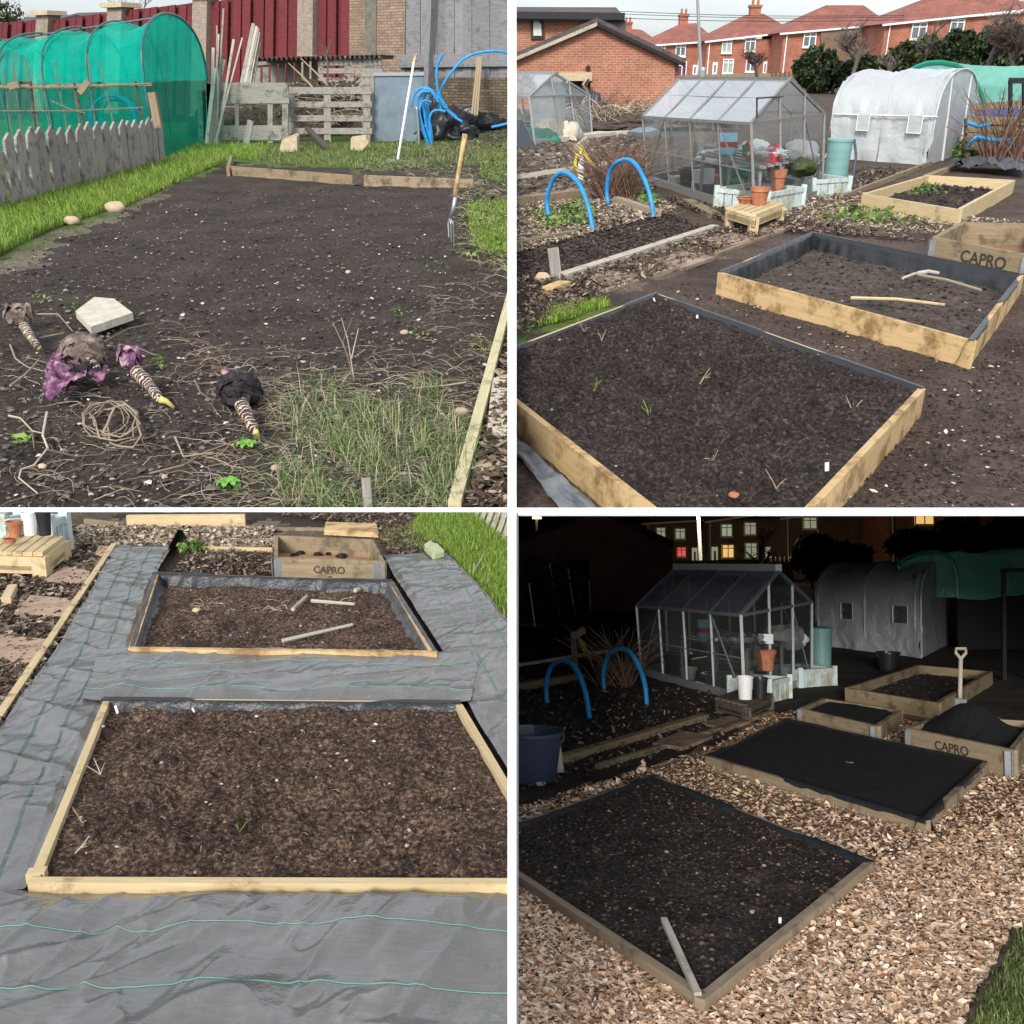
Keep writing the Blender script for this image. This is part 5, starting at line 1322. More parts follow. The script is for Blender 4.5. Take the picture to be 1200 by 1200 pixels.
def house(plot, lb, Y, wall, eave, roofp, chim=(), wins=(), doors=(), bm_=None, rm=None, dep=9, sidew=None, grp=None, trim=None):
    """wall=(u0,u1,vbottom), eave=(v0,v1) heights at both ends, roofp = roof outline top points"""
    V_ = plot.V; u0, u1, vb = wall
    e0, e1 = V_(u0, eave[0], Y), V_(u1, eave[1], Y); bm_ = bm_ or house_brick; rm = rm or red_tile
    t = thing('house', lb, 'house', plot, Vector(((e0.x + e1.x) / 2, Y, 0)), grp)
    b0, b1 = Vector((e0.x, Y, 0)), Vector((e1.x, Y, 0)); dv = Vector((0, dep, 0))
    MB().hexa([b0, b1, b1 + dv, b0 + dv], [e0, e1, e1 + dv, e0 + dv]).build('wall', bm_, t)
    ov = (V_(roofp[0][0], roofp[0][1], Y - .4), V_(roofp[-1][0], roofp[-1][1], Y - .4)); rid = [V_(u, v, Y + dep * .5) for u, v in roofp[1:-1]]
    r = MB(); i0, i1 = ov[0], ov[1]; j0, j1 = i0 + dv * 1.08, i1 + dv * 1.08
    ra, rb = rid[0], rid[-1]
    r.poly([i0, i1, rb, ra]); r.poly([i1, j1, rb]); r.poly([j1, j0, ra, rb]); r.poly([j0, i0, ra]); r.poly([j0, j1, i1, i0])
    ro = r.build('roof', rm, t)
    MB().bar(i0 + Vector((0, -.05, -.1)), i1 + Vector((0, -.05, -.1)), .12, .16).build('gutter', trim or white_paint, t)
    for e_ in (e0.lerp(e1, .97), e0.lerp(e1, .03)): MB().tube([e_ + Vector((0, -.12, 0)), Vector((e_.x, Y - .12, 0))], .06, 6).build('downpipe', trim or white_paint, t)
    for (u, vt, vb2, w_) in chim:
        p = V_(u, vt, Y + dep * .5); q = V_(u, vb2, Y + dep * .5); s = (V_(u + w_, vt, Y + dep * .5) - p).x
        c = MB(); c.box((p.x, p.y, q.z - .8), s, s * .9, p.z - q.z + .8); c.box((p.x, p.y, p.z), s * 1.2, s * 1.1, .25); co = c.build('chimney', bm_, t); co.parent = ro
        for k in (-.25, .25):
            MB().lathe((p.x + k * s, p.y, p.z + .2), [(s * .14, 0), (s * .12, .6)], 8).build('chimney_pot', terracotta, t).parent = ro
    for wn in wins:
        (a, b, c, d), pane = wn[0], (wn[1] if len(wn) > 1 else None)
        p, q = V_(a, d, Y), V_(b, c, Y); w_ = q.x - p.x; h = q.z - p.z; cx = (p.x + q.x) / 2; fr = MB(); fw = max(.09, w_ * .05)
        f0 = MB(); y = Y - .08
        for xx in (p.x + fw / 2, q.x - fw / 2, cx): f0.bar((xx, y, p.z), (xx, y, q.z), fw, .12, up=(0, 1, 0))
        for zz in (p.z + fw / 2, q.z - fw / 2, q.z - h * .28): f0.bar((p.x, y - .003, zz), (q.x, y - .003, zz), .11, fw)
        o = f0.build('window', white_paint, t)
        MB().box((cx, Y - .03, p.z), w_, .05, h).build('pane', pane or window_glass, t).parent = o
        MB().box((cx, Y - .12, p.z - .12), w_ * 1.1, .2, .12).build('sill', white_paint, t).parent = o
    for dn in doors:
        a, b, c, d = dn[0]; p, q = V_(a, d, Y), V_(b, c, Y)
        o = MB().box(((p.x + q.x) / 2, Y - .04, 0), q.x - p.x, .1, q.z).build('door', dn[1] if len(dn) > 1 else white_paint, t)
        MB().box(((p.x + q.x) / 2, Y - .11, q.z * .45), (q.x - p.x) * .35, .03, q.z * .42).build('pane', window_glass, t).parent = o
    return t
def bush(plot, lb, u, v, Y, wpx, hpx, n=6000, ls=.25, mat_=None, name='evergreen_bush', cat='bush', seed=1, grp=None, dz=1.0):
    """leafy bush centred at picture point (u,v)"""
    c = plot.V(u, v, Y); rx = (plot.V(u + wpx / 2, v, Y) - c).x; rz = (c - plot.V(u, v + hpx / 2, Y)).z
    t = thing(name, lb, cat, plot, (c.x, Y, 0), grp)
    leaves(MB(), crown(c, rx, rx * dz, rz, n, seed), ls).build('crown', mat_ or leaf_dark, t)
    tr = MB(); 
    for k in range(3): tr.tube([(c.x + (k - 1) * rx * .2, Y, 0), (c.x + (k - 1) * rx * .4, Y, c.z), (c.x + (k - 1) * rx * .5, Y, c.z + rz * .5)], rx * .04 + .02, 5, .02)
    tr.build('stems', bark, t)
    return t
# ================================================================ TOP RIGHT PLOT
P = TR; G, V, W = P.G, P.V, P.W
us = np.concatenate([np.linspace(588, 1215, 250), np.linspace(1222, 1950, 40)])
m_ground_tr = groundmat('ground_tr', [(.03, .021, .017), (.105, .074, .060), (.21, .155, .13)],
    [(.05, .07, .015), (.13, .19, .04), (.24, .28, .08)], [(.05, .038, .028), (.17, .13, .095), (.36, .29, .21)], [(.03, .021, .016), (.10, .072, .056), (.20, .15, .12)])
gtr = ground(P, us, vs, m_ground_tr, [
    (2, [(590, 400), (590, 80), (1950, 80), (1950, 240), (1000, 260), (840, 280), (780, 330), (600, 400)], 1),
    (1, [(600, 300), (600, 238), (700, 222), (760, 235), (800, 244), (730, 256), (690, 275)], .95),
    (1, [(905, 235), (1010, 225), (1130, 255), (1195, 262), (1195, 262), (1092, 275), (960, 262), (920, 250)], 1),
    (1, [(700, 345), (790, 320), (840, 300), (860, 285), (800, 290), (700, 320)], .8),
    (0, [(600, 390), (640, 362), (705, 352), (730, 358), (690, 372), (605, 402)], .8)], amp=.018)
# garage and the taller house behind it
Yg = G(700, 128).y
ga = [V(596, 132, Yg), V(790, 132, Yg), V(791, 71, Yg), V(699, 28, Yg), V(596, 72, Yg)]; ga[0].z = ga[1].z = 0
t = thing('brick_garage', 'orange brick garage gable with a dark open doorway beside the left greenhouse', 'garage', P, (ga[0] + ga[1]) / 2)
dep = 9
dq = [V(657, 128, Yg), V(692, 128, Yg), V(692, 91, Yg), V(657, 91, Yg)]
# wall with a doorway cut out
for nm2, pts in (('wall', [ga[0], Vector((dq[0].x, Yg, 0)), dq[3], V(657, 45, Yg), V(657, 45.7, Yg), ga[4]]), ('wall', [Vector((dq[1].x, Yg, 0)), ga[1], ga[2], ga[3], V(692, 31, Yg), dq[2]]), ('wall', [dq[3], dq[2], V(692, 31.1, Yg), V(657, 45.7, Yg)])):
    if nm2 == 'wall': MB().ext(pts, (0, .25, 0)).build('wall', red_brick, t)
MB().hexa([ga[0] + Vector((0, dep, 0)), ga[1] + Vector((0, dep, 0)), ga[1] + Vector((0, dep + .2, 0)), ga[0] + Vector((0, dep + .2, 0))], [ga[4] + Vector((0, dep, 0)), ga[2] + Vector((0, dep, 0)), ga[2] + Vector((0, dep + .2, 0)), ga[4] + Vector((0, dep + .2, 0))]).build('rear_wall', red_brick, t)
MB().hexa([ga[1] + Vector((0, .26, 0)), ga[1] + Vector((.2, .26, 0)), ga[1] + Vector((.2, dep, 0)), ga[1] + Vector((0, dep, 0))], [ga[2] + Vector((0, .26, 0)), ga[2] + Vector((.2, .26, 0)), ga[2] + Vector((.2, dep, 0)), ga[2] + Vector((0, dep, 0))]).build('side_wall', red_brick, t)
for s in ((ga[4], ga[3]), (ga[3], ga[2])):
    a, b = s; a2 = a + (a - b).normalized() * .5 if s[0] is ga[4] else a; b2 = b + (b - a).normalized() * .4 if s[1] is ga[2] else b
    ro = MB().ext([a2 + Vector((0, -.25, .02)), b2 + Vector((0, -.25, .02)), b2 + Vector((0, -.25, .2)), a2 + Vector((0, -.25, .2))], (0, dep, 0)).build('roof', brown_tile, t)
    MB().ext([a2 + Vector((0, -.3, -.08)), b2 + Vector((0, -.3, -.08)), b2 + Vector((0, -.3, .05)), a2 + Vector((0, -.3, .05))], (0, .049, 0)).build('verge', pale_wood if s[0] is ga[4] else dark_felt, t)
MB().bar(V(655, 90, Yg - .05), V(694, 89.5, Yg - .05), .1, .3).build('lintel', stone_tan, t)
MB().lathe(V(689, 80, Yg - .1), [(.1, 0), (.08, .08)], 12, ax=(0, -1, 0), closed=True).build('vent', black_plastic, t)
tag(MB().ext([V(605, 64, Yg + 1.2), V(660, 38, Yg + 3), V(668, 32, Yg + 3.5), V(605, 55, Yg + 3.5)][::-1], (0, .1, .1)).build('roof_flashing', plain('lead_sheet', (.2, .22, .26), .5), plot=P), 'grey lead flashing strip along the garage roof', 'flashing') if 0 else None
Yh = Yg + 7.5
t = thing('house', 'tall brick house with dark brown tiled roof behind the garage', 'house', P, V(650, 90, Yh))
q = [V(560, 60, Yh), V(727, 60, Yh), V(727, 20, Yh), V(560, 16, Yh)]; q[0].z = q[1].z = 0
MB().hexa([q[0], q[1], q[1] + Vector((0, 8, 0)), q[0] + Vector((0, 8, 0))], [q[3], q[2], q[2] + Vector((0, 8, 0)), q[3] + Vector((0, 8, 0))]).build('wall', red_brick, t)
ra = [V(560, 18, Yh - .5), V(731, 19, Yh - .5), V(722, 8.5, Yh + 4), V(560, 8.0, Yh + 4)]
MB().ext(ra, (0, 0, -.2)).build('roof', brown_tile, t); MB().bar(V(560, 17.2, Yh - .6), V(732, 19.2, Yh - .6), .2, .28).build('gutter', black_plastic, t)
o = MB().ext([V(622, 46, Yh - .12), V(638, 45, Yh - .12), V(637, 25, Yh - .12), V(630, 20.5, Yh - .12), V(622, 22, Yh - .12)], (0, .1, 0)).build('window', plain('brown_frame', (.05, .025, .02), .6), t)
MB().ext([V(625, 42, Yh - .2), V(635, 42, Yh - .2), V(634, 28, Yh - .2), V(630, 23.5, Yh - .2), V(625, 25, Yh - .2)], (0, .05, 0)).build('pane', plain('net_curtain', (.5, .52, .45), .5), t).parent = o
MB().lathe(V(722, 32, Yh - .3), [(.001, 0), (.5, .12)], 14, ax=(-.4, -1, .2)).build('satellite_dish', grey_plastic, t)
# doorway contents
t = thing('hanging_sheet', 'pale torn sheet hanging at the right side of the garage doorway', 'sheet', P, V(692, 110, Yg - .4))
A = [[(V(u, 0, Yg - .5).x + .1 * math.sin(v * .3), Yg - .5 + .15 * math.sin(u * 1.3), V(u, v, Yg).z) for u in np.linspace(688, 694, 8)] for v in np.linspace(92, 132, 12)]
MB().grid(np.array(A)).build('sheet', pale_wood, t)
tag(MB().blob(V(697, 124, Yg - .9), .22, .2, .45, 3, .5, 18, 4).build('coat', grey_plastic, plot=P, smooth=True), 'dark bundle of clothing hung beside the garage doorway', 'clothing')
tag(MB().blob(V(707, 131, Yg - 1.2), .3, .3, .35, 8, .6, 18, 4).build('sack', dark_blue_plastic, plot=P, smooth=True), 'dark blue sack standing against the garage wall', 'sack')

# the row of houses
Yr = 112
W_, D_ = white_paint, white_paint
house(P, 'small red-roofed house peeping out between the garage and the semi-detached pair', Yr + 30, (640, 668, 95), (45, 45), [(630, 46), (648, 34), (655, 35), (670, 48)], chim=((736 - 600 + 600, 29, 38, 9),) if 0 else (), wins=())
house(P, 'red hipped roof house with one chimney just right of the tall brown-roofed house', Yr + 26, (722, 770, 95), (49, 50), [(718, 49), (742, 34), (752, 35), (774, 50)], chim=((736, 28, 36, 9),))
house(P, 'semi-detached red brick house directly left of the grey lamp pole', Yr, (757, 822, 95), (51, 50), [(752, 53), (797, 28), (816, 27), (840, 47)], chim=((801, 20, 30, 10),),
      wins=(((769, 780, 53, 65),), ((791, 804, 51, 66),), ((793, 805, 72, 89), plain('purple_curtain', (.10, .03, .10), .5))), doors=(((811, 817, 76, 92),),))
house(P, 'semi-detached red brick house directly right of the grey lamp pole', Yr - 3, (829, 921, 95), (47, 45), [(826, 48), (873, 17.5), (895, 16), (930, 36)], chim=((885, 9, 19, 12),),
      wins=(((845, 858, 47, 62), plain('net_curtain2', (.30, .36, .30), .5)), ((872, 886, 44, 60),), ((846, 860, 69, 86), plain('net_curtain3', (.30, .36, .30), .5)), ((873, 886, 67, 84),)), doors=(((834, 841, 73, 90),), ((893, 899, 72, 90),)))
house(P, 'brick house with a wide hipped roof above the dark evergreen bushes', Yr - 8, (919, 1036, 100), (37.5, 29), [(914, 38.5), (968, 6), (1012, 6), (1042, 27)], chim=(), wins=(((940, 957, 38, 55),), ((975, 993, 35, 52),)), doors=())
MB_ = MB().ext([V(962, 98, Yr - 8.3), V(1036, 98, Yr - 8.3), V(1036, 30.5, Yr - 8.3), V(962, 36, Yr - 8.3)], (0, .25, 0)); par = [o for o in bpy.data.objects if o.get('label', '').startswith('brick house with a wide')][0]
MB_.build('rendered_front', dull_brick, par)
house(P, 'rightmost brick house with bay windows behind the bare trees', Yr - 14, (1038, 1215, 100), (27.5, 14), [(1034, 28), (1095, -6), (1150, -10), (1225, 8)], wins=(((1066, 1087, 26, 46),), ((1112, 1131, 22, 36),), ((1064, 1088, 50, 70),)), doors=())
t = thing('lamp_post', 'tall plain grey lamp pole standing before the semi-detached houses', 'lamp post', P, V(822, 90, 78))
MB().tube([(V(823, 90, 78).x, 78, 0), V(817, -10, 78)], .16, 8, .10).build('pole', alu, t); MB().lathe((V(823, 90, 78).x, 78, 0), [(.25, 0), (.25, 1.2), (.17, 1.4)], 10).build('base', alu, t)
wr_ = []
for k, (v0, v1) in enumerate(((13, 18), (16, 20), (21, 23))):
    q = [V(lerp(720, 1060, s), lerp(v0, v1, s) + 3 * math.sin(math.pi * s), 95) for s in np.linspace(0, 1, 12)]
    tag(MB().tube(q, .025, 4).build('overhead_wire', dark_felt, plot=P), ['highest', 'middle', 'lowest'][k] + ' of the thin overhead wires crossing the sky over the houses', 'wire', 'overhead wires')
# low dark fence and hedge foot under the houses
t = thing('board_fence', 'low dark brown fence at the foot of the distant houses', 'fence', P, V(860, 92, 84))
a, b = V(786, 88, 84), V(940, 88, 84); MB().ext([Vector((a.x, 84, 0)), Vector((b.x, 84, 0)), V(940, 85, 84), V(786, 88, 84)], (0, .1, 0)).build('board_panel', aged_wood, t)
for u in range(905, 935, 5): MB().bar((V(u, 88, 83.9).x, 83.8, 0), V(u, 84, 83.8), .12, .12, up=(0, 1, 0)).build('post', red_twig, t)
for k, (u, v, Y, w_, h, lb, mt, n) in enumerate([(958, 82, 62, 58, 60, 'dark round evergreen bush right behind the main greenhouse', leaf_dark, 9000), (1005, 88, 60, 50, 44, 'dark low evergreen bush behind the left end of the white polytunnel', leaf_dark, 6500), (1058, 72, 64, 46, 42, 'dark green bush above the middle of the white polytunnel', leaf_olive, 6500), (1088, 64, 68, 50, 40, 'olive green bush under the bay windows', leaf_olive, 6000), (1128, 62, 62, 44, 56, 'dense ivy-dark bush behind the green tunnel', leaf_dark, 8000), (1175, 60, 62, 70, 66, 'large dark evergreen at the right edge behind the green tunnel', leaf_dark, 9000)]):
    bush(P, lb, u, v, Y, w_, h, n, .30, mt, seed=k * 3 + 1, grp='evergreens before the houses')
for k, (u, vb_, vt_, Y, lb, mt, n_, dp) in enumerate([(888, 90, 42, 74, 'dark bare tree before the house right of the lamp pole', dark_twig, 5, 4), (998, 100, 22, 58, 'tall bare tree with fine brown twigs above the bushes', twig_grey, 5, 4), (1078, 90, 20, 66, 'slender bare tree before the bay windows', twig_grey, 4, 4), (1150, 90, 8, 56, 'dense tangled bare tree at the top right', twig_grey, 6, 4), (1188, 90, 10, 54, 'rightmost bare twiggy tree at the photo edge', dark_twig, 6, 4), (1040, 95, 40, 60, 'small bare sapling between the two dark bushes', twig_grey, 4, 3)]):
    b = V(u, vb_, Y); b.z = 0; h = V(u, vt_, Y).z
    t = thing('bare_tree', lb, 'tree', P, b, 'bare trees before the houses')
    branches(MB(), b + Vector((0, 0, h * .15)), h * .85, .9, n_, dp, .16, 40 + k).build('crown', mt, t); MB().tube([b, b + Vector((0, 0, h * .16))], .22, 6, .17).build('trunk', bark, t)
C = np.concatenate([crown(V(u, v, 40), 1.5, .9, .9, 900, u) for u, v in ((712, 121), (735, 125), (750, 118), (725, 130))])
mb = MB()
for u in np.linspace(685, 758, 26):
    b = G(u, R.uniform(136, 150)); 
    for j in range(7):
        a = R.uniform(0, 6.28); mb.tube([b, b + Vector((math.cos(a) * .3, math.sin(a) * .3, R.uniform(.2, .5))), b + Vector((math.cos(a) * .9, math.sin(a) * .6, R.uniform(.2, .9)))], .010, 3, .006)
tag(mb.build('bramble_patch', red_twig, plot=P), 'low brown bramble thicket before the brick garage', 'brambles')
mb = MB()
for (u, v, rx, rz) in ((715, 150, 3.2, .32), (745, 148, 2.2, .38), (690, 152, 1.6, .2)): q = G(u, v); mb.blob((q.x, q.y, 0), rx, 1.8, rz, u, .5, 22, 4)
tag(mb.build('brush_pile', speck('brush', [(.3, (.03, .02, .017)), (.6, (.10, .075, .06)), (.8, (.2, .16, .13))], 7, .95, 1, .06), plot=P, smooth=True), 'brown heap of dead brushwood behind the soil field', 'brush pile')
tag(stems(MB(), np.concatenate([crown((G(u, 148).x, G(u, 148).y - .8, .25), 2, .6, .25, 120, u) for u in (700, 720, 745)]), 1.1, .014, .3, 1.2, 5, 3).build('brush_twigs', straw, plot=P, kind='stuff'), 'dry twigs sticking out of the brushwood', 'dead stems')
mb = MB().ext([G(735, 160), G(752, 162), G(772, 158), G(755, 152)], (0, 0, .12)); tag(mb.build('tin_sheet', galv, plot=P), 'grey tin sheet lying by the brushwood', 'metal sheet')
# left greenhouse
t, gl = greenhouse(P, 'smaller aluminium greenhouse at left before the brick garage', (566, 165), (627, 171), (694, 160), (566, 112), (620, 114), (690, 111), (650, 86), (590, 86), 3, (.42, .7), bars=1.1, roofm=sheer('clear_roof_glass', (.6, .64, .66), .55, .1, .1, .3, bscale=1.2, var=.2), grp='greenhouses')
tag(MB().bar(G(590, 172) + Vector((0, 0, .04)), G(712, 159) + Vector((0, 0, .04)), .5, .12).bar(G(712, 159) + Vector((0, 0, .04)), G(756, 157) + Vector((0, 0, .04)), .3, .1).build('concrete_kerb', slab_pale, plot=P), 'pale concrete kerb along the front of the left greenhouse', 'kerb')
for k, (s, w_, rx, rz, mt, lb) in enumerate([(.85, .5, .55, .42, slab_pale, 'pale heaped sheet inside the left greenhouse'), (.7, .3, .45, .26, green_plastic, 'green crumpled netting inside the left greenhouse'), (.85, .25, .4, .2, green_plastic, 'low green netting at the front of the left greenhouse')]):
    c = inside(gl, s, w_); tag(MB().blob(c, rx, rx * .7, rz, k + 3, .5, 18, 3).build('netting_heap', mt, plot=P, smooth=True), lb, 'netting')
tag(MB().box(inside(gl, .6, .55), .8, .5, 1.2).box(inside(gl, .6, .55) + Vector((0, 0, 1.2)), .9, .6, .06).build('crate', poly_clear, plot=P), 'pale translucent crate inside the left greenhouse', 'crate')
a, b, c, d = V(596, 142, G(600, 176).y + .8), V(611, 142, G(600, 176).y + .8), G(628, 172), G(590, 178)
tag(MB().ext([d, c, b, a], (0, .05, .02)).build('panel', plain('slate_panel', (.05, .055, .07), .5), plot=P), 'dark grey panel leaning on the left greenhouse at the photo edge', 'panel')
# soil field rail, posts, yellow hose
t = thing('post_rail', 'thin rail on a short post between the soil field and the blue hoops', 'rail', P, G(678, 215))
Y = G(678, 212).y; MB().bar(V(596, 209, Y), V(738, 187, Y + .4), .05, .06).build('rail', pale_wood, t)
MB().bar((V(678, 212, Y).x, Y + .06, 0), V(676, 168, Y + .06), .12, .1, up=(0, 1, 0)).build('post', aged_wood, t)
MB().bar(V(677, 173, Y), V(688, 164, Y + .2), .06, .1).build('bracket', pale_wood, t)
for k, pts in enumerate([[(679, 171), (686, 180), (692, 190), (697, 202)], [(680, 173), (688, 185), (693, 197), (694, 206)], [(676, 180), (674, 192), (677, 204), (688, 207)], [(682, 174), (679, 185), (681, 198)]]):
    hoop_pipe(P, ['outermost', 'second', 'curled lowest', 'innermost short'][k] + ' strand of the yellow hose hung on the rail post', [(pts[0][0], 211), *pts, (pts[-1][0] + 1, 212)] if 0 else [(p[0] + .01 * i, p[1]) for i, p in enumerate([(pts[0][0] - .5, 214)] + pts[1:] + [(pts[-1][0] + 1, 214)])], .03, yellow_hose, 'strands of yellow hose on the rail post') if 0 else None
    q = [V(u, v, Y - .06 - .02 * k) for u, v in pts]; tag(MB().tube(q, .028, 6).build('yellow_hose', yellow_hose, plot=P, smooth=True), ['outermost', 'second', 'curled lowest', 'innermost short'][k] + ' strand of the yellow hose hung on the rail post', 'hose', 'strands of yellow hose on the rail post')
tag(MB().lathe(V(681, 190, Y - .12), [(.045, -.3), (.045, 0), (.03, .1)], 10, closed=True).build('hose_nozzle', white_plastic, plot=P), 'white hose nozzle hanging with the yellow hose', 'nozzle')
board_between(P, 'grey plank edging the soil field behind the near blue hoop', (590, 243), (686, 230), .10, .18, aged_wood)
# blue hoops
hoop_pipe(P, 'front blue pipe hoop, left of the two over the weedy bed', [(643, 256), (641, 235), (645, 218), (652, 206), (661, 202), (672, 208), (682, 222), (690, 245), (695, 271)], .025, grp='blue pipe hoops')
hoop_pipe(P, 'rear blue pipe hoop touching the rail beside the twiggy bush', [(713, 240), (711, 222), (714, 204), (721, 192), (734, 187), (745, 193), (756, 212), (763, 235), (766, 255)], .025, grp='blue pipe hoops')
# twiggy currant bush
mb = MB(); 
for k in range(260):
    b = G(R.uniform(700, 742), R.uniform(224, 234)); a = R.uniform(0, 6.28); l = R.uniform(.3, .8); z = R.uniform(.25, .75)
    mb.tube([b, b + Vector((math.cos(a) * l * .35, math.sin(a) * l * .3, z * .55)), b + Vector((math.cos(a) * l, math.sin(a) * l * .7, z))], .006, 3, .003)
tag(mb.build('currant_bush', red_twig, plot=P), 'bare reddish-brown currant bush behind the blue hoops', 'bush')
# main greenhouse
t, g = greenhouse(P, 'large aluminium greenhouse full of pots in the middle', (759, 213), (884, 254), (963, 229), (753, 137), (880, 145), (966, 133), (926, 93), (797, 92), 4, (.36, .70), mframe=dull_alu, grp='greenhouses', bars=.85)
def gin(s, w_, z=0): return inside(g, s, w_, z * .68)
L_ = (g['B'] - g['A']).length
for k, (s0, s1, w0, w1, z, lb) in enumerate([(.05, .98, .72, .98, .62, 'long slatted staging bench at the back of the main greenhouse'), (.5, 1.0, .05, .35, .78, 'upper slatted shelf at the near side of the main greenhouse'), (.05, .6, .72, .98, .3, 'lower bench shelf at the back of the main greenhouse')]):
    t = thing('staging', lb, 'bench', P, gin((s0 + s1) / 2, (w0 + w1) / 2))
    for j in range(4):
        w_ = lerp(w0, w1, j / 3); MB().bar(gin(s0, w_, z), gin(s1, w_, z), .08, .03).build('slat', dull_alu, t)
    for s in (s0 + .02, (s0 + s1) / 2, s1 - .02):
        for w_ in (w0, w1): MB().bar(gin(s, w_), gin(s, w_, z), .04, .04, up=(0, 1, 0)).build('leg', dull_alu, t)
def sack(c, sx, sy, sz, mt, lb, band=None, cat='bag', plot=P, name='compost_bag'):
    t = thing(name, lb, cat, plot, c); c = Vector(c); feedbag(c, sx, sy, sz, mt, band, t)
sack(gin(.66, .14, .80), .24, .14, .27, plain('sky_blue_bag', (.25, .55, .68), .4), 'sky-blue and red feed bag on the greenhouse shelf', red_plastic)
for k, (s, w_, z, r, h, mt, lb) in enumerate([(.76, .25, .80, .09, .2, green_plastic, 'green plastic pot beside the feed bag on the shelf'), (.84, .15, .80, .08, .13, terracotta, 'left small terracotta pot on the greenhouse shelf'), (.88, .2, .80, .08, .13, terracotta, 'right small terracotta pot on the greenhouse shelf'), (.9, .5, 0, .2, .4, black_plastic, 'black bin on the floor near the greenhouse corner'), (.65, .4, 0, .16, .3, green_plastic, 'green pot on the greenhouse floor'), (.4, .4, 0, .15, .25, terracotta, 'terracotta pot on the greenhouse floor'), (.75, .85, .64, .12, .2, black_plastic, 'black pot on the rear bench, right'), (.9, .85, .64, .1, .18, terracotta, 'small terracotta pot at the right end of the rear bench'), (.35, .15, 0, .22, .42, black_plastic, 'large black pot on the greenhouse floor left'), (.52, .12, 0, .2, .24, grey_plastic, 'dark grey tub on the greenhouse floor middle'), (.78, .12, 0, .24, .24, grey_plastic, 'wide grey tub on the greenhouse floor right of middle'), (.2, .12, 0, .11, .2, white_plastic, 'white pot on the floor at the greenhouse left end'), (.93, .4, .45, .2, .3, black_plastic, 'black tub stacked behind the greenhouse front corner'), (.25, .85, .64, .12, .2, black_plastic, 'black pot on the rear bench, left'), (.45, .85, .64, .14, .2, green_plastic, 'green pot on the rear bench'), (.6, .85, .64, .12, .18, terracotta, 'terracotta pot on the rear bench')]):
    pot(P, lb, gin(s, w_, z), r * .8, h * .68, mt, grp='pots in the greenhouse')
for k, (s, w_, z, rx, rz, mt, lb) in enumerate([(.93, .22, .92, .3, .12, poly_clear, 'crumpled clear bag on the greenhouse shelf'), (.3, .5, .5, .3, .18, poly_clear, 'clear bag in the middle of the greenhouse'), (.55, .75, .75, .35, .14, white_plastic, 'white crumpled fleece on the rear bench')]):
    c = gin(s, w_, z); tag(MB().blob(c, rx * .7, rx * .5, rz * .7, k, .5, 16, 3).build('plastic_bag', mt, plot=P, smooth=True), lb, 'bag')
for k, (s, w_, z, lb) in enumerate([(.6, .5, .45, 'dark seed tray stack inside the greenhouse'), (.72, .6, .3, 'lower seed tray stack inside the greenhouse'), (.42, .6, .25, 'left seed tray stack inside the greenhouse')]):
    mb = MB()
    for j in range(4): mb.box(gin(s, w_, z + j * .06 - .2), .5, .3, .045, .2 * j)
    tag(mb.build('seed_trays', black_plastic if k else green_plastic, plot=P), lb, 'seed trays')
tag(MB().box(gin(.5, .1, .02), .32, .05, .32, .4).build('white_board', white_plastic, plot=P), 'white square card leaning inside the greenhouse glass', 'card')
def watering_can(lb, c, s, mt):
    t = thing('watering_can', lb, 'watering can', P, c); c = Vector(c)
    MB().lathe(c, [(.11 * s, 0), (.12 * s, .05 * s), (.115 * s, .2 * s), (.07 * s, .25 * s), (.06 * s, .25 * s)], 18).build('body', mt, t, smooth=True)
    MB().tube([c + Vector((-.1, 0, .05)) * s, c + Vector((-.25, 0, .17)) * s, c + Vector((-.36, 0, .3)) * s], .022 * s, 8, .016 * s).build('spout', mt, t, smooth=True)
    MB().lathe(c + Vector((-.36, 0, .3)) * s, [(.02 * s, 0), (.05 * s, .05 * s)], 12, ax=(-.7, 0, .7), closed=True).build('rose', mt, t)
    MB().tube([c + Vector((.11 * math.cos(a) + .04, 0, .16 + .16 * math.sin(a))) * s for a in np.linspace(-.9, 2.9, 14)], .016 * s, 8).build('handle', mt, t, smooth=True)
watering_can('red watering can on the shelf in the greenhouse corner', gin(.95, .22, .74), .75, red_plastic)
pot(P, 'tall terracotta-red pot on the floor below the red watering can', gin(.985, .3, 0), .09, .46, terracotta)
for k, (s, w_, z, mt, lb) in enumerate([(.98, .62, .62, leaf_olive, 'dark green jug on the right side of the greenhouse bench'), (.9, .8, .8, poly_clear, 'large white sack at the gable end of the greenhouse')]):
    tag(MB().blob(gin(s, w_, z), .22, .16, .10 + .05 * k, k + 2, .4, 16, 3).build('sack', mt if k == 0 else white_plastic, plot=P, smooth=True), lb, 'sack')
t = thing('window_opener', 'dark metal roof vent arm on the greenhouse gable', 'vent arm', P, V(892, 120, g['b'].y))
MB().tube([V(887, 138, g['b'].y - .05), V(887, 115, g['b'].y - .05), V(917, 113, g['r1'].y - .2)], .011, 6).build('arm', black_plastic, t)
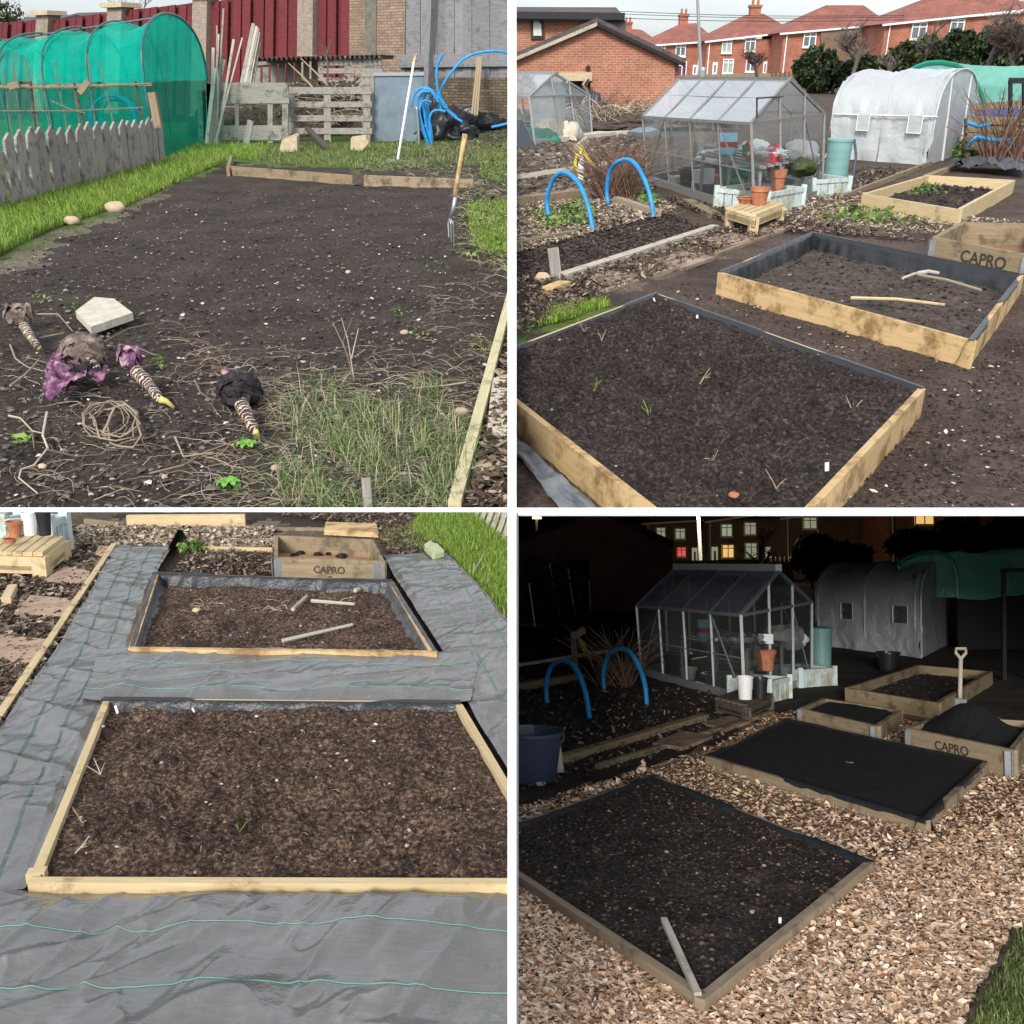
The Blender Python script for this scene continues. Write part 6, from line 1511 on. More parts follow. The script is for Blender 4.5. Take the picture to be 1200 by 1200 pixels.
# wooden pallets piled, planters, barrel
t, c = pallet_table(P, 'low bench of new pallet wood before the greenhouse corner', None, 5, clean_wood, None, [(853, 243), (884, 252), (918, 239), (887, 231)], .20)
pot(P, 'small terracotta pot standing on the pallet bench', c[0].lerp(c[2], .55), .10, .19, terracotta); pot(P, 'squat terracotta saucer pot at the left of the pallet bench', c[0].lerp(c[3], .35) + Vector((.08, 0, 0)), .10, .07, terracotta)
trough(P, 'washed blue slatted planter right of the pallet bench', ((897, 252), (939, 244)), 26, depth=.7, grp='washed blue planters')
trough(P, 'blue-green slatted planter in front of the teal water butt', ((951, 232), (993, 229)), 21, depth=.6, grp='washed blue planters')
c = G(977, 222); zt = V(977, 163, c.y).z
t = thing('water_butt', 'teal ribbed water butt behind the greenhouse', 'water butt', P, c); r = (V(991, 200, c.y) - V(963, 200, c.y)).x / 2
MB().lathe(c, [(r * .86, 0)] + [(r * (.88 + .12 * i / 24 + (.018 if i % 4 == 0 else 0)), zt * i / 24.5) for i in range(1, 24)] + [(r * 1.02, zt * .97), (r * .96, zt)], 28, closed=True).build('barrel', teal_plastic, t, smooth=True)
MB().lathe(c + Vector((0, 0, zt * .96)), [(r * 1.05, 0), (r * 1.05, .03), (.001, .03)], 28).build('lid', teal_plastic, t)
MB().tube([c + Vector((r * 1.0, -.06, zt)), c + Vector((r * 1.06, -.2, zt * .7)), c + Vector((r * .9, -.3, 0))], .018, 6).build('hose', dark_blue_plastic, t)
# white polytunnel
tun, sec, info = poly_tunnel(P, 'white polythene tunnel with two small mesh windows', (1086, 194), (1132, 178), (968, 185), (1112, 82), (985, 84), hoops=(0, .05, .48, .97), wall=.42, crump=.10, sag=.05, power=.62)
fl_, fr_, ax_, za_ = info
MB().tube([fl_ + Vector((0, -.08, sec(0, 0).z * 1.25)), fl_ + ax_ + Vector((0, -.08, sec(1, 0).z * 1.25))], .015, 5).build('cord', white_plastic, tun)
for s in (.35, .8): MB().tube([fl_.lerp(fr_, s), sec(0, 30 * (.5 - .0) * 0 + (10 if s < .5 else 20)) + Vector((-.05, -.05, 0))], .03, 6).build('door_post', white_plastic, tun)
board_between(P, 'long timber kerb running from the white tunnel towards the bare bed', (985, 234), (1090, 193), .06, .05, aged_wood)
board_between(P, 'short timber kerb beside the tunnel end', (1085, 210), (1148, 186), .06, .10, aged_wood)
# green tunnel behind
poly_tunnel(P, 'green tarpaulin tunnel with blue sides behind the white one', (1148, 168), (1240, 140), (1056, 152), (1158, 78), (1076, 76), hoops=(0, .5, 1), cover=tarp_green, endm=tarp_green, wall=.5, windows=False, crump=.12, sag=.06, hoopm=green_plastic, name='green_tunnel', cat='tunnel') if 0 else None
fl2, fr2, bl2 = G(1152, 166), G(1072, 158), None
t = thing('green_tunnel', 'green tarpaulin tunnel with blue sides behind the white one', 'tunnel', P, G(1160, 160))
Y0, Y1 = 22.5, 31; 
arc = [(1062, 86), (1072, 79), (1086, 74), (1102, 73), (1120, 76), (1133, 84), (1143, 96), (1150, 110), (1154, 125)]
rows = []
for s in np.linspace(0, 1, 30):
    row = []
    for i in np.linspace(0, len(arc) - 1, 34):
        k = min(int(i), len(arc) - 2); f = i - k; u, v = lerp(arc[k][0], arc[k + 1][0], f), lerp(arc[k][1], arc[k + 1][1], f)
        p = V(u, v, Y0); q = p + Vector((5.5, 1.2, -.1)) * s * 1.3; wv = (fbm(s * 6 + i * .1, i * .5, 9, 3) - .5) * .16
        row.append((q.x, q.y + wv, q.z + wv * .7 - .05 * math.sin(s * 9.4) ** 2))
    rows.append(row)
MB().grid(np.array(rows)).build('cover', tarp_green, t, smooth=True)
front = [V(u, v, Y0) for u, v in arc]; MB().poly(front + [V(1062, 125, Y0)]).build('end_cover', tarp_green, t)
MB().tube(front, .05, 6).build('hoop', green_plastic, t)
lo = V(1154, 125, Y0); MB().bar(lo + Vector((-.2, 0, .0)), lo + Vector((7.1, 1.5, .35)), .1, .14).build('side_rail', aged_wood, t)
lo2 = V(1130, 128, Y0)
MB().ext([Vector((lo2.x, Y0 + .02, 0)), Vector((lo.x, Y0 + .02, 0)), lo, V(1133, 125, Y0)], (0, .05, 0)).build('blue_side', tarp_blue, t)
MB().ext([Vector((lo.x + .02, Y0, 0)), Vector((lo.x + 7, Y0 + 1.5, 0)), lo + Vector((7, 1.5, .3)), lo + Vector((.02, 0, 0))], (0, .05, 0)).build('blue_side', tarp_blue, t)
t = thing('door_frame', 'dark upright frame with netting at the right edge by the green tunnel', 'frame', P, G(1186, 170))
for u in (1184, 1200): MB().bar(V(u, 172, 19.5), V(u, 94, 19.5), .06, .06, up=(0, 1, 0)).build('post', black_plastic, t)
MB().bar(V(1183, 94.5, 19.5), V(1210, 94.5, 19.5), .1, .1).build('rail', black_plastic, t)
# mesh fence and dry shrubs at right
t = thing('pallet', 'brown pallet barrier behind the dry shrubs at the right edge', 'pallet', P, G(1165, 178))
for vv in (141, 150, 160, 170): MB().bar(V(1133, vv, 18.8), V(1215, vv + 3, 18.8), .03, .16).build('board', aged_wood, t)
for u in (1134, 1160, 1188): MB().bar((V(u, 178, 18.9).x, 18.9, 0), V(u, 138, 18.9), .1, .08, up=(0, 1, 0)).build('post', aged_wood, t)
for k, pts in enumerate([[(1134, 172), (1140, 164), (1152, 162), (1170, 164), (1190, 170)], [(1133, 143), (1146, 148), (1160, 146)], [(1136, 168), (1144, 160), (1160, 164), (1182, 164)]]):
    tag(MB().tube([V(u, v, 18.3 - .1 * k) for u, v in pts], .035, 6).build('blue_pipe', blue_pipe, plot=P, smooth=True), ['lowest', 'highest', 'middle'][k] + ' blue pipe bent across the pallet barrier at the right', 'pipe', 'blue pipes at the right edge')
mb = MB()
for k in range(230):
    b = G(R.uniform(1150, 1205), R.uniform(176, 192)); a = R.uniform(0, 6.28); l = R.uniform(.3, 1.1); z = R.uniform(.5, 1.25)
    mb.tube([b, b + Vector((math.cos(a) * l * .35, math.sin(a) * l * .3, z * .55)), b + Vector((math.cos(a) * l, math.sin(a) * l * .7, z))], .014, 3, .004)
tag(mb.build('dry_shrub', red_twig, plot=P), 'bare brown fruit bushes at the right edge before the pallet barrier', 'bush')
tag(leaves(MB(), crown((G(1145, 183).x, G(1145, 183).y, .15), .8, .5, .22, 900, 3), .08).build('low_weed', leaf_weed, plot=P), 'low green plant by the tunnel end', 'plant')
# empty frame bed, its black liner, the crate bed
raised_bed(P, 'bare frame bed of new timber with a little weed inside', [(1010, 227), (1125, 246), (1190, 211), (1086, 205)], .17, clean_wood, soil_dark, 'raised timber beds', clod=clod_dark, fill=.25, amp=.02, res=(90, 50), clods=700, csize=.014)
tag(leaves(MB(), np.concatenate([crown((G(u, v).x, G(u, v).y, .06), .3, .22, .04, 45, u) for u, v in ((1080, 222), (1085, 230), (1078, 226))]), .06).build('weed', leaf_weed, plot=P), 'green weed growing inside the bare frame bed', 'weed')
q = [G(1110, 200, .02), G(1200, 208, .02), G(1200, 196, .02), G(1122, 195, .02)]
A = [[tuple(np.array(q[0]) * (1 - s) * (1 - r_) + np.array(q[1]) * s * (1 - r_) + np.array(q[2]) * s * r_ + np.array(q[3]) * (1 - s) * r_ + np.array([0, 0, .25 * fbm(s * 12, r_ * 3, 3, 3)])) for s in np.linspace(0, 1, 50)] for r_ in np.linspace(0, 1, 12)]
tag(MB().grid(np.array(A)).build('black_sheet', liner, plot=P, smooth=True), 'crumpled black sheet lying behind the bare frame bed', 'plastic sheet')
t, cc, qq = raised_bed(P, 'deep weathered crate bed stencilled CAPRO at the right edge', [(1092, 278), (1210, 300), (1215, 262), (1126, 260)], .29, aged_wood, speck('wood_lining', [(.3, (.18, .10, .05)), (.7, (.36, .22, .13))], 5, .8, .3, .01), 'raised timber beds', fill=.35, amp=.01, res=(20, 14), brackets=True, name='crate_bed')
d = (cc[1] - cc[0]); d.z = 0; m_ = cc[0].lerp(cc[1], .56); nx = Vector((d.y, -d.x, 0)).normalized(); nx = nx if nx.y < 0 else -nx
text_on('CAPRO', t, ink, m_ + nx * .004 - Vector((0, 0, .10)), d, (0, 0, 1), .13)
raised_bed(P, 'lined timber bed with sticks on its soil, second from the front', [(841, 319), (1141, 400), (1200, 322), (951, 272)], .16, new_wood, soil_light, 'raised timber beds', clod=clod_dark, fill=.14, amp=.03, res=(230, 150), clods=1800, csize=.007, liner_sides=(1, 2, 3), th=.03, fr=6)
t, cc2, q2 = raised_bed(P, 'front raised bed of pale timber filled with dark crumbly compost', [(872, 684), (1085, 455), (768, 343), (547, 427)], .15, clean_wood, soil_dark, 'raised timber beds', clod=clod_dark, fill=.86, amp=.052, res=(460, 400), clods=9000, csize=.004, liner_sides=(1, 2), th=.032, fr=11, mats=[new_wood, clean_wood, clean_wood, new_wood])
# sticks and labels
for k, (a, b, r, mt, lb) in enumerate([((997, 349), (1107, 357), .012, clean_wood, 'straight pale batten lying on the soil of the lined bed'), ((1058, 326), (1085, 320), .012, pale_wood, 'short peeled stick at the back of the lined bed'), ((1070, 321), (1150, 340), .012, straw, 'long crooked branch lying at the back of the lined bed'), ((1075, 320), (1100, 320), .016, pale_wood, 'stubby stick crossing the crooked branch')]):
    p, q = G(*a, .10), G(*b, .10); tag(MB().tube([p, p.lerp(q, .5) + Vector((0, 0, .015)), q], r, 6, r * .8).build('stick', mt, plot=P), lb, 'stick', 'sticks on the lined bed')
for k, (u, v, h, lb) in enumerate([(768, 356, 7, 'white plant label at the far corner of the front bed'), (817, 373, 4, 'second white plant label near the far edge of the front bed'), (969, 552, 10, 'white plant label near the right side of the front bed')]):
    p = G(u, v, .15); tag(MB().bar(p, V(u - 2 if k == 0 else u, v - h, p.y), .010 + .003 * k, .003, up=(0, 1, 0)).build('plant_label', white_plastic, plot=P), lb, 'plant label', 'white plant labels')
for k, (u, v) in enumerate([(685, 390), (697, 457), (820, 450), (762, 490), (1000, 485), (833, 545), (910, 573), (705, 400)]):
    g_ = G(u, v, .14); mb = MB(); rr = random.Random(k)
    for j in range(3):
        a = rr.uniform(0, 6.28); mb.tube([g_, g_ + Vector((math.cos(a) * .02, math.sin(a) * .02, .035)), g_ + Vector((math.cos(a) * .05, math.sin(a) * .04, .04 + .02 * j))], .003, 4, .0015)
    tag(mb.build('seedling', leaf_weed if k in (1, 3) else rope, plot=P), ['dry sprig at the back left of the front bed', 'pale green shoot left of the middle of the front bed', 'orange sprig right of the middle of the front bed', 'yellowish sprig in the middle of the front bed', 'dry sprig toward the right board of the front bed', 'orange sprig in the lower middle of the front bed', 'bent straw at the bottom right of the front bed', 'bent dry stem just below the back left sprig'][k], 'sprig', 'sprigs in the front bed')
tag(MB().blob(G(860, 580, .155), .02, .016, .012, 3, .2, 10).build('brick_crumb', terracotta, plot=P), 'orange brick crumb low in the front bed', 'stone')
# edging, slabs, posts
board_between(P, 'long split timber edging beside the paving slabs', (660, 327), (838, 269), .05, .09, pale_wood)
tag(MB().bar(V(652, 325, G(652, 325).y), V(648, 291, G(652, 325).y), .09, .05, up=(0, 1, 0)).build('wooden_post', grey_wood, plot=P), 'short grey post at the end of the split timber edging', 'post')
board_between(P, 'thin timber edging of the path nearer the front bed', (700, 345), (830, 302), .02, .04, straw)
board_between(P, 'thin timber edging continuing towards the frame bed', (838, 300), (975, 250), .025, .04, aged_wood)
board_between(P, 'left timber edging of the weedy strip', (600, 290), (675, 275), .05, .06, straw)
board_between(P, 'dark sleeper lying before the greenhouse', (806, 238), (838, 255), .05, .14, aged_wood)
board_between(P, 'old log edging by the rear blue hoop', (722, 238), (770, 254), .08, .10, straw)
board_between(P, 'yellow block of wood by the grass patch', (642, 344), (662, 336), .05, .10, new_wood, 'wooden_block', 'wood')
for k, (q, lb) in enumerate([([(822, 284), (850, 293), (885, 283), (858, 276)], 'brown paving slab right of the split edging'), ([(765, 308), (800, 318), (838, 305), (800, 298)], 'brown paving slab in the middle of the path'), ([(690, 330), (730, 336), (752, 326), (708, 320)], 'worn paving slab near the front of the path'), ([(872, 270), (905, 278), (930, 268), (900, 262)], 'mossy paving slab near the pallet bench')]):
    tag(MB().ext([G(u, v, .0) for u, v in q], (0, 0, .03)).build('paving_slab', slab_brown, plot=P), lb, 'paving slab', 'brown paving slabs')
tag(MB().blob(G(636, 326, .03), .06, .05, .05, 3, .2, 12).build('stone', stone_tan, plot=P, smooth=True), 'tan stone beside the short grey post', 'stone')
# bed soil under the hoops
C = sample(P, [(600, 330), (660, 326), (838, 270), (770, 245), (690, 275), (600, 295)], 4200, 1); tag(stones(MB(), C, .009, .7, .5).build('soil_crumbs', clod_dark, plot=P, kind='stuff'), 'dark crumbs of the bed under the blue hoops', 'soil')
# litter
for poly, n, s, mt, lb, nm2 in (([(600, 325), (600, 400), (700, 350), (860, 290), (960, 262), (880, 262), (838, 270), (655, 328)], 4600, .030, mulch, 'brown bark pieces along the slab path', 'bark_mulch'), ([(600, 300), (600, 240), (760, 232), (800, 246), (700, 275)], 4200, .034, mulch_pale, 'pale leaf litter around the blue hoops', 'leaf_litter'), ([(905, 235), (1010, 226), (1130, 256), (1195, 262), (1190, 264), (1092, 277), (960, 266), (915, 250)], 4200, .032, mulch_pale, 'pale wood chippings around the bare frame bed', 'wood_chippings'), ([(900, 250), (960, 262), (1095, 285), (950, 275), (880, 268)], 2000, .03, mulch, 'brown mulch behind the lined bed', 'bark_mulch'), ([(985, 200), (1080, 198), (985, 232), (940, 234)], 1500, .04, mulch, 'brown litter beside the white tunnel', 'leaf_litter'), ([(780, 232), (850, 246), (852, 262), (790, 240)], 1100, .04, mulch, 'brown litter at the greenhouse foot', 'leaf_litter')):
    C = sample(P, poly, n, 1.2); tag(chips(MB(), C, s, s * .4, tilt=.35, lift=.02).build(nm2, mt, plot=P, kind='stuff'), lb, 'mulch')
C = np.concatenate([sample(P, [(840, 330), (1140, 430), (1200, 400), (1200, 600), (960, 600), (1090, 455), (780, 340)], 130, .8), sample(P, [(600, 150), (755, 150), (760, 200), (600, 235)], 900, .8), sample(P, [(840, 318), (1190, 330), (1140, 390)], 100, .8)])
tag(stones(MB(), C, .006, .6, .5).build('pebbles', pebble, plot=P, kind='stuff'), 'small pebbles on the trodden earth', 'pebbles')
C = sample(P, [(800, 330), (1140, 430), (1200, 380), (1200, 600), (960, 600), (1090, 455), (780, 340)], 2500, .8)
tag(stones(MB(), C, .0045, .6, .5).build('soil_crumbs', clod_dark, plot=P, kind='stuff'), 'crumbs of earth on the trodden path', 'soil')
C = sample(P, [(596, 155), (755, 152), (765, 228), (690, 232), (596, 238)], 9000, 1.2)
tag(stones(MB(), C, .03, .6, .5).build('field_clods', islands('clod_field', [(0, (.04, .03, .024)), (.6, (.11, .085, .068)), (.95, (.19, .155, .125)), (1, (.4, .35, .3))], .95), plot=P, kind='stuff'), 'clods of the dug soil field behind the rail', 'soil')
C = np.concatenate([sample(P, [(628, 384), (650, 362), (708, 352), (716, 358), (660, 376)], 1500, .6), sample(P, [(660, 240), (690, 226), (686, 238)], 260, .6)])
tag(blades(MB(), C, .04, .004, .6).build('grass_patch', grass_bright, plot=P), 'small bright grass patch left of the front bed', 'grass patch')
C = np.concatenate([crown((G(u, v).x, G(u, v).y, .05), .4, .25, .06, 50, u) for u, v in ((1000, 258), (1020, 252), (1035, 262))])
tag(leaves(MB(), C, .075).build('weed', leaf_weed, plot=P), 'yellow-green weeds on the chippings before the bare frame bed', 'weed')
C = np.concatenate([sample(P, [(615, 250), (690, 240), (700, 262), (640, 272)], 500, .6), sample(P, [(740, 228), (770, 228), (775, 240), (745, 242)], 160, .6)])
tag(leaves(MB(), C + np.array([0, 0, .03]), .07, .6).build('weeds', leaf_weed, plot=P, kind='stuff'), 'small weeds around the blue hoops', 'weeds')
# polythene strip at bottom left
A = []
ed = [((596, 506), (596, 530)), ((625, 528), (612, 540)), ((650, 552), (632, 566)), ((680, 578), (652, 592)), ((720, 612), (680, 622))]
for (a, b) in ed:
    A.append([tuple(G(lerp(a[0], b[0], s), lerp(a[1], b[1], s), .015 + .05 * vn(s * 5, a[0] * .05, 3))) for s in np.linspace(0, 1, 12)])
B = np.array(A); n = 60; X = np.array([[[np.interp(t_, np.linspace(0, 1, len(A)), B[:, j, k]) for k in range(3)] for j in range(12)] for t_ in np.linspace(0, 1, n)])
X[..., 2] += .03 * (fbm(X[..., 0] * 14, X[..., 1] * 14, 3, 3) - .4)
tag(MB().grid(X).build('membrane_strip', liner_silver, plot=P, smooth=True), 'crinkled silvery-black membrane strip at the foot of the front bed', 'plastic sheet')
# ================================================================ BOTTOM LEFT PLOT
P = BL; G, V, W = P.G, P.V, P.W
vsb = np.linspace(560, 1230, 250); usb = np.concatenate([np.linspace(-700, -20, 30), np.linspace(-15, 612, 230)])
m_ground_bl = groundmat('ground_bl', [(.022, .014, .010), (.07, .045, .032), (.14, .10, .075)],
    [(.07, .10, .015), (.17, .26, .03), (.30, .40, .07)], [(.05, .035, .024), (.18, .13, .09), (.38, .31, .22)], [(.10, .075, .05), (.27, .21, .15), (.46, .39, .3)])
ground(P, usb, vsb, m_ground_bl, [
    (1, [(-700, 1200), (-700, 560), (140, 560), (140, 640), (0, 860), (-200, 1200)], 1),
    (2, [(80, 640), (80, 614), (400, 614), (330, 660), (300, 642), (200, 640)], 1),
    (1, [(200, 660), (320, 620), (480, 600), (500, 650), (450, 650)], 1),
    (0, [(480, 560), (500, 640), (530, 650), (600, 735), (640, 780), (640, 560)], 1)], amp=.014)
t1, c1_, q1_ = raised_bed(P, 'large near bed of pale timber filled with brown compost, on grey membrane', [(32, 1034), (668, 1036), (540, 822), (122, 818)], .058, new_wood, soil_brown, 'timber beds on membrane', clod=clod_brown, fill=.62, amp=.028, res=(460, 330), clods=12000, csize=.0028, liner_sides=(2,), th=.028, fr=13, mats=[clean_wood] * 4)
t2, c2_, q2_ = raised_bed(P, 'smaller far bed of timber with black liner and sticks on the soil, on grey membrane', [(150, 760), (512, 765), (460, 680), (181, 671)], .078, new_wood, soil_brown, 'timber beds on membrane', clod=clod_brown, fill=.2, amp=.022, res=(300, 160), clods=5000, csize=.0038, liner_sides=(2,), th=.028, fr=9)
liner_grey = plain('grey_liner', (.075, .075, .075), .5, bump=.8, scale=9, var=.5)
# liner flanks inside the far bed, grey and ruched
for i in (1, 3):
    a, b = q2_[i].copy(), q2_[(i + 1) % 4].copy(); a.z = b.z = 0; ctr = sum(q2_, Vector()) / 4; d = b - a; inn = Vector((-d.y, d.x, 0)).normalized(); inn = inn if (ctr - a).dot(inn) > 0 else -inn
    rows = []
    for off, z in ((-.030, .081), (-.012, .082), (0, .07), (.006, .05), (.014, .02), (.035, .01)):
        rows.append([tuple(a.lerp(b, k / 90) + inn * (off + .006 * (vn(k * .6, 3, i) + .5 * math.sin(k * 1.1)) * (off > 0)) + Vector((0, 0, z + .005 * (vn(k * .4, 7, i) - .5)))) for k in range(91)])
    MB().grid(np.array(rows)).build('liner_flap', liner_grey, t2, smooth=True)
A = []
a, b = q1_[2], q1_[3]
# membrane sheets
def sheet(lb, L, Rr, nu, nv, amp, lines=(), seed=1, lift=.006, edge=.015, name='weed_membrane', dirx=1.0, big=2.2, across=()):
    """sheet laid between two picture outlines; wrinkles run with it; woven mint threads are its parts"""
    def pl(poly, t_):
        n = len(poly) - 1; x = t_ * n; i = min(int(x), n - 1); f = x - i
        return lerp(poly[i][0], poly[i + 1][0], f), lerp(poly[i][1], poly[i + 1][1], f)
    X = np.zeros((nv, nu, 3))
    for j in range(nv):
        l, r = pl(L, j / (nv - 1)), pl(Rr, j / (nv - 1)); gl_, gr_ = G(*l), G(*r)
        s = np.linspace(0, 1, nu)[:, None]; X[j] = np.array(gl_) * (1 - s) + np.array(gr_) * s
    x, y = X[..., 0], X[..., 1]
    n1 = fbm(x * big + seed, y * big * 1.2 + seed, seed, 3); rid = 1 - np.abs(fbm((x * dirx + y) * 5 + seed, (y - x * dirx) * 1.5, seed + 3, 2) - .5) * 4
    rid2 = 1 - np.abs(fbm((x - y * .4) * 11, (y + x * .3) * 4 + seed, seed + 6, 2) - .5) * 5
    s_ = np.linspace(0, 1, nu)[None, :]; ed = np.minimum(s_, 1 - s_)
    tt2 = np.linspace(0, 1, nv)[:, None]; amp = amp * np.clip(np.minimum(tt2, 1 - tt2) * 9 + .15, 0, 1) * np.clip(ed * 9 + .3, 0, 1)
    z = lift + amp * (n1 * 1.7 + np.clip(rid, 0, 1) ** 2 * .6 + np.clip(rid2, 0, 1) ** 2 * .22) + edge * np.exp(-ed * 40) * (.5 + vn(y * 4, x, seed + 8))
    X[..., 2] = z
    o = MB().grid(X).build(name, membrane, plot=P, smooth=True, loc=tuple(X[nv // 2, nu // 2] * np.array([1, 1, 0]))); tag(o, lb, 'membrane', 'strips of woven grey membrane')
    def rib(path, w_):
        q = []
        for (s, t_) in path:
            i = t_ * (nv - 1); j = s * (nu - 1); i0, j0 = min(int(i), nv - 2), min(int(j), nu - 2); fi, fj = i - i0, j - j0
            q.append(X[i0, j0] * (1 - fi) * (1 - fj) + X[i0 + 1, j0] * fi * (1 - fj) + X[i0, j0 + 1] * (1 - fi) * fj + X[i0 + 1, j0 + 1] * fi * fj)
        q = np.array(q); d = np.gradient(q, axis=0); nn = np.stack([-d[:, 1], d[:, 0], 0 * d[:, 0]], -1); nn /= np.linalg.norm(nn, axis=1)[:, None] + 1e-9
        up_ = np.array([0, 0, .0028]); g = np.stack([q - nn * w_ + up_ * .3, q + up_, q + nn * w_ + up_ * .3])
        th = MB().grid(g).build('mint_thread', mint_thread, o); th['_loc'] = o['_loc']
    for (s0, s1, w_) in lines:
        for dd in (-1, 1): rib([(lerp(s0, s1, k / 200) + dd * w_ * 1.0 + .002 * math.sin(k * .15), k / 200) for k in range(201)], .0012)
    for (t0, t1_, w_) in across:
        rib([(k / 200, min(1, max(0, lerp(t0, t1_, k / 200) + .006 * math.sin(k * .045 + seed) + .002 * math.sin(k * .13)))) for k in range(201)], w_)
    return X
sheet('wide grey membrane strip with mint threads across the front of the near bed', [(-60, 1048), (-60, 1290)], [(640, 1048), (640, 1290)], 360, 210, .042, seed=5, dirx=-.7, across=((.27, .22, .0009), (.56, .50, .0018)), big=3)
sheet('long grey membrane strip with mint threads down the left side of both beds', [(137, 636), (112, 690), (72, 760), (0, 860), (-120, 1060)], [(205, 640), (186, 672), (156, 762), (126, 820), (34, 1046)], 130, 420, .034, lines=((.30, .42, .010), (.66, .72, .010)), seed=11, dirx=.5)
sheet('grey membrane strip with mint threads down the right side of both beds', [(448, 652), (462, 680), (516, 764), (542, 822), (672, 1040)], [(520, 648), (560, 690), (600, 738), (660, 830), (800, 1040)], 120, 380, .034, lines=((.30, .40, .010), (.72, .80, .008)), seed=21, dirx=-.5)
sheet('grey membrane strip lying between the two timber beds', [(118, 770), (112, 790), (98, 830)], [(548, 772), (560, 796), (552, 832)], 300, 90, .030, seed=31, dirx=-.3, lift=.030, across=((.45, .42, .0010), (.88, .86, .0010)))
X = []
for j, (l, r) in enumerate([((196, 645), (214, 652)), ((200, 636), (217, 640)), ((205, 627), (219, 630)), ((209, 620), (214, 622))]):
    Y = G(205, 648).y; X.append([tuple(V(lerp(l[0], r[0], s), lerp(l[1], r[1], s), Y + .1 * math.sin(s * 3)) + Vector((0, 0, 0))) for s in np.linspace(0, 1, 10)])
tag(MB().grid(np.array(X)).build('membrane_flap', black_plastic, plot=P, smooth=True), 'black corner of membrane standing up at the far end of the left strip', 'plastic sheet')
X = []
for j, t_ in enumerate(np.linspace(0, 1, 60)):
    a_, b_ = G(lerp(100, 560, t_), 829 + 3 * math.sin(t_ * 9)), None; X.append([tuple(a_ + Vector((0, .045 * math.cos(p), .045 + .035 * math.sin(p)))) for p in np.linspace(-1.6, 3.4, 10)])
for (tt_, pts_) in ((t1, [(20, 1050), (640, 1050)]), (t2, [(146, 776), (514, 779)])):
    rows = []; a_, b_ = G(*pts_[0]), G(*pts_[1])
    for off, z in ((.006, .004), (-.004, .005), (-.012, .010), (-.03, .014), (-.06, .016)):
        rows.append([tuple(a_.lerp(b_, k / 120) + Vector((0, off + (.012 * (vn(k * .22, off * 50, 6) - .5) if off < 0 else 0), z + (.01 * vn(k * .3, off * 40, 9) if off < -.01 else 0)))) for k in range(121)])
    MB().grid(np.array(rows)).build('skirt', black_plastic, tt_, smooth=True)  # added black strip stands for the shade in the gap under the boards
# pegs
for k, (u, v, lb) in enumerate([(142, 1061, 'left black ground peg pinning the front membrane'), (422, 1062, 'middle black ground peg pinning the front membrane'), (505, 804, 'small black peg in the strip between the beds')]):
    c = G(u, v, .03); t = thing('ground_peg', lb, 'peg', P, c, 'membrane pegs'); r = .016 if k < 2 else .01
    MB().lathe(c, [(r, 0), (r * 1.1, .006), (r * .6, .012), (.001, .013)], 14).build('head', black_plastic, t); MB().tube([c, c - Vector((0, 0, .04))], .004, 5).build('pin', black_plastic, t)
# crate bed with lettering
t, cc, qq = raised_bed(P, 'weathered crate bed stencilled CAPRO behind the far bed', [(321, 653), (451, 658), (437, 632), (322, 627)], .155, aged_wood, speck('rusty_floor', [(.3, (.22, .10, .05)), (.6, (.42, .22, .12)), (.8, (.1, .06, .04))], 7, .85, .4, .01), fill=.22, amp=.01, res=(30, 20), brackets=True, name='crate_bed', th=.022)
d = (cc[1] - cc[0]); d.z = 0; nx = Vector((d.y, -d.x, 0)).normalized(); nx = nx if nx.y < 0 else -nx; m_ = cc[0].lerp(cc[1], .5)
text_on('CAPRO', t, ink, m_ + nx * .003 - Vector((0, 0, .07)), d, (0, 0, 1), .062); text_on('18', t, ink, m_ + nx * .003 - Vector((0, 0, .118)), d, (0, 0, 1), .03)
for k, (u, v, r) in enumerate([(352, 648, .03), (372, 650, .03), (400, 652, .035), (345, 651, .025), (385, 649, .02)]):
    tag(MB().blob(G(u, v, .045), r, r, r * .6, k, .5, 10).build('soil_lump', soil_dark, plot=P, smooth=True), ['leftmost but one', 'second', 'largest right-hand', 'leftmost small', 'middle small'][k] + ' dark soil lump lying on the floor of the crate bed', 'soil lump', 'lumps in the crate bed')
tag(MB().bar(G(330, 662, .05), G(458, 664, .05), .05, .06).build('batten', grey_wood, plot=P), 'grey batten under the front of the crate bed', 'batten') if 0 else None
# sticks on the far bed
for k, (a, b, r, mt, lb) in enumerate([((331, 751), (413, 732), .011, pale_wood, 'long pale batten lying diagonally on the far bed soil'), ((343, 714), (359, 699), .012, pale_wood, 'short stick crossing the straight one on the far bed'), ((365, 704), (416, 708), .011, pale_wood, 'straight stick lying level at the back of the far bed'), ((416, 692), (421, 690), .013, stone_tan, 'small pale stone near the back liner of the far bed')]):
    p, q = G(*a, .05), G(*b, .05); tag(MB().tube([p, p.lerp(q, .5), q], r, 6, r * .8).build('stick' if k < 3 else 'stone', mt, plot=P), lb, 'stick' if k < 3 else 'stone')
tag(MB().blob(G(230, 715, .02), .022, .02, .014, 3, .2, 12).build('stone', stone_tan, plot=P, smooth=True), 'round tan stone at the back left of the far bed', 'stone')
for k, (u, v, h, lb) in enumerate([(138, 836, 9, 'white plant label at the back left corner of the near bed'), (228, 834, 4, 'second white plant label along the back of the near bed'), (365, 828, 4, 'white pebble-like label end near the middle back of the near bed')]):
    p = G(u, v, .045); tag(MB().bar(p, V(u - 3, v - h, p.y + .02), .010, .002, up=(0, 1, 0)).build('plant_label', white_plastic, plot=P), lb, 'plant label')
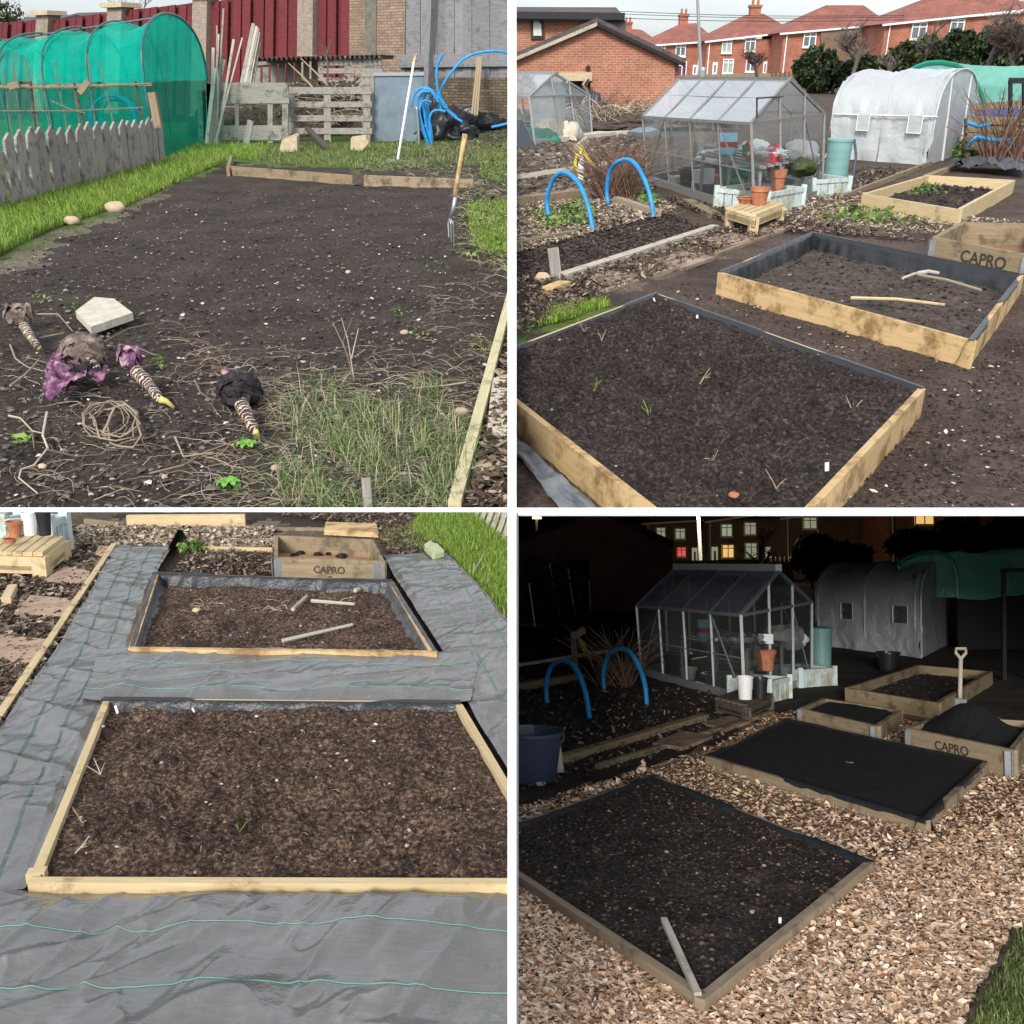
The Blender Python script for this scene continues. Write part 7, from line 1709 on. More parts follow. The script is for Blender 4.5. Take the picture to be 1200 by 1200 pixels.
for k, (u, v, mt, lb) in enumerate([(398 - 300 + 0, 966, rope, 'forked dry sprig near the left board of the near bed'), (281, 975, leaf_weed, 'yellow-green sprout left of the middle of the near bed'), (88, 1000, straw, 'bent straw near the front left of the near bed'), (118, 908, straw, 'pinkish curled stem near the left of the near bed')]):
    g_ = G(u, v, .045); mb = MB(); rr = random.Random(k)
    for j in range(3):
        a = rr.uniform(0, 6.28); mb.tube([g_, g_ + Vector((math.cos(a) * .02, math.sin(a) * .02, .02)), g_ + Vector((math.cos(a) * .045, math.sin(a) * .035, .03 + .01 * j))], .0022, 4, .0012)
    tag(mb.build('sprig', mt, plot=P), lb, 'sprig')
C = sample(P, [(60, 1030), (130, 825), (540, 825), (600, 920), (600, 1030)], 260, .6) + np.array([0, 0, .05]); stems(mbs := MB(), C, .028, .0007, .008, .25, 4, 3); tag(mbs.build('straw_bits', straw, plot=P, kind='stuff'), 'bits of straw on the compost of the near bed', 'straw')
C = sample(P, [(60, 1030), (130, 825), (540, 825), (600, 920), (600, 1030)], 45, .6) + np.array([0, 0, .048]); tag(stones(MB(), C, .004, .6, .4).build('pebbles', pebble, plot=P, kind='stuff'), 'small pale pebbles on the near bed compost', 'pebbles')
C = sample(P, [(160, 756), (190, 690), (455, 690), (500, 756)], 100, .6) + np.array([0, 0, .012]); tag(stones(MB(), C, .0045, .6, .4).build('pebbles', pebble, plot=P, kind='stuff'), 'small pale pebbles on the far bed soil', 'pebbles')
tag(stems(MB(), sample(P, [(220, 722), (240, 705), (420, 700), (440, 725)], 90, .6) + np.array([0, 0, .014]), .10, .002, .02, 1, 5, 3).build('straw_bits', straw, plot=P, kind='stuff'), 'dry root threads across the far bed soil', 'straw')
tag(MB().box(G(44, 1031, .03), .05, .035, .03, .2).build('wood_block', clean_wood, plot=P), 'little wood block at the front left corner of the near bed', 'wood')
# edges, slabs, mulch
board_between(P, 'long timber edging left of the membrane strip', (-30, 892), (134, 642), .035, .035, clean_wood)
board_between(P, 'short timber edging at the far left edge', (8, 712), (16, 696), .06, .05, clean_wood)
board_between(P, 'timber edging along the back of the brown mulch', (85, 641), (140, 639), .025, .03, aged_wood)
board_between(P, 'timber edging behind the far bed soil', (222, 644), (320, 646), .025, .03, clean_wood)
board_between(P, 'raised back board of the bare bed at the top of the plot', (150, 618), (288, 617), .10, .04, clean_wood)
board_between(P, 'left stub of the back board by the planter', (100, 612), (150, 618), .03, .03, aged_wood)
board_between(P, 'narrow grey edging behind the crate bed', (300, 620), (500, 624), .02, .03, aged_wood)
tag(MB().ext([G(380, 627), G(444, 630), G(441, 619), G(382, 617)], (0, 0, .04)).build('plank', new_wood, plot=P), 'brown wooden board lying flat behind the crate bed', 'board')
for k, (q, lb) in enumerate([([(52, 685), (103, 688), (106, 674), (76, 669)], 'farthest brown stepping slab left of the membrane'), ([(20, 724), (78, 727), (92, 708), (36, 703)], 'middle brown stepping slab left of the membrane'), ([(-20, 778), (36, 782), (60, 756), (0, 750)], 'nearest brown stepping slab left of the membrane'), ([(112, 654), (126, 655), (130, 645), (116, 644)], 'small worn slab at the top of the left path')]):
    tag(MB().ext([G(u, v) for u, v in q], (0, 0, .03)).build('paving_slab', plain('sandy_slab%d' % k, (.36, .25, .17), .9, bump=.3, var=.3, scale=9), plot=P), lb, 'paving slab', 'stepping slabs')
for poly, n, s, mt, lb, nm2 in (([(-20, 900), (-20, 640), (140, 640), (100, 710), (0, 860)], 6500, .034, mulch, 'brown bark mulch around the stepping slabs', 'bark_mulch'), ([(85, 640), (85, 618), (320, 620), (320, 644)], 5200, .032, mulch_pale, 'pale chippings behind the beds', 'wood_chippings'), ([(200, 676), (222, 646), (320, 648), (322, 676)], 1500, .022, mulch, 'dark litter on the soil behind the far bed', 'bark_mulch'), ([(290, 600), (480, 600), (490, 650), (450, 650), (440, 618)], 2200, .03, mulch, 'brown litter at the top of the plot', 'leaf_litter')):
    C = sample(P, poly, n, 1.2); tag(chips(MB(), C, s, s * .4, tilt=.4, lift=.012).build(nm2, mt, plot=P, kind='stuff'), lb, 'mulch')
turf = [(498, 600), (478, 622), (525, 648), (560, 690), (600, 736), (640, 790), (640, 600)]
tag(blades(MB(), sample(P, turf, 26000, 1.2), .04, .0028, .5).build('turf', grass_bright, plot=P, kind='stuff'), 'bright turf to the right of the membrane', 'grass')
tag(blades(MB(), sample(P, [(455, 645), (450, 622), (490, 618), (500, 645)], 2200, 1.2), .03, .003, .7).build('thin_grass', grass_dull, plot=P, kind='stuff'), 'thin dull grass behind the right membrane strip', 'grass')
C = crown((G(225, 648).x, G(225, 648).y, .04), .10, .08, .06, 260, 3); tag(leaves(MB(), C, .035).build('weed', leaf_weed, plot=P), 'yellow-green weed beside the standing membrane corner', 'weed')
q = [G(496, 644, .03), G(508, 656, .03), G(522, 652, .03), G(507, 637, .03)]
t = thing('kneeling_pad', 'pale green kneeling pad lying on the corner of the right membrane strip', 'kneeling pad', P, G(508, 648)); e = []
for i in range(4):
    for s in (.12, .88): e.append(q[i].lerp(q[(i + 1) % 4], s))
MB().ext(e, (0, 0, .035)).build('pad', plain('pad_green', (.42, .45, .25), .7), t); MB().bar(q[3].lerp(q[0], .35) + Vector((.02, 0, .037)), q[3].lerp(q[2], .35) + Vector((-.0, 0, .037)), .02, .006).build('handle_slot', black_plastic, t)
tag(MB().tube([G(555, 670, .03), G(566, 652, .03)], .007, 5).build('stick', pale_wood, plot=P), 'small pale stick lying on the turf', 'stick')
# picket fence at the top right
a0, a1 = G(553, 603), G(622, 660); nd2 = Vector((a1.y - a0.y, -(a1.x - a0.x), 0)).normalized()
t = thing('picket_fence', 'pale picket fence at the edge of the turf', 'fence', P, (a0 + a1) / 2); pk = MB(); N = 13
for i in range(N):
    u = lerp(545, 622, i / (N - 1)); v = lerp(596, 660, i / (N - 1)); p = G(u, v); z = .36
    wv = (a1 - a0).normalized() * .042; top = V(u + 12 + i * .3, v - 40, p.y + .05)
    pts = [p - wv, p + wv, top + wv, top + Vector((0, 0, .06)), top - wv]; pk.ext(pts, nd2 * .012)
pk.build('picket_panel', pale_wood, t); MB().bar(a0 + Vector((.06, .04, .12)), a1 + Vector((.06, .04, .12)), .02, .05).build('rail', grey_wood, t)
# pallet bench, pots, planter in the far corner
t, c = pallet_table(P, 'pallet bench with pots on it at the top left corner', None, 6, clean_wood, None, [(-22, 646), (50, 648), (75, 629), (10, 624)], .17, low=.06)
pot(P, 'terracotta pot with a small seedling on the pallet bench', V(18, 629, c[3].y - .15), .05, .11, terracotta)
pot(P, 'squat terracotta pot at the left edge of the pallet bench', V(12, 637, c[0].y + .12), .04, .035, terracotta)
bucket(P, 'white plastic tub on the pallet bench', V(36, 627, c[3].y - .1), .05, .16, white_plastic, 'tub', 'tub', handle=False)
bucket(P, 'black plastic flower bucket on the pallet bench', V(53, 627, c[2].y - .1), .048, .16, black_plastic, 'tub', 'tub', handle=False)
trough(P, 'washed blue slatted planter behind the pallet bench', ((62, 655), (80, 648)), 46, depth=.35)
tag(MB().bar(V(-15, 616, c[3].y + .5), V(75, 612, c[3].y + .5), .02, .12).build('pale_panel', plain('pale_sheet', (.45, .5, .5), .5), plot=P), 'pale green base panel of a greenhouse at the top left edge', 'panel')
# ================================================================ BOTTOM RIGHT PLOT (the same garden after dark)
P = BR; G, V, W = P.G, P.V, P.W
vsn = np.concatenate([np.array([662, 664, 667, 671, 676, 682]), np.linspace(688, 1240, 240)]); usn = np.concatenate([np.linspace(588, 1215, 230), np.linspace(1225, 1900, 25)])
m_ground_br = groundmat('ground_br', [(.018, .014, .012), (.055, .043, .036), (.10, .08, .068)],
    [(.04, .07, .02), (.12, .19, .06), (.2, .28, .1)], [(.16, .09, .055), (.40, .25, .16), (.58, .42, .3)], [(.02, .015, .012), (.055, .042, .035), (.10, .08, .06)])
ground(P, usn, vsn, m_ground_br, [
    (1, [(560, 965), (740, 905), (828, 875), (905, 838), (990, 820), (1120, 830), (1250, 860), (1700, 960), (1700, 1000), (1300, 1240), (560, 1240)], 1),
    (0, [(1130, 1200), (1145, 1165), (1172, 1130), (1192, 1095), (1300, 1000), (1300, 1240), (1120, 1240)], 1)], amp=.02)
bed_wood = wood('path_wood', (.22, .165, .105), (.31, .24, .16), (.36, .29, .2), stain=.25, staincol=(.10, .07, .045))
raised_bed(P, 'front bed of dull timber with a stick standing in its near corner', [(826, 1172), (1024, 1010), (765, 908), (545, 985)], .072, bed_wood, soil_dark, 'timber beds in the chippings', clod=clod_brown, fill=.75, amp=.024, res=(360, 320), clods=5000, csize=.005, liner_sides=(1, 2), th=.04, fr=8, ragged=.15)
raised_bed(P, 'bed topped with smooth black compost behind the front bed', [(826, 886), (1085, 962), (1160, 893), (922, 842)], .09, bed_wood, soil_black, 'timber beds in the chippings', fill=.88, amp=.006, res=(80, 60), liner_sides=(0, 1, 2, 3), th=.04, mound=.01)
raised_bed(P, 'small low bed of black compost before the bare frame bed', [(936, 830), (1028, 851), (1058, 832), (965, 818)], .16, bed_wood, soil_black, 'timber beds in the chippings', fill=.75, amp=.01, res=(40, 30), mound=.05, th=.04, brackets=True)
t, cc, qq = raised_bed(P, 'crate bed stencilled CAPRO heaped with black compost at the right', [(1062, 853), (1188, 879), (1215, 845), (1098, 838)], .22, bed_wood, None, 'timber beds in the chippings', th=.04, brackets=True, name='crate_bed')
q = qq; ctr = sum(q, Vector()) / 4; S = np.linspace(0, 1, 40); X = []
for t_ in S:
    row = []
    for s in S:
        p = q[0].lerp(q[1], s).lerp(q[3].lerp(q[2], s), t_); h = .14 + .27 * math.exp(-((s - .45) ** 2 * 7 + (t_ - .55) ** 2 * 9)) + .02 * vn(s * 12, t_ * 12, 3); row.append((p.x, p.y, h))
    X.append(row)
MB().grid(np.array(X)).build('soil', soil_black, t, smooth=True)
d = (cc[1] - cc[0]); d.z = 0; nx = Vector((d.y, -d.x, 0)).normalized(); nx = nx if nx.y < 0 else -nx
text_on('CAPRO', t, ink, cc[0].lerp(cc[1], .45) + nx * .003 - Vector((0, 0, .09)), d, (0, 0, 1), .10)
raised_bed(P, 'bare timber frame bed far back before the white tunnel', [(990, 806), (1100, 824), (1163, 787), (1075, 779)], .16, aged_wood, soil_dark, 'timber beds in the chippings', fill=.3, amp=.02, res=(60, 40), clod=clod_dark, clods=200, csize=.012)
p = G(778, 1086, .06); q_ = G(818, 1166, .075)
tag(MB().bar(p + Vector((0, 0, .03)), q_, .026, .02).build('stake', pale_wood, plot=P), 'pale wooden stake lying into the near corner of the front bed', 'stake')
for k, (u, v, h, lb) in enumerate([(914, 1082, 7, 'white plant label near the right board of the front bed at night'), (880, 958, 2, 'tiny white label at the back of the dark front bed')]):
    p = G(u, v, .06); tag(MB().bar(p, V(u, v - h, p.y), .012, .003, up=(0, 1, 0)).build('plant_label', white_plastic, plot=P), lb, 'plant label')
tag(chips(MB(), np.concatenate([sample(P, [(684, 942), (735, 922), (733, 930), (690, 948)], 60, .5), sample(P, [(745, 915), (756, 906), (758, 918), (750, 920)], 20, .5)]) + np.array([0, 0, .06]), .04, .016, tilt=.5, lift=.02).build('spilt_chips', chipwood, plot=P), 'a few wood chips spilt into the back left of the front bed', 'wood chips')
tag(leaves(MB(), np.array([tuple(G(992, 893, .095)), tuple(G(996, 894, .095))]), .05, .4).build('leaf', plain('yellow_leaf', (.6, .5, .15), .7), plot=P), 'single yellow leaf on the black compost bed', 'leaf')
# chippings everywhere round the beds
area = [(575, 960), (740, 908), (830, 880), (905, 840), (960, 830), (1060, 845), (1200, 880), (1420, 935), (1420, 985), (1205, 1090), (1135, 1200), (575, 1200)]
C = np.concatenate([sample(P, area, 48000, 1.6), sample(P, [(560, 1215), (575, 1010), (700, 1100), (826, 1172), (1024, 1015), (1205, 950), (1205, 1215)], 22000, .6)])
fb = [(826, 1195), (1028, 1026), (765, 912), (540, 990)]; b2 = [(830, 893), (1085, 972), (1160, 905), (925, 850)]
def pxn(C):
    Wd = (np.c_[C, np.ones(len(C))] @ np.array(P.M).T)[:, :3] - np.array(EYE); dd = Wd @ np.array(CF); return 600 + FPX * (Wd @ np.array(CR)) / dd, 600 - FPX * (Wd @ np.array(CU)) / dd
uu, vv = pxn(C); keep = ~(inpoly(uu, vv, [(824, 1176), (1016, 1024), (765, 925), (555, 992)]) | inpoly(uu, vv, [(842, 896), (1083, 966), (1150, 905), (930, 856)]) | inpoly(uu, vv, [(1130, 1200), (1145, 1165), (1172, 1130), (1192, 1095), (1300, 1000), (1300, 1240), (1120, 1240)]))
tag(chips(MB(), C[keep], .024, .0095, tilt=.33, lift=.016, var=.5).build('wood_chippings', chipwood, plot=P, kind='stuff'), 'fresh tan wood chippings spread between the night beds', 'wood chippings')
tag(blades(MB(), sample(P, [(1140, 1200), (1150, 1165), (1176, 1130), (1195, 1095), (1230, 1080), (1230, 1215)], 9000, .6), .03, .003, .6).build('grass', grass_dull, plot=P, kind='stuff'), 'grass at the bottom right corner beyond the chippings', 'grass')
X = [[tuple(G(lerp(1128, 1186, s) + d_ * 6, lerp(1200, 1088, s) + d_ * 4 + 3 * math.sin(s * 30), .03 + .02 * d_)) for d_ in (0, .5, 1)] for s in np.linspace(0, 1, 40)]
tag(MB().grid(np.array(X)).build('membrane_edge', black_plastic, plot=P, smooth=True), 'black membrane edge showing between chippings and grass', 'plastic sheet')
C = sample(P, [(600, 930), (600, 780), (700, 790), (850, 815), (910, 835), (830, 872), (740, 900)], 3000, 1.2); tag(chips(MB(), C, .035, .014, tilt=.4, lift=.012).build('bark_mulch', mulch, plot=P, kind='stuff'), 'dark litter around the slab path at night', 'mulch')
# buildings
Yn = G(700, 722).y + 3
ga = [V(590, 725, Yn), V(788, 725, Yn), V(788, 641, Yn), V(698, 600, Yn), V(590, 645, Yn)]; ga[0].z = ga[1].z = 0
t = thing('brick_garage', 'unlit brick garage gable in the dark behind the left greenhouse', 'garage', P, (ga[0] + ga[1]) / 2)
d0, d1, d2, d3 = V(657, 722, Yn), V(690, 722, Yn), V(690, 656, Yn), V(657, 656, Yn); d0.z = d1.z = 0
MB().ext([ga[0], d0, d3, V(657, 618, Yn), ga[4]], (0, .25, 0)).ext([d1, ga[1], ga[2], ga[3], V(690, 603, Yn), d2], (0, .25, 0)).ext([d3, d2, V(690, 603, Yn), V(657, 618, Yn)], (0, .25, 0)).build('wall', red_brick, t)
for a, b in ((ga[4], ga[3]), (ga[3], ga[2])): MB().ext([a + Vector((0, -.25, 0)), b + Vector((0, -.25, 0)), b + Vector((0, -.25, .2)), a + Vector((0, -.25, .2))], (0, 8, 0)).build('roof', brown_tile, t)
MB().ext([ga[0] + Vector((0, 8, 0)), ga[1] + Vector((0, 8, 0)), ga[2] + Vector((0, 8, 0)), ga[4] + Vector((0, 8, 0))], (0, .2, 0)).build('rear_wall', red_brick, t)
t = thing('street_lamp', 'small orange street light glowing at the top left of the night sky', 'street lamp', P, V(629, 660, 90))
MB().tube([(V(629, 606, 90).x, 90, 0), V(629, 609, 90)], .12, 6).build('pole', alu, t); MB().box(V(627, 608, 89.7), .5, .4, .25).box(V(632, 608, 89.7), .4, .4, .2).build('lamp', street_glow, t)
Yr = 100; bvb = 668
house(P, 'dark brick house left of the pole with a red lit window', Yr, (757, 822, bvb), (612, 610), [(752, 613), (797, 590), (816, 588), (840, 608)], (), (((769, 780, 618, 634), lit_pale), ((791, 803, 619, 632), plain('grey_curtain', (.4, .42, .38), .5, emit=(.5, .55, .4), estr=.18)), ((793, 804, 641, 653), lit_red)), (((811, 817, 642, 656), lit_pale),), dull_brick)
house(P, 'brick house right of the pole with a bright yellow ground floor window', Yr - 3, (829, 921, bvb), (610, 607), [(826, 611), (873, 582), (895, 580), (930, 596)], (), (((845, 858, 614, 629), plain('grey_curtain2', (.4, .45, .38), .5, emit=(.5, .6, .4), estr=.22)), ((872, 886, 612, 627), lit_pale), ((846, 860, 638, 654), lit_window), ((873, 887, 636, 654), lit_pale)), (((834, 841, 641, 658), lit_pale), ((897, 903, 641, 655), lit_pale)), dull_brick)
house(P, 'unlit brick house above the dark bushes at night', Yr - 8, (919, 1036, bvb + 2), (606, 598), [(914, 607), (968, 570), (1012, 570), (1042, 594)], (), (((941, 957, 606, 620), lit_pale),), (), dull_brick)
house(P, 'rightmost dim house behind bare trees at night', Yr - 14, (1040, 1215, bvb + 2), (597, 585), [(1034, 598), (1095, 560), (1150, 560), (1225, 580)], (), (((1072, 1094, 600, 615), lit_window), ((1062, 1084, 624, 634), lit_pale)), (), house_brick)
t = thing('lamp_post', 'pale lamp pole before the houses at night', 'lamp post', P, (V(822, 662, 72).x, 72, 0))
MB().tube([(V(822, 662, 72).x, 72, 0), V(818, 600, 72)], .17, 8, .12).build('pole', plain('lit_pole', (.55, .55, .52), .5, emit=(.5, .5, .42), estr=.0), t); MB().lathe((V(822, 662, 72).x, 72, 0), [(.25, 0), (.25, 1.2), (.17, 1.4)], 10).build('base', alu, t)
t = thing('parked_car', 'pale car parked behind the low fence under the pole', 'car', P, V(820, 664, 70)); c = V(820, 662, 70); c.z = 0
prof = [(-2.1, .35), (-2.15, .8), (-1.5, .95), (-.9, 1.4), (.6, 1.42), (1.3, 1.0), (2.1, .85), (2.15, .35)]
MB().ext([c + Vector((x, 0, z)) for x, z in prof], (0, 1.7, 0)).build('body', white_plastic, t); MB().ext([c + Vector((x, -.02, z)) for x, z in ((-1.2, 1.0), (-.8, 1.33), (.5, 1.35), (1.0, 1.0))], (0, 1.74, 0)).build('window', window_glass, t)
for x in (-1.35, 1.35): MB().lathe(c + Vector((x, -.02, .33)), [(.33, 0), (.33, .2), (.001, .2)], 16, ax=(0, 1, 0)).build('wheel', black_plastic, t)
for k, (u, v, Y, w_, h, lb) in enumerate([(958, 652, 58, 58, 56, 'black bush silhouette right behind the night greenhouse'), (1000, 655, 56, 44, 40, 'black low bush behind the night tunnel'), (1065, 640, 58, 50, 44, 'black bush above the night tunnel'), (1125, 635, 56, 60, 56, 'large black bush behind the green night tunnel'), (1185, 638, 56, 60, 66, 'black evergreen at the right edge at night')]):
    bush(P, lb, u, v, Y, w_, h, 3500, .38, leaf_dark, seed=k * 3 + 50, grp='bushes before the night houses')
for k, (u, vt_, Y, lb) in enumerate([(888, 612, 64, 'bare tree before the yellow window at night'), (1078, 598, 60, 'slender bare tree at the right at night')]):
    b = V(u, 665, Y); b.z = 0; h = V(u, vt_, Y).z; t = thing('bare_tree', lb, 'tree', P, b, 'bare trees at night'); branches(MB(), b + Vector((0, 0, h * .15)), h * .85, .9, 5, 3, .15, 70 + k).build('crown', dark_twig, t); MB().tube([b, b + Vector((0, 0, h * .16))], .22, 6, .17).build('trunk', bark, t)
t = thing('board_fence', 'low dark fence at the foot of the night houses', 'fence', P, (V(860, 665, 66).x, 66, 0))
a, b = V(790, 660, 66), V(930, 660, 66); MB().ext([Vector((a.x, 66, 0)), Vector((b.x, 66, 0)), V(930, 655, 66), V(790, 657, 66)], (0, .1, 0)).build('board_panel', aged_wood, t)
for u in range(905, 930, 5): MB().bar((V(u, 660, 65.9).x, 65.8, 0), V(u, 652, 65.8), .12, .12, up=(0, 1, 0)).build('post', pale_wood, t)
pl_ = bpy.data.lights.new('pole_lamp', 'POINT'); pl_.energy = 120; pl_.color = (1, .82, .6); pl_.shadow_soft_size = .1
po = bpy.data.objects.new('pole_lamp', pl_); COL.objects.link(po); po.location = P.M @ V(824, 604, 71.0); 
# greenhouses
night_roof = sheer('night_roof_glass', (.30, .36, .48), .45, .06, .08, .2, bscale=1.2, var=.3)
greenhouse(P, 'dark small greenhouse at the left before the garage at night', (566, 730), (627, 735), (692, 724), (566, 680), (620, 684), (690, 679), (648, 656), (588, 656), 3, (.42, .7), bars=1.0, roofm=night_roof, grp='greenhouses at night')
t, g = greenhouse(P, 'large greenhouse with a white bar for its lit ridge at night', (752, 790), (872, 822), (951, 800), (746, 710), (868, 721), (951, 706), (912, 669), (791, 667), 4, (.36, .70), mframe=alu, roofm=night_roof, grp='greenhouses at night')
MB().bar(g['r2'] + Vector((0, -.03, .04)), g['r1'] + Vector((0, -.03, .04)), .09, .09).build('lit_ridge_bar', white_paint, t)  # white bar added along the ridge stands for lamplight catching it
def gin(s, w_, z=0): return inside(g, s, w_, z)
t = thing('staging', 'slatted bench inside the night greenhouse', 'bench', P, gin(.5, .4))
for j in range(5): MB().bar(gin(.35, lerp(.1, .6, j / 4), .58), gin(.98, lerp(.1, .6, j / 4), .58), .08, .03).build('slat', dull_alu, t)
for s in (.37, .68, .96):
    for w_ in (.1, .6): MB().bar(gin(s, w_), gin(s, w_, .58), .04, .04, up=(0, 1, 0)).build('leg', dull_alu, t)
for k, (s, w_, z, r, h, mt, lb) in enumerate([(.72, .15, .6, .06, .11, terracotta, 'terracotta pot on the night greenhouse bench, left'), (.78, .15, .6, .06, .11, terracotta, 'terracotta pot on the night greenhouse bench, right'), (.28, .15, 0, .2, .35, black_plastic, 'black pot on the night greenhouse floor'), (.42, .12, 0, .11, .2, white_plastic, 'pale pot on the night greenhouse floor'), (.7, .15, 0, .22, .2, grey_plastic, 'grey tub on the night greenhouse floor'), (1.0, .3, .3, .12, .25, terracotta, 'tall terracotta pot at the night greenhouse corner')]):
    pot(P, lb, gin(s, w_, z), r, h, mt, grp='pots in the night greenhouse')
t = thing('feed_bag', 'sky-blue and red bag on the night greenhouse bench', 'bag', P, gin(.6, .12, .6)); c = gin(.6, .12, .75)
feedbag(gin(.6, .12, .6), .24, .14, .27, plain('sky_blue_bag2', (.25, .55, .68), .4), red_plastic, t)
for k, (s, w_, z, mt, lb) in enumerate([(.88, .15, .66, poly_clear, 'crumpled clear bag on the night greenhouse bench'), (.9, .8, .62, white_plastic, 'white sack at the gable end of the night greenhouse')]): tag(MB().blob(gin(s, w_, z), .28, .16, .10 + .06 * k, k, .5, 16, 3).build('plastic_bag', mt, plot=P, smooth=True), lb, 'bag')
tag(MB().box(gin(1.0, .3, .62), .18, .02, .12).build('card', white_plastic, plot=P), 'small white card behind the night greenhouse glass', 'card')
# tunnels, butt, planters
tun, sec, info = poly_tunnel(P, 'pale thin polythene tunnel with a lifted skirt at night', (1080, 771), (1122, 750), (956, 756), (1100, 659), (975, 660), hoops=(0, .05, .5, .97), windowm=poly_night, wall=.42, crump=.11, sag=.05, power=.62, cover=poly_night, endm=poly_night, grp='tunnels at night')
Y0 = 17.5; arc = [(1052, 662), (1062, 655), (1078, 649), (1096, 647), (1108, 650), (1117, 660), (1121, 675), (1122, 700)]; rows = []
t = thing('green_tunnel', 'green tarpaulin tunnel catching light at the right at night', 'tunnel', P, G(1150, 745))
for s in np.linspace(0, 1, 24):
    row = []
    for i in np.linspace(0, len(arc) - 1, 28):
        k = min(int(i), len(arc) - 2); f = i - k; p = V(lerp(arc[k][0], arc[k + 1][0], f), lerp(arc[k][1], arc[k + 1][1], f), Y0); q = p + Vector((5.5, 1.0, .15)) * s; wv = (fbm(s * 9 + i * .2, i * .5, 9, 4) - .5) * .38; row.append((q.x, q.y + wv, q.z + wv * .6))
    rows.append(row)
MB().grid(np.array(rows)).build('cover', tarp_green, t, smooth=True); MB().poly([V(u, v, Y0) for u, v in arc] + [V(1052, 700, Y0)]).build('end_cover', tarp_green, t); MB().tube([V(u, v, Y0) for u, v in arc], .05, 6).build('hoop', green_plastic, t)
lo = V(1122, 700, Y0); MB().ext([Vector((lo.x, Y0, 0)), Vector((lo.x + 5.5, Y0 + 1, 0)), lo + Vector((5.5, 1, .2)), lo], (0, .05, 0)).build('side', dark_felt, t)
t = thing('door_frame', 'dark upright frame at the right edge at night', 'frame', P, G(1185, 790))
for u in (1176, 1206): MB().bar((V(u, 780, 13).x, 13, 0), V(u, 668, 13), .05, .05, up=(0, 1, 0)).build('post', black_plastic, t)
MB().bar(V(1174, 668, 13), V(1210, 668, 13), .05, .05).build('rail', black_plastic, t); 
c = G(963, 783); zt = V(963, 738, c.y).z; r = (V(975, 760, c.y) - V(951, 760, c.y)).x / 2
t = thing('water_butt', 'pale teal water butt beside the night greenhouse', 'water butt', P, c)
MB().lathe(c, [(r * .86, 0)] + [(r * (.88 + .12 * i / 24 + (.018 if i % 4 == 0 else 0)), zt * i / 24.5) for i in range(1, 24)] + [(r * 1.02, zt * .97), (r * .96, zt)], 28, closed=True).build('barrel', teal_plastic, t, smooth=True); MB().lathe(c + Vector((0, 0, zt * .96)), [(r * 1.06, 0), (r * 1.06, .05), (.001, .09)], 28).build('lid', teal_plastic, t)
trough(P, 'washed blue planter with a rail under the night water butt', ((938, 806), (978, 803)), 21, depth=.6, grp='planters at night'); trough(P, 'washed blue planter at the night greenhouse corner', ((901, 824), (925, 818)), 26, depth=.5, grp='planters at night')
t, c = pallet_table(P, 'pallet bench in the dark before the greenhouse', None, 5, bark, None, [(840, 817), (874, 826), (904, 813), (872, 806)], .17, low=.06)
pot(P, 'terracotta pot on the dark pallet bench', c[0].lerp(c[2], .5), .07, .17, terracotta); bucket(P, 'white plastic tub on the dark pallet bench', c[1].lerp(c[3], .3), .085, .24, white_plastic, 'tub', 'tub', handle=False); bucket(P, 'black plastic tub at the right end of the dark pallet bench', c[1].lerp(c[2], .55), .08, .22, black_plastic, 'tub', 'tub', handle=False)
bucket(P, 'dark blue bucket under the lifted skirt of the night tunnel', G(1041, 786), .17, .28, black_plastic)
bucket(P, 'large dark bucket at the left edge beside the chippings', G(622, 913), .24, .36, dark_blue_plastic)
tag(MB().bar(V(656, 905, G(656, 905).y), V(650, 862, G(656, 905).y), .07, .04, up=(0, 1, 0)).build('wooden_post', pale_wood, plot=P), 'short pale post behind the large dark bucket', 'post')
hoop_pipe(P, 'front blue pipe hoop over the dark bed at night', [(641, 824), (640, 805), (643, 788), (649, 778), (660, 774), (670, 778), (679, 791), (686, 812), (691, 842)], .028, grp='blue hoops at night')
hoop_pipe(P, 'rear blue pipe hoop beside the dark currant bush', [(708, 808), (707, 790), (710, 774), (717, 764), (729, 760), (740, 766), (750, 784), (756, 804), (758, 826)], .028, grp='blue hoops at night')
t = thing('post_rail', 'thin rail on a post across the dark plot', 'rail', P, G(674, 785)); Y = G(674, 785).y
MB().bar(V(596, 781, Y), V(732, 760, Y + .3), .04, .05).build('rail', pale_wood, t); MB().bar((V(674, 785, Y).x, Y + .06, 0), V(672, 740, Y + .06), .09, .08, up=(0, 1, 0)).build('post', aged_wood, t); MB().bar(V(674, 745, Y), V(684, 738, Y + .2), .06, .1).build('bracket', pale_wood, t)
for k, pts in enumerate([[(677, 745), (684, 755), (690, 765)], [(678, 746), (682, 758), (693, 774)]]): tag(MB().tube([V(u, v, Y - .06 - .03 * k) for u, v in pts], .02, 6).build('yellow_hose', yellow_hose, plot=P), ['upper', 'lower'][k] + ' strand of yellow hose on the dark rail post', 'hose')
mb = MB()
for k in range(90):
    b = G(R.uniform(700, 742), R.uniform(796, 806)); a = R.uniform(0, 6.28); l = R.uniform(.3, .8); z = R.uniform(.3, .8); mb.tube([b, b + Vector((math.cos(a) * l * .35, math.sin(a) * l * .3, z * .55)), b + Vector((math.cos(a) * l, math.sin(a) * l * .7, z))], .009, 3, .004)
tag(mb.build('currant_bush', red_twig, plot=P), 'bare currant bush in the dark behind the blue hoops', 'bush')
board_between(P, 'long timber edging beside the dark bed', (655, 893), (826, 842), .05, .09, aged_wood); board_between(P, 'plank edging at the left of the dark field', (590, 810), (680, 796), .08, .14, aged_wood)
board_between(P, 'thin dark edging between path and chippings', (700, 900), (905, 836), .03, .05, aged_wood)
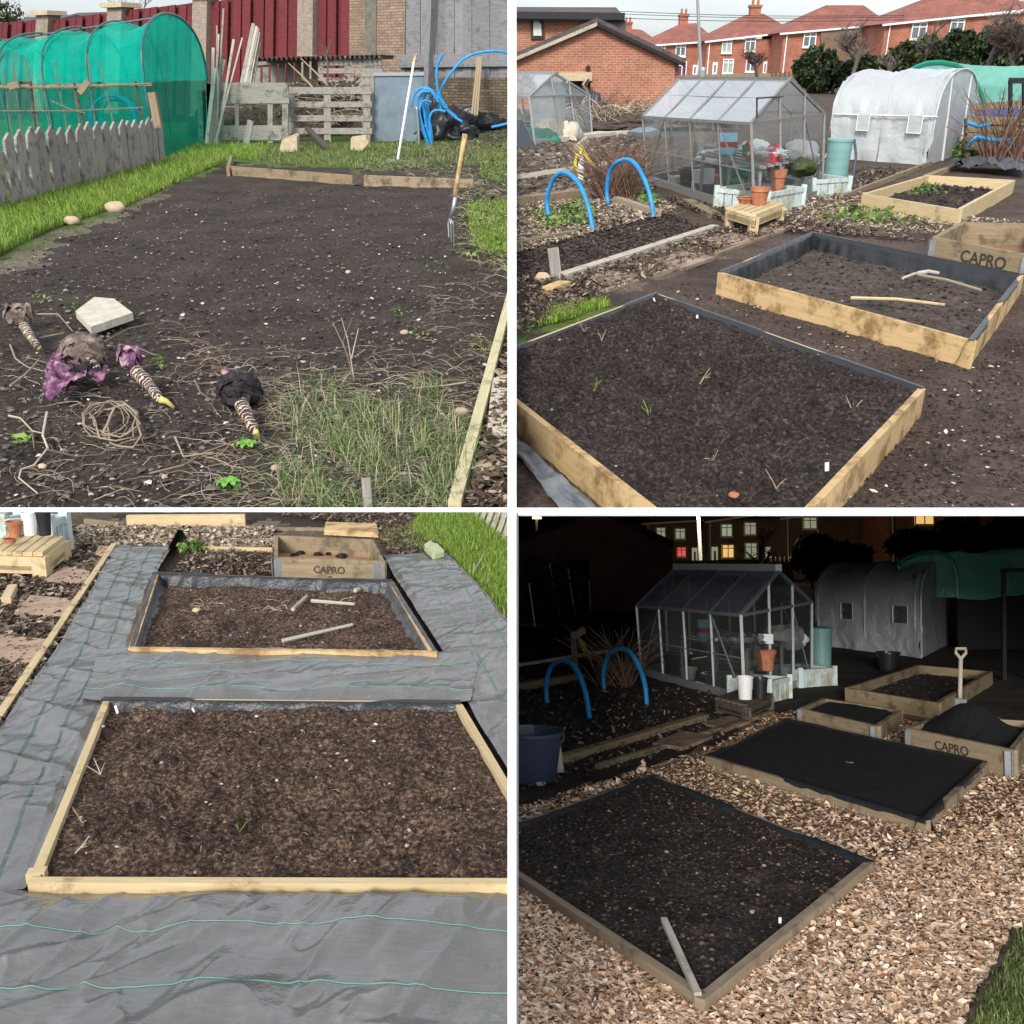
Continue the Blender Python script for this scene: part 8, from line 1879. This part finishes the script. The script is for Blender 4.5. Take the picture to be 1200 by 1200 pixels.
for k, (q, lb) in enumerate([([(822, 850), (850, 858), (880, 848), (855, 842)], 'paving slab right of the edging in the dark'), ([(765, 874), (800, 880), (835, 866), (800, 860)], 'paving slab in the middle of the dark path')]): tag(MB().ext([G(u, v) for u, v in q], (0, 0, .03)).build('paving_slab', slab_brown, plot=P), lb, 'paving slab', 'slabs of the dark path')
t = thing('garden_spade', 'garden spade with a D-shaped handle standing behind the crate bed', 'spade', P, G(1125, 832)); Y = G(1125, 830).y
MB().tube([V(1125, 818, Y), V(1126, 771, Y)], .022, 8).build('shaft', pale_wood, t)
MB().tube([V(1126, 772, Y), V(1120, 765, Y), V(1120.5, 760, Y), V(1131.5, 760, Y), V(1132, 765, Y), V(1126, 772, Y)], .018, 6).build('handle', pale_wood, t); MB().ext([V(1117, 818, Y), V(1133, 820, Y), V(1133, 831, Y), V(1118, 829, Y)][::-1], (0, .02, 0)).build('blade', steel, t)
# ---------------------------------------------------------------- trim each plot at its dividing walls
bpy.context.view_layer.update()
def root_of(o):
    while o.parent: o = o.parent
    return o
for o in list(bpy.data.objects):
    if o.type != 'MESH' or o['_plot'] == 'w': continue
    pl = PLOTS[root_of(o)['_plot']]
    mw = o.matrix_world
    cs = [mw @ Vector(c) for c in o.bound_box]
    planes = []
    x = [c.x * pl.side for c in cs]
    if min(x) < -1e-4: planes.append((Vector((0, 0, 0)), Vector((pl.side, 0, 0))))
    n2 = CU * (1 if pl.upper else -1); off = n2 * (0 if pl.upper else T0 * .5 + .001)
    if not pl.upper and pl.side < 0: off = n2 * .0
    dd = [(c - EYE - off).dot(n2) for c in cs]
    if min(dd) < -1e-4: planes.append((EYE + off, n2))
    if not planes: continue
    if o.data.users > 1: o.data = o.data.copy()
    bm = bmesh.new(); bm.from_mesh(o.data); inv = mw.inverted(); it = mw.to_3x3().transposed()
    for p, n in planes:
        bmesh.ops.bisect_plane(bm, geom=bm.verts[:] + bm.edges[:] + bm.faces[:], dist=1e-6, plane_co=inv @ p, plane_no=(it @ n).normalized(), clear_inner=True)
    nf = len(bm.faces)
    if nf: bm.to_mesh(o.data)
    bm.free()
    if nf == 0:
        for ch in [c for c in bpy.data.objects if c.parent == o]: 
            if ch.type == 'MESH': ch.parent = o.parent
        bpy.data.objects.remove(o)
for o in list(bpy.data.objects):
    if o.type == 'EMPTY' and not any(c.parent == o for c in bpy.data.objects): 
        bpy.data.objects.remove(o)
for o in bpy.data.objects:
    for k in ('_loc', '_plot'):
        if k in o: del o[k]
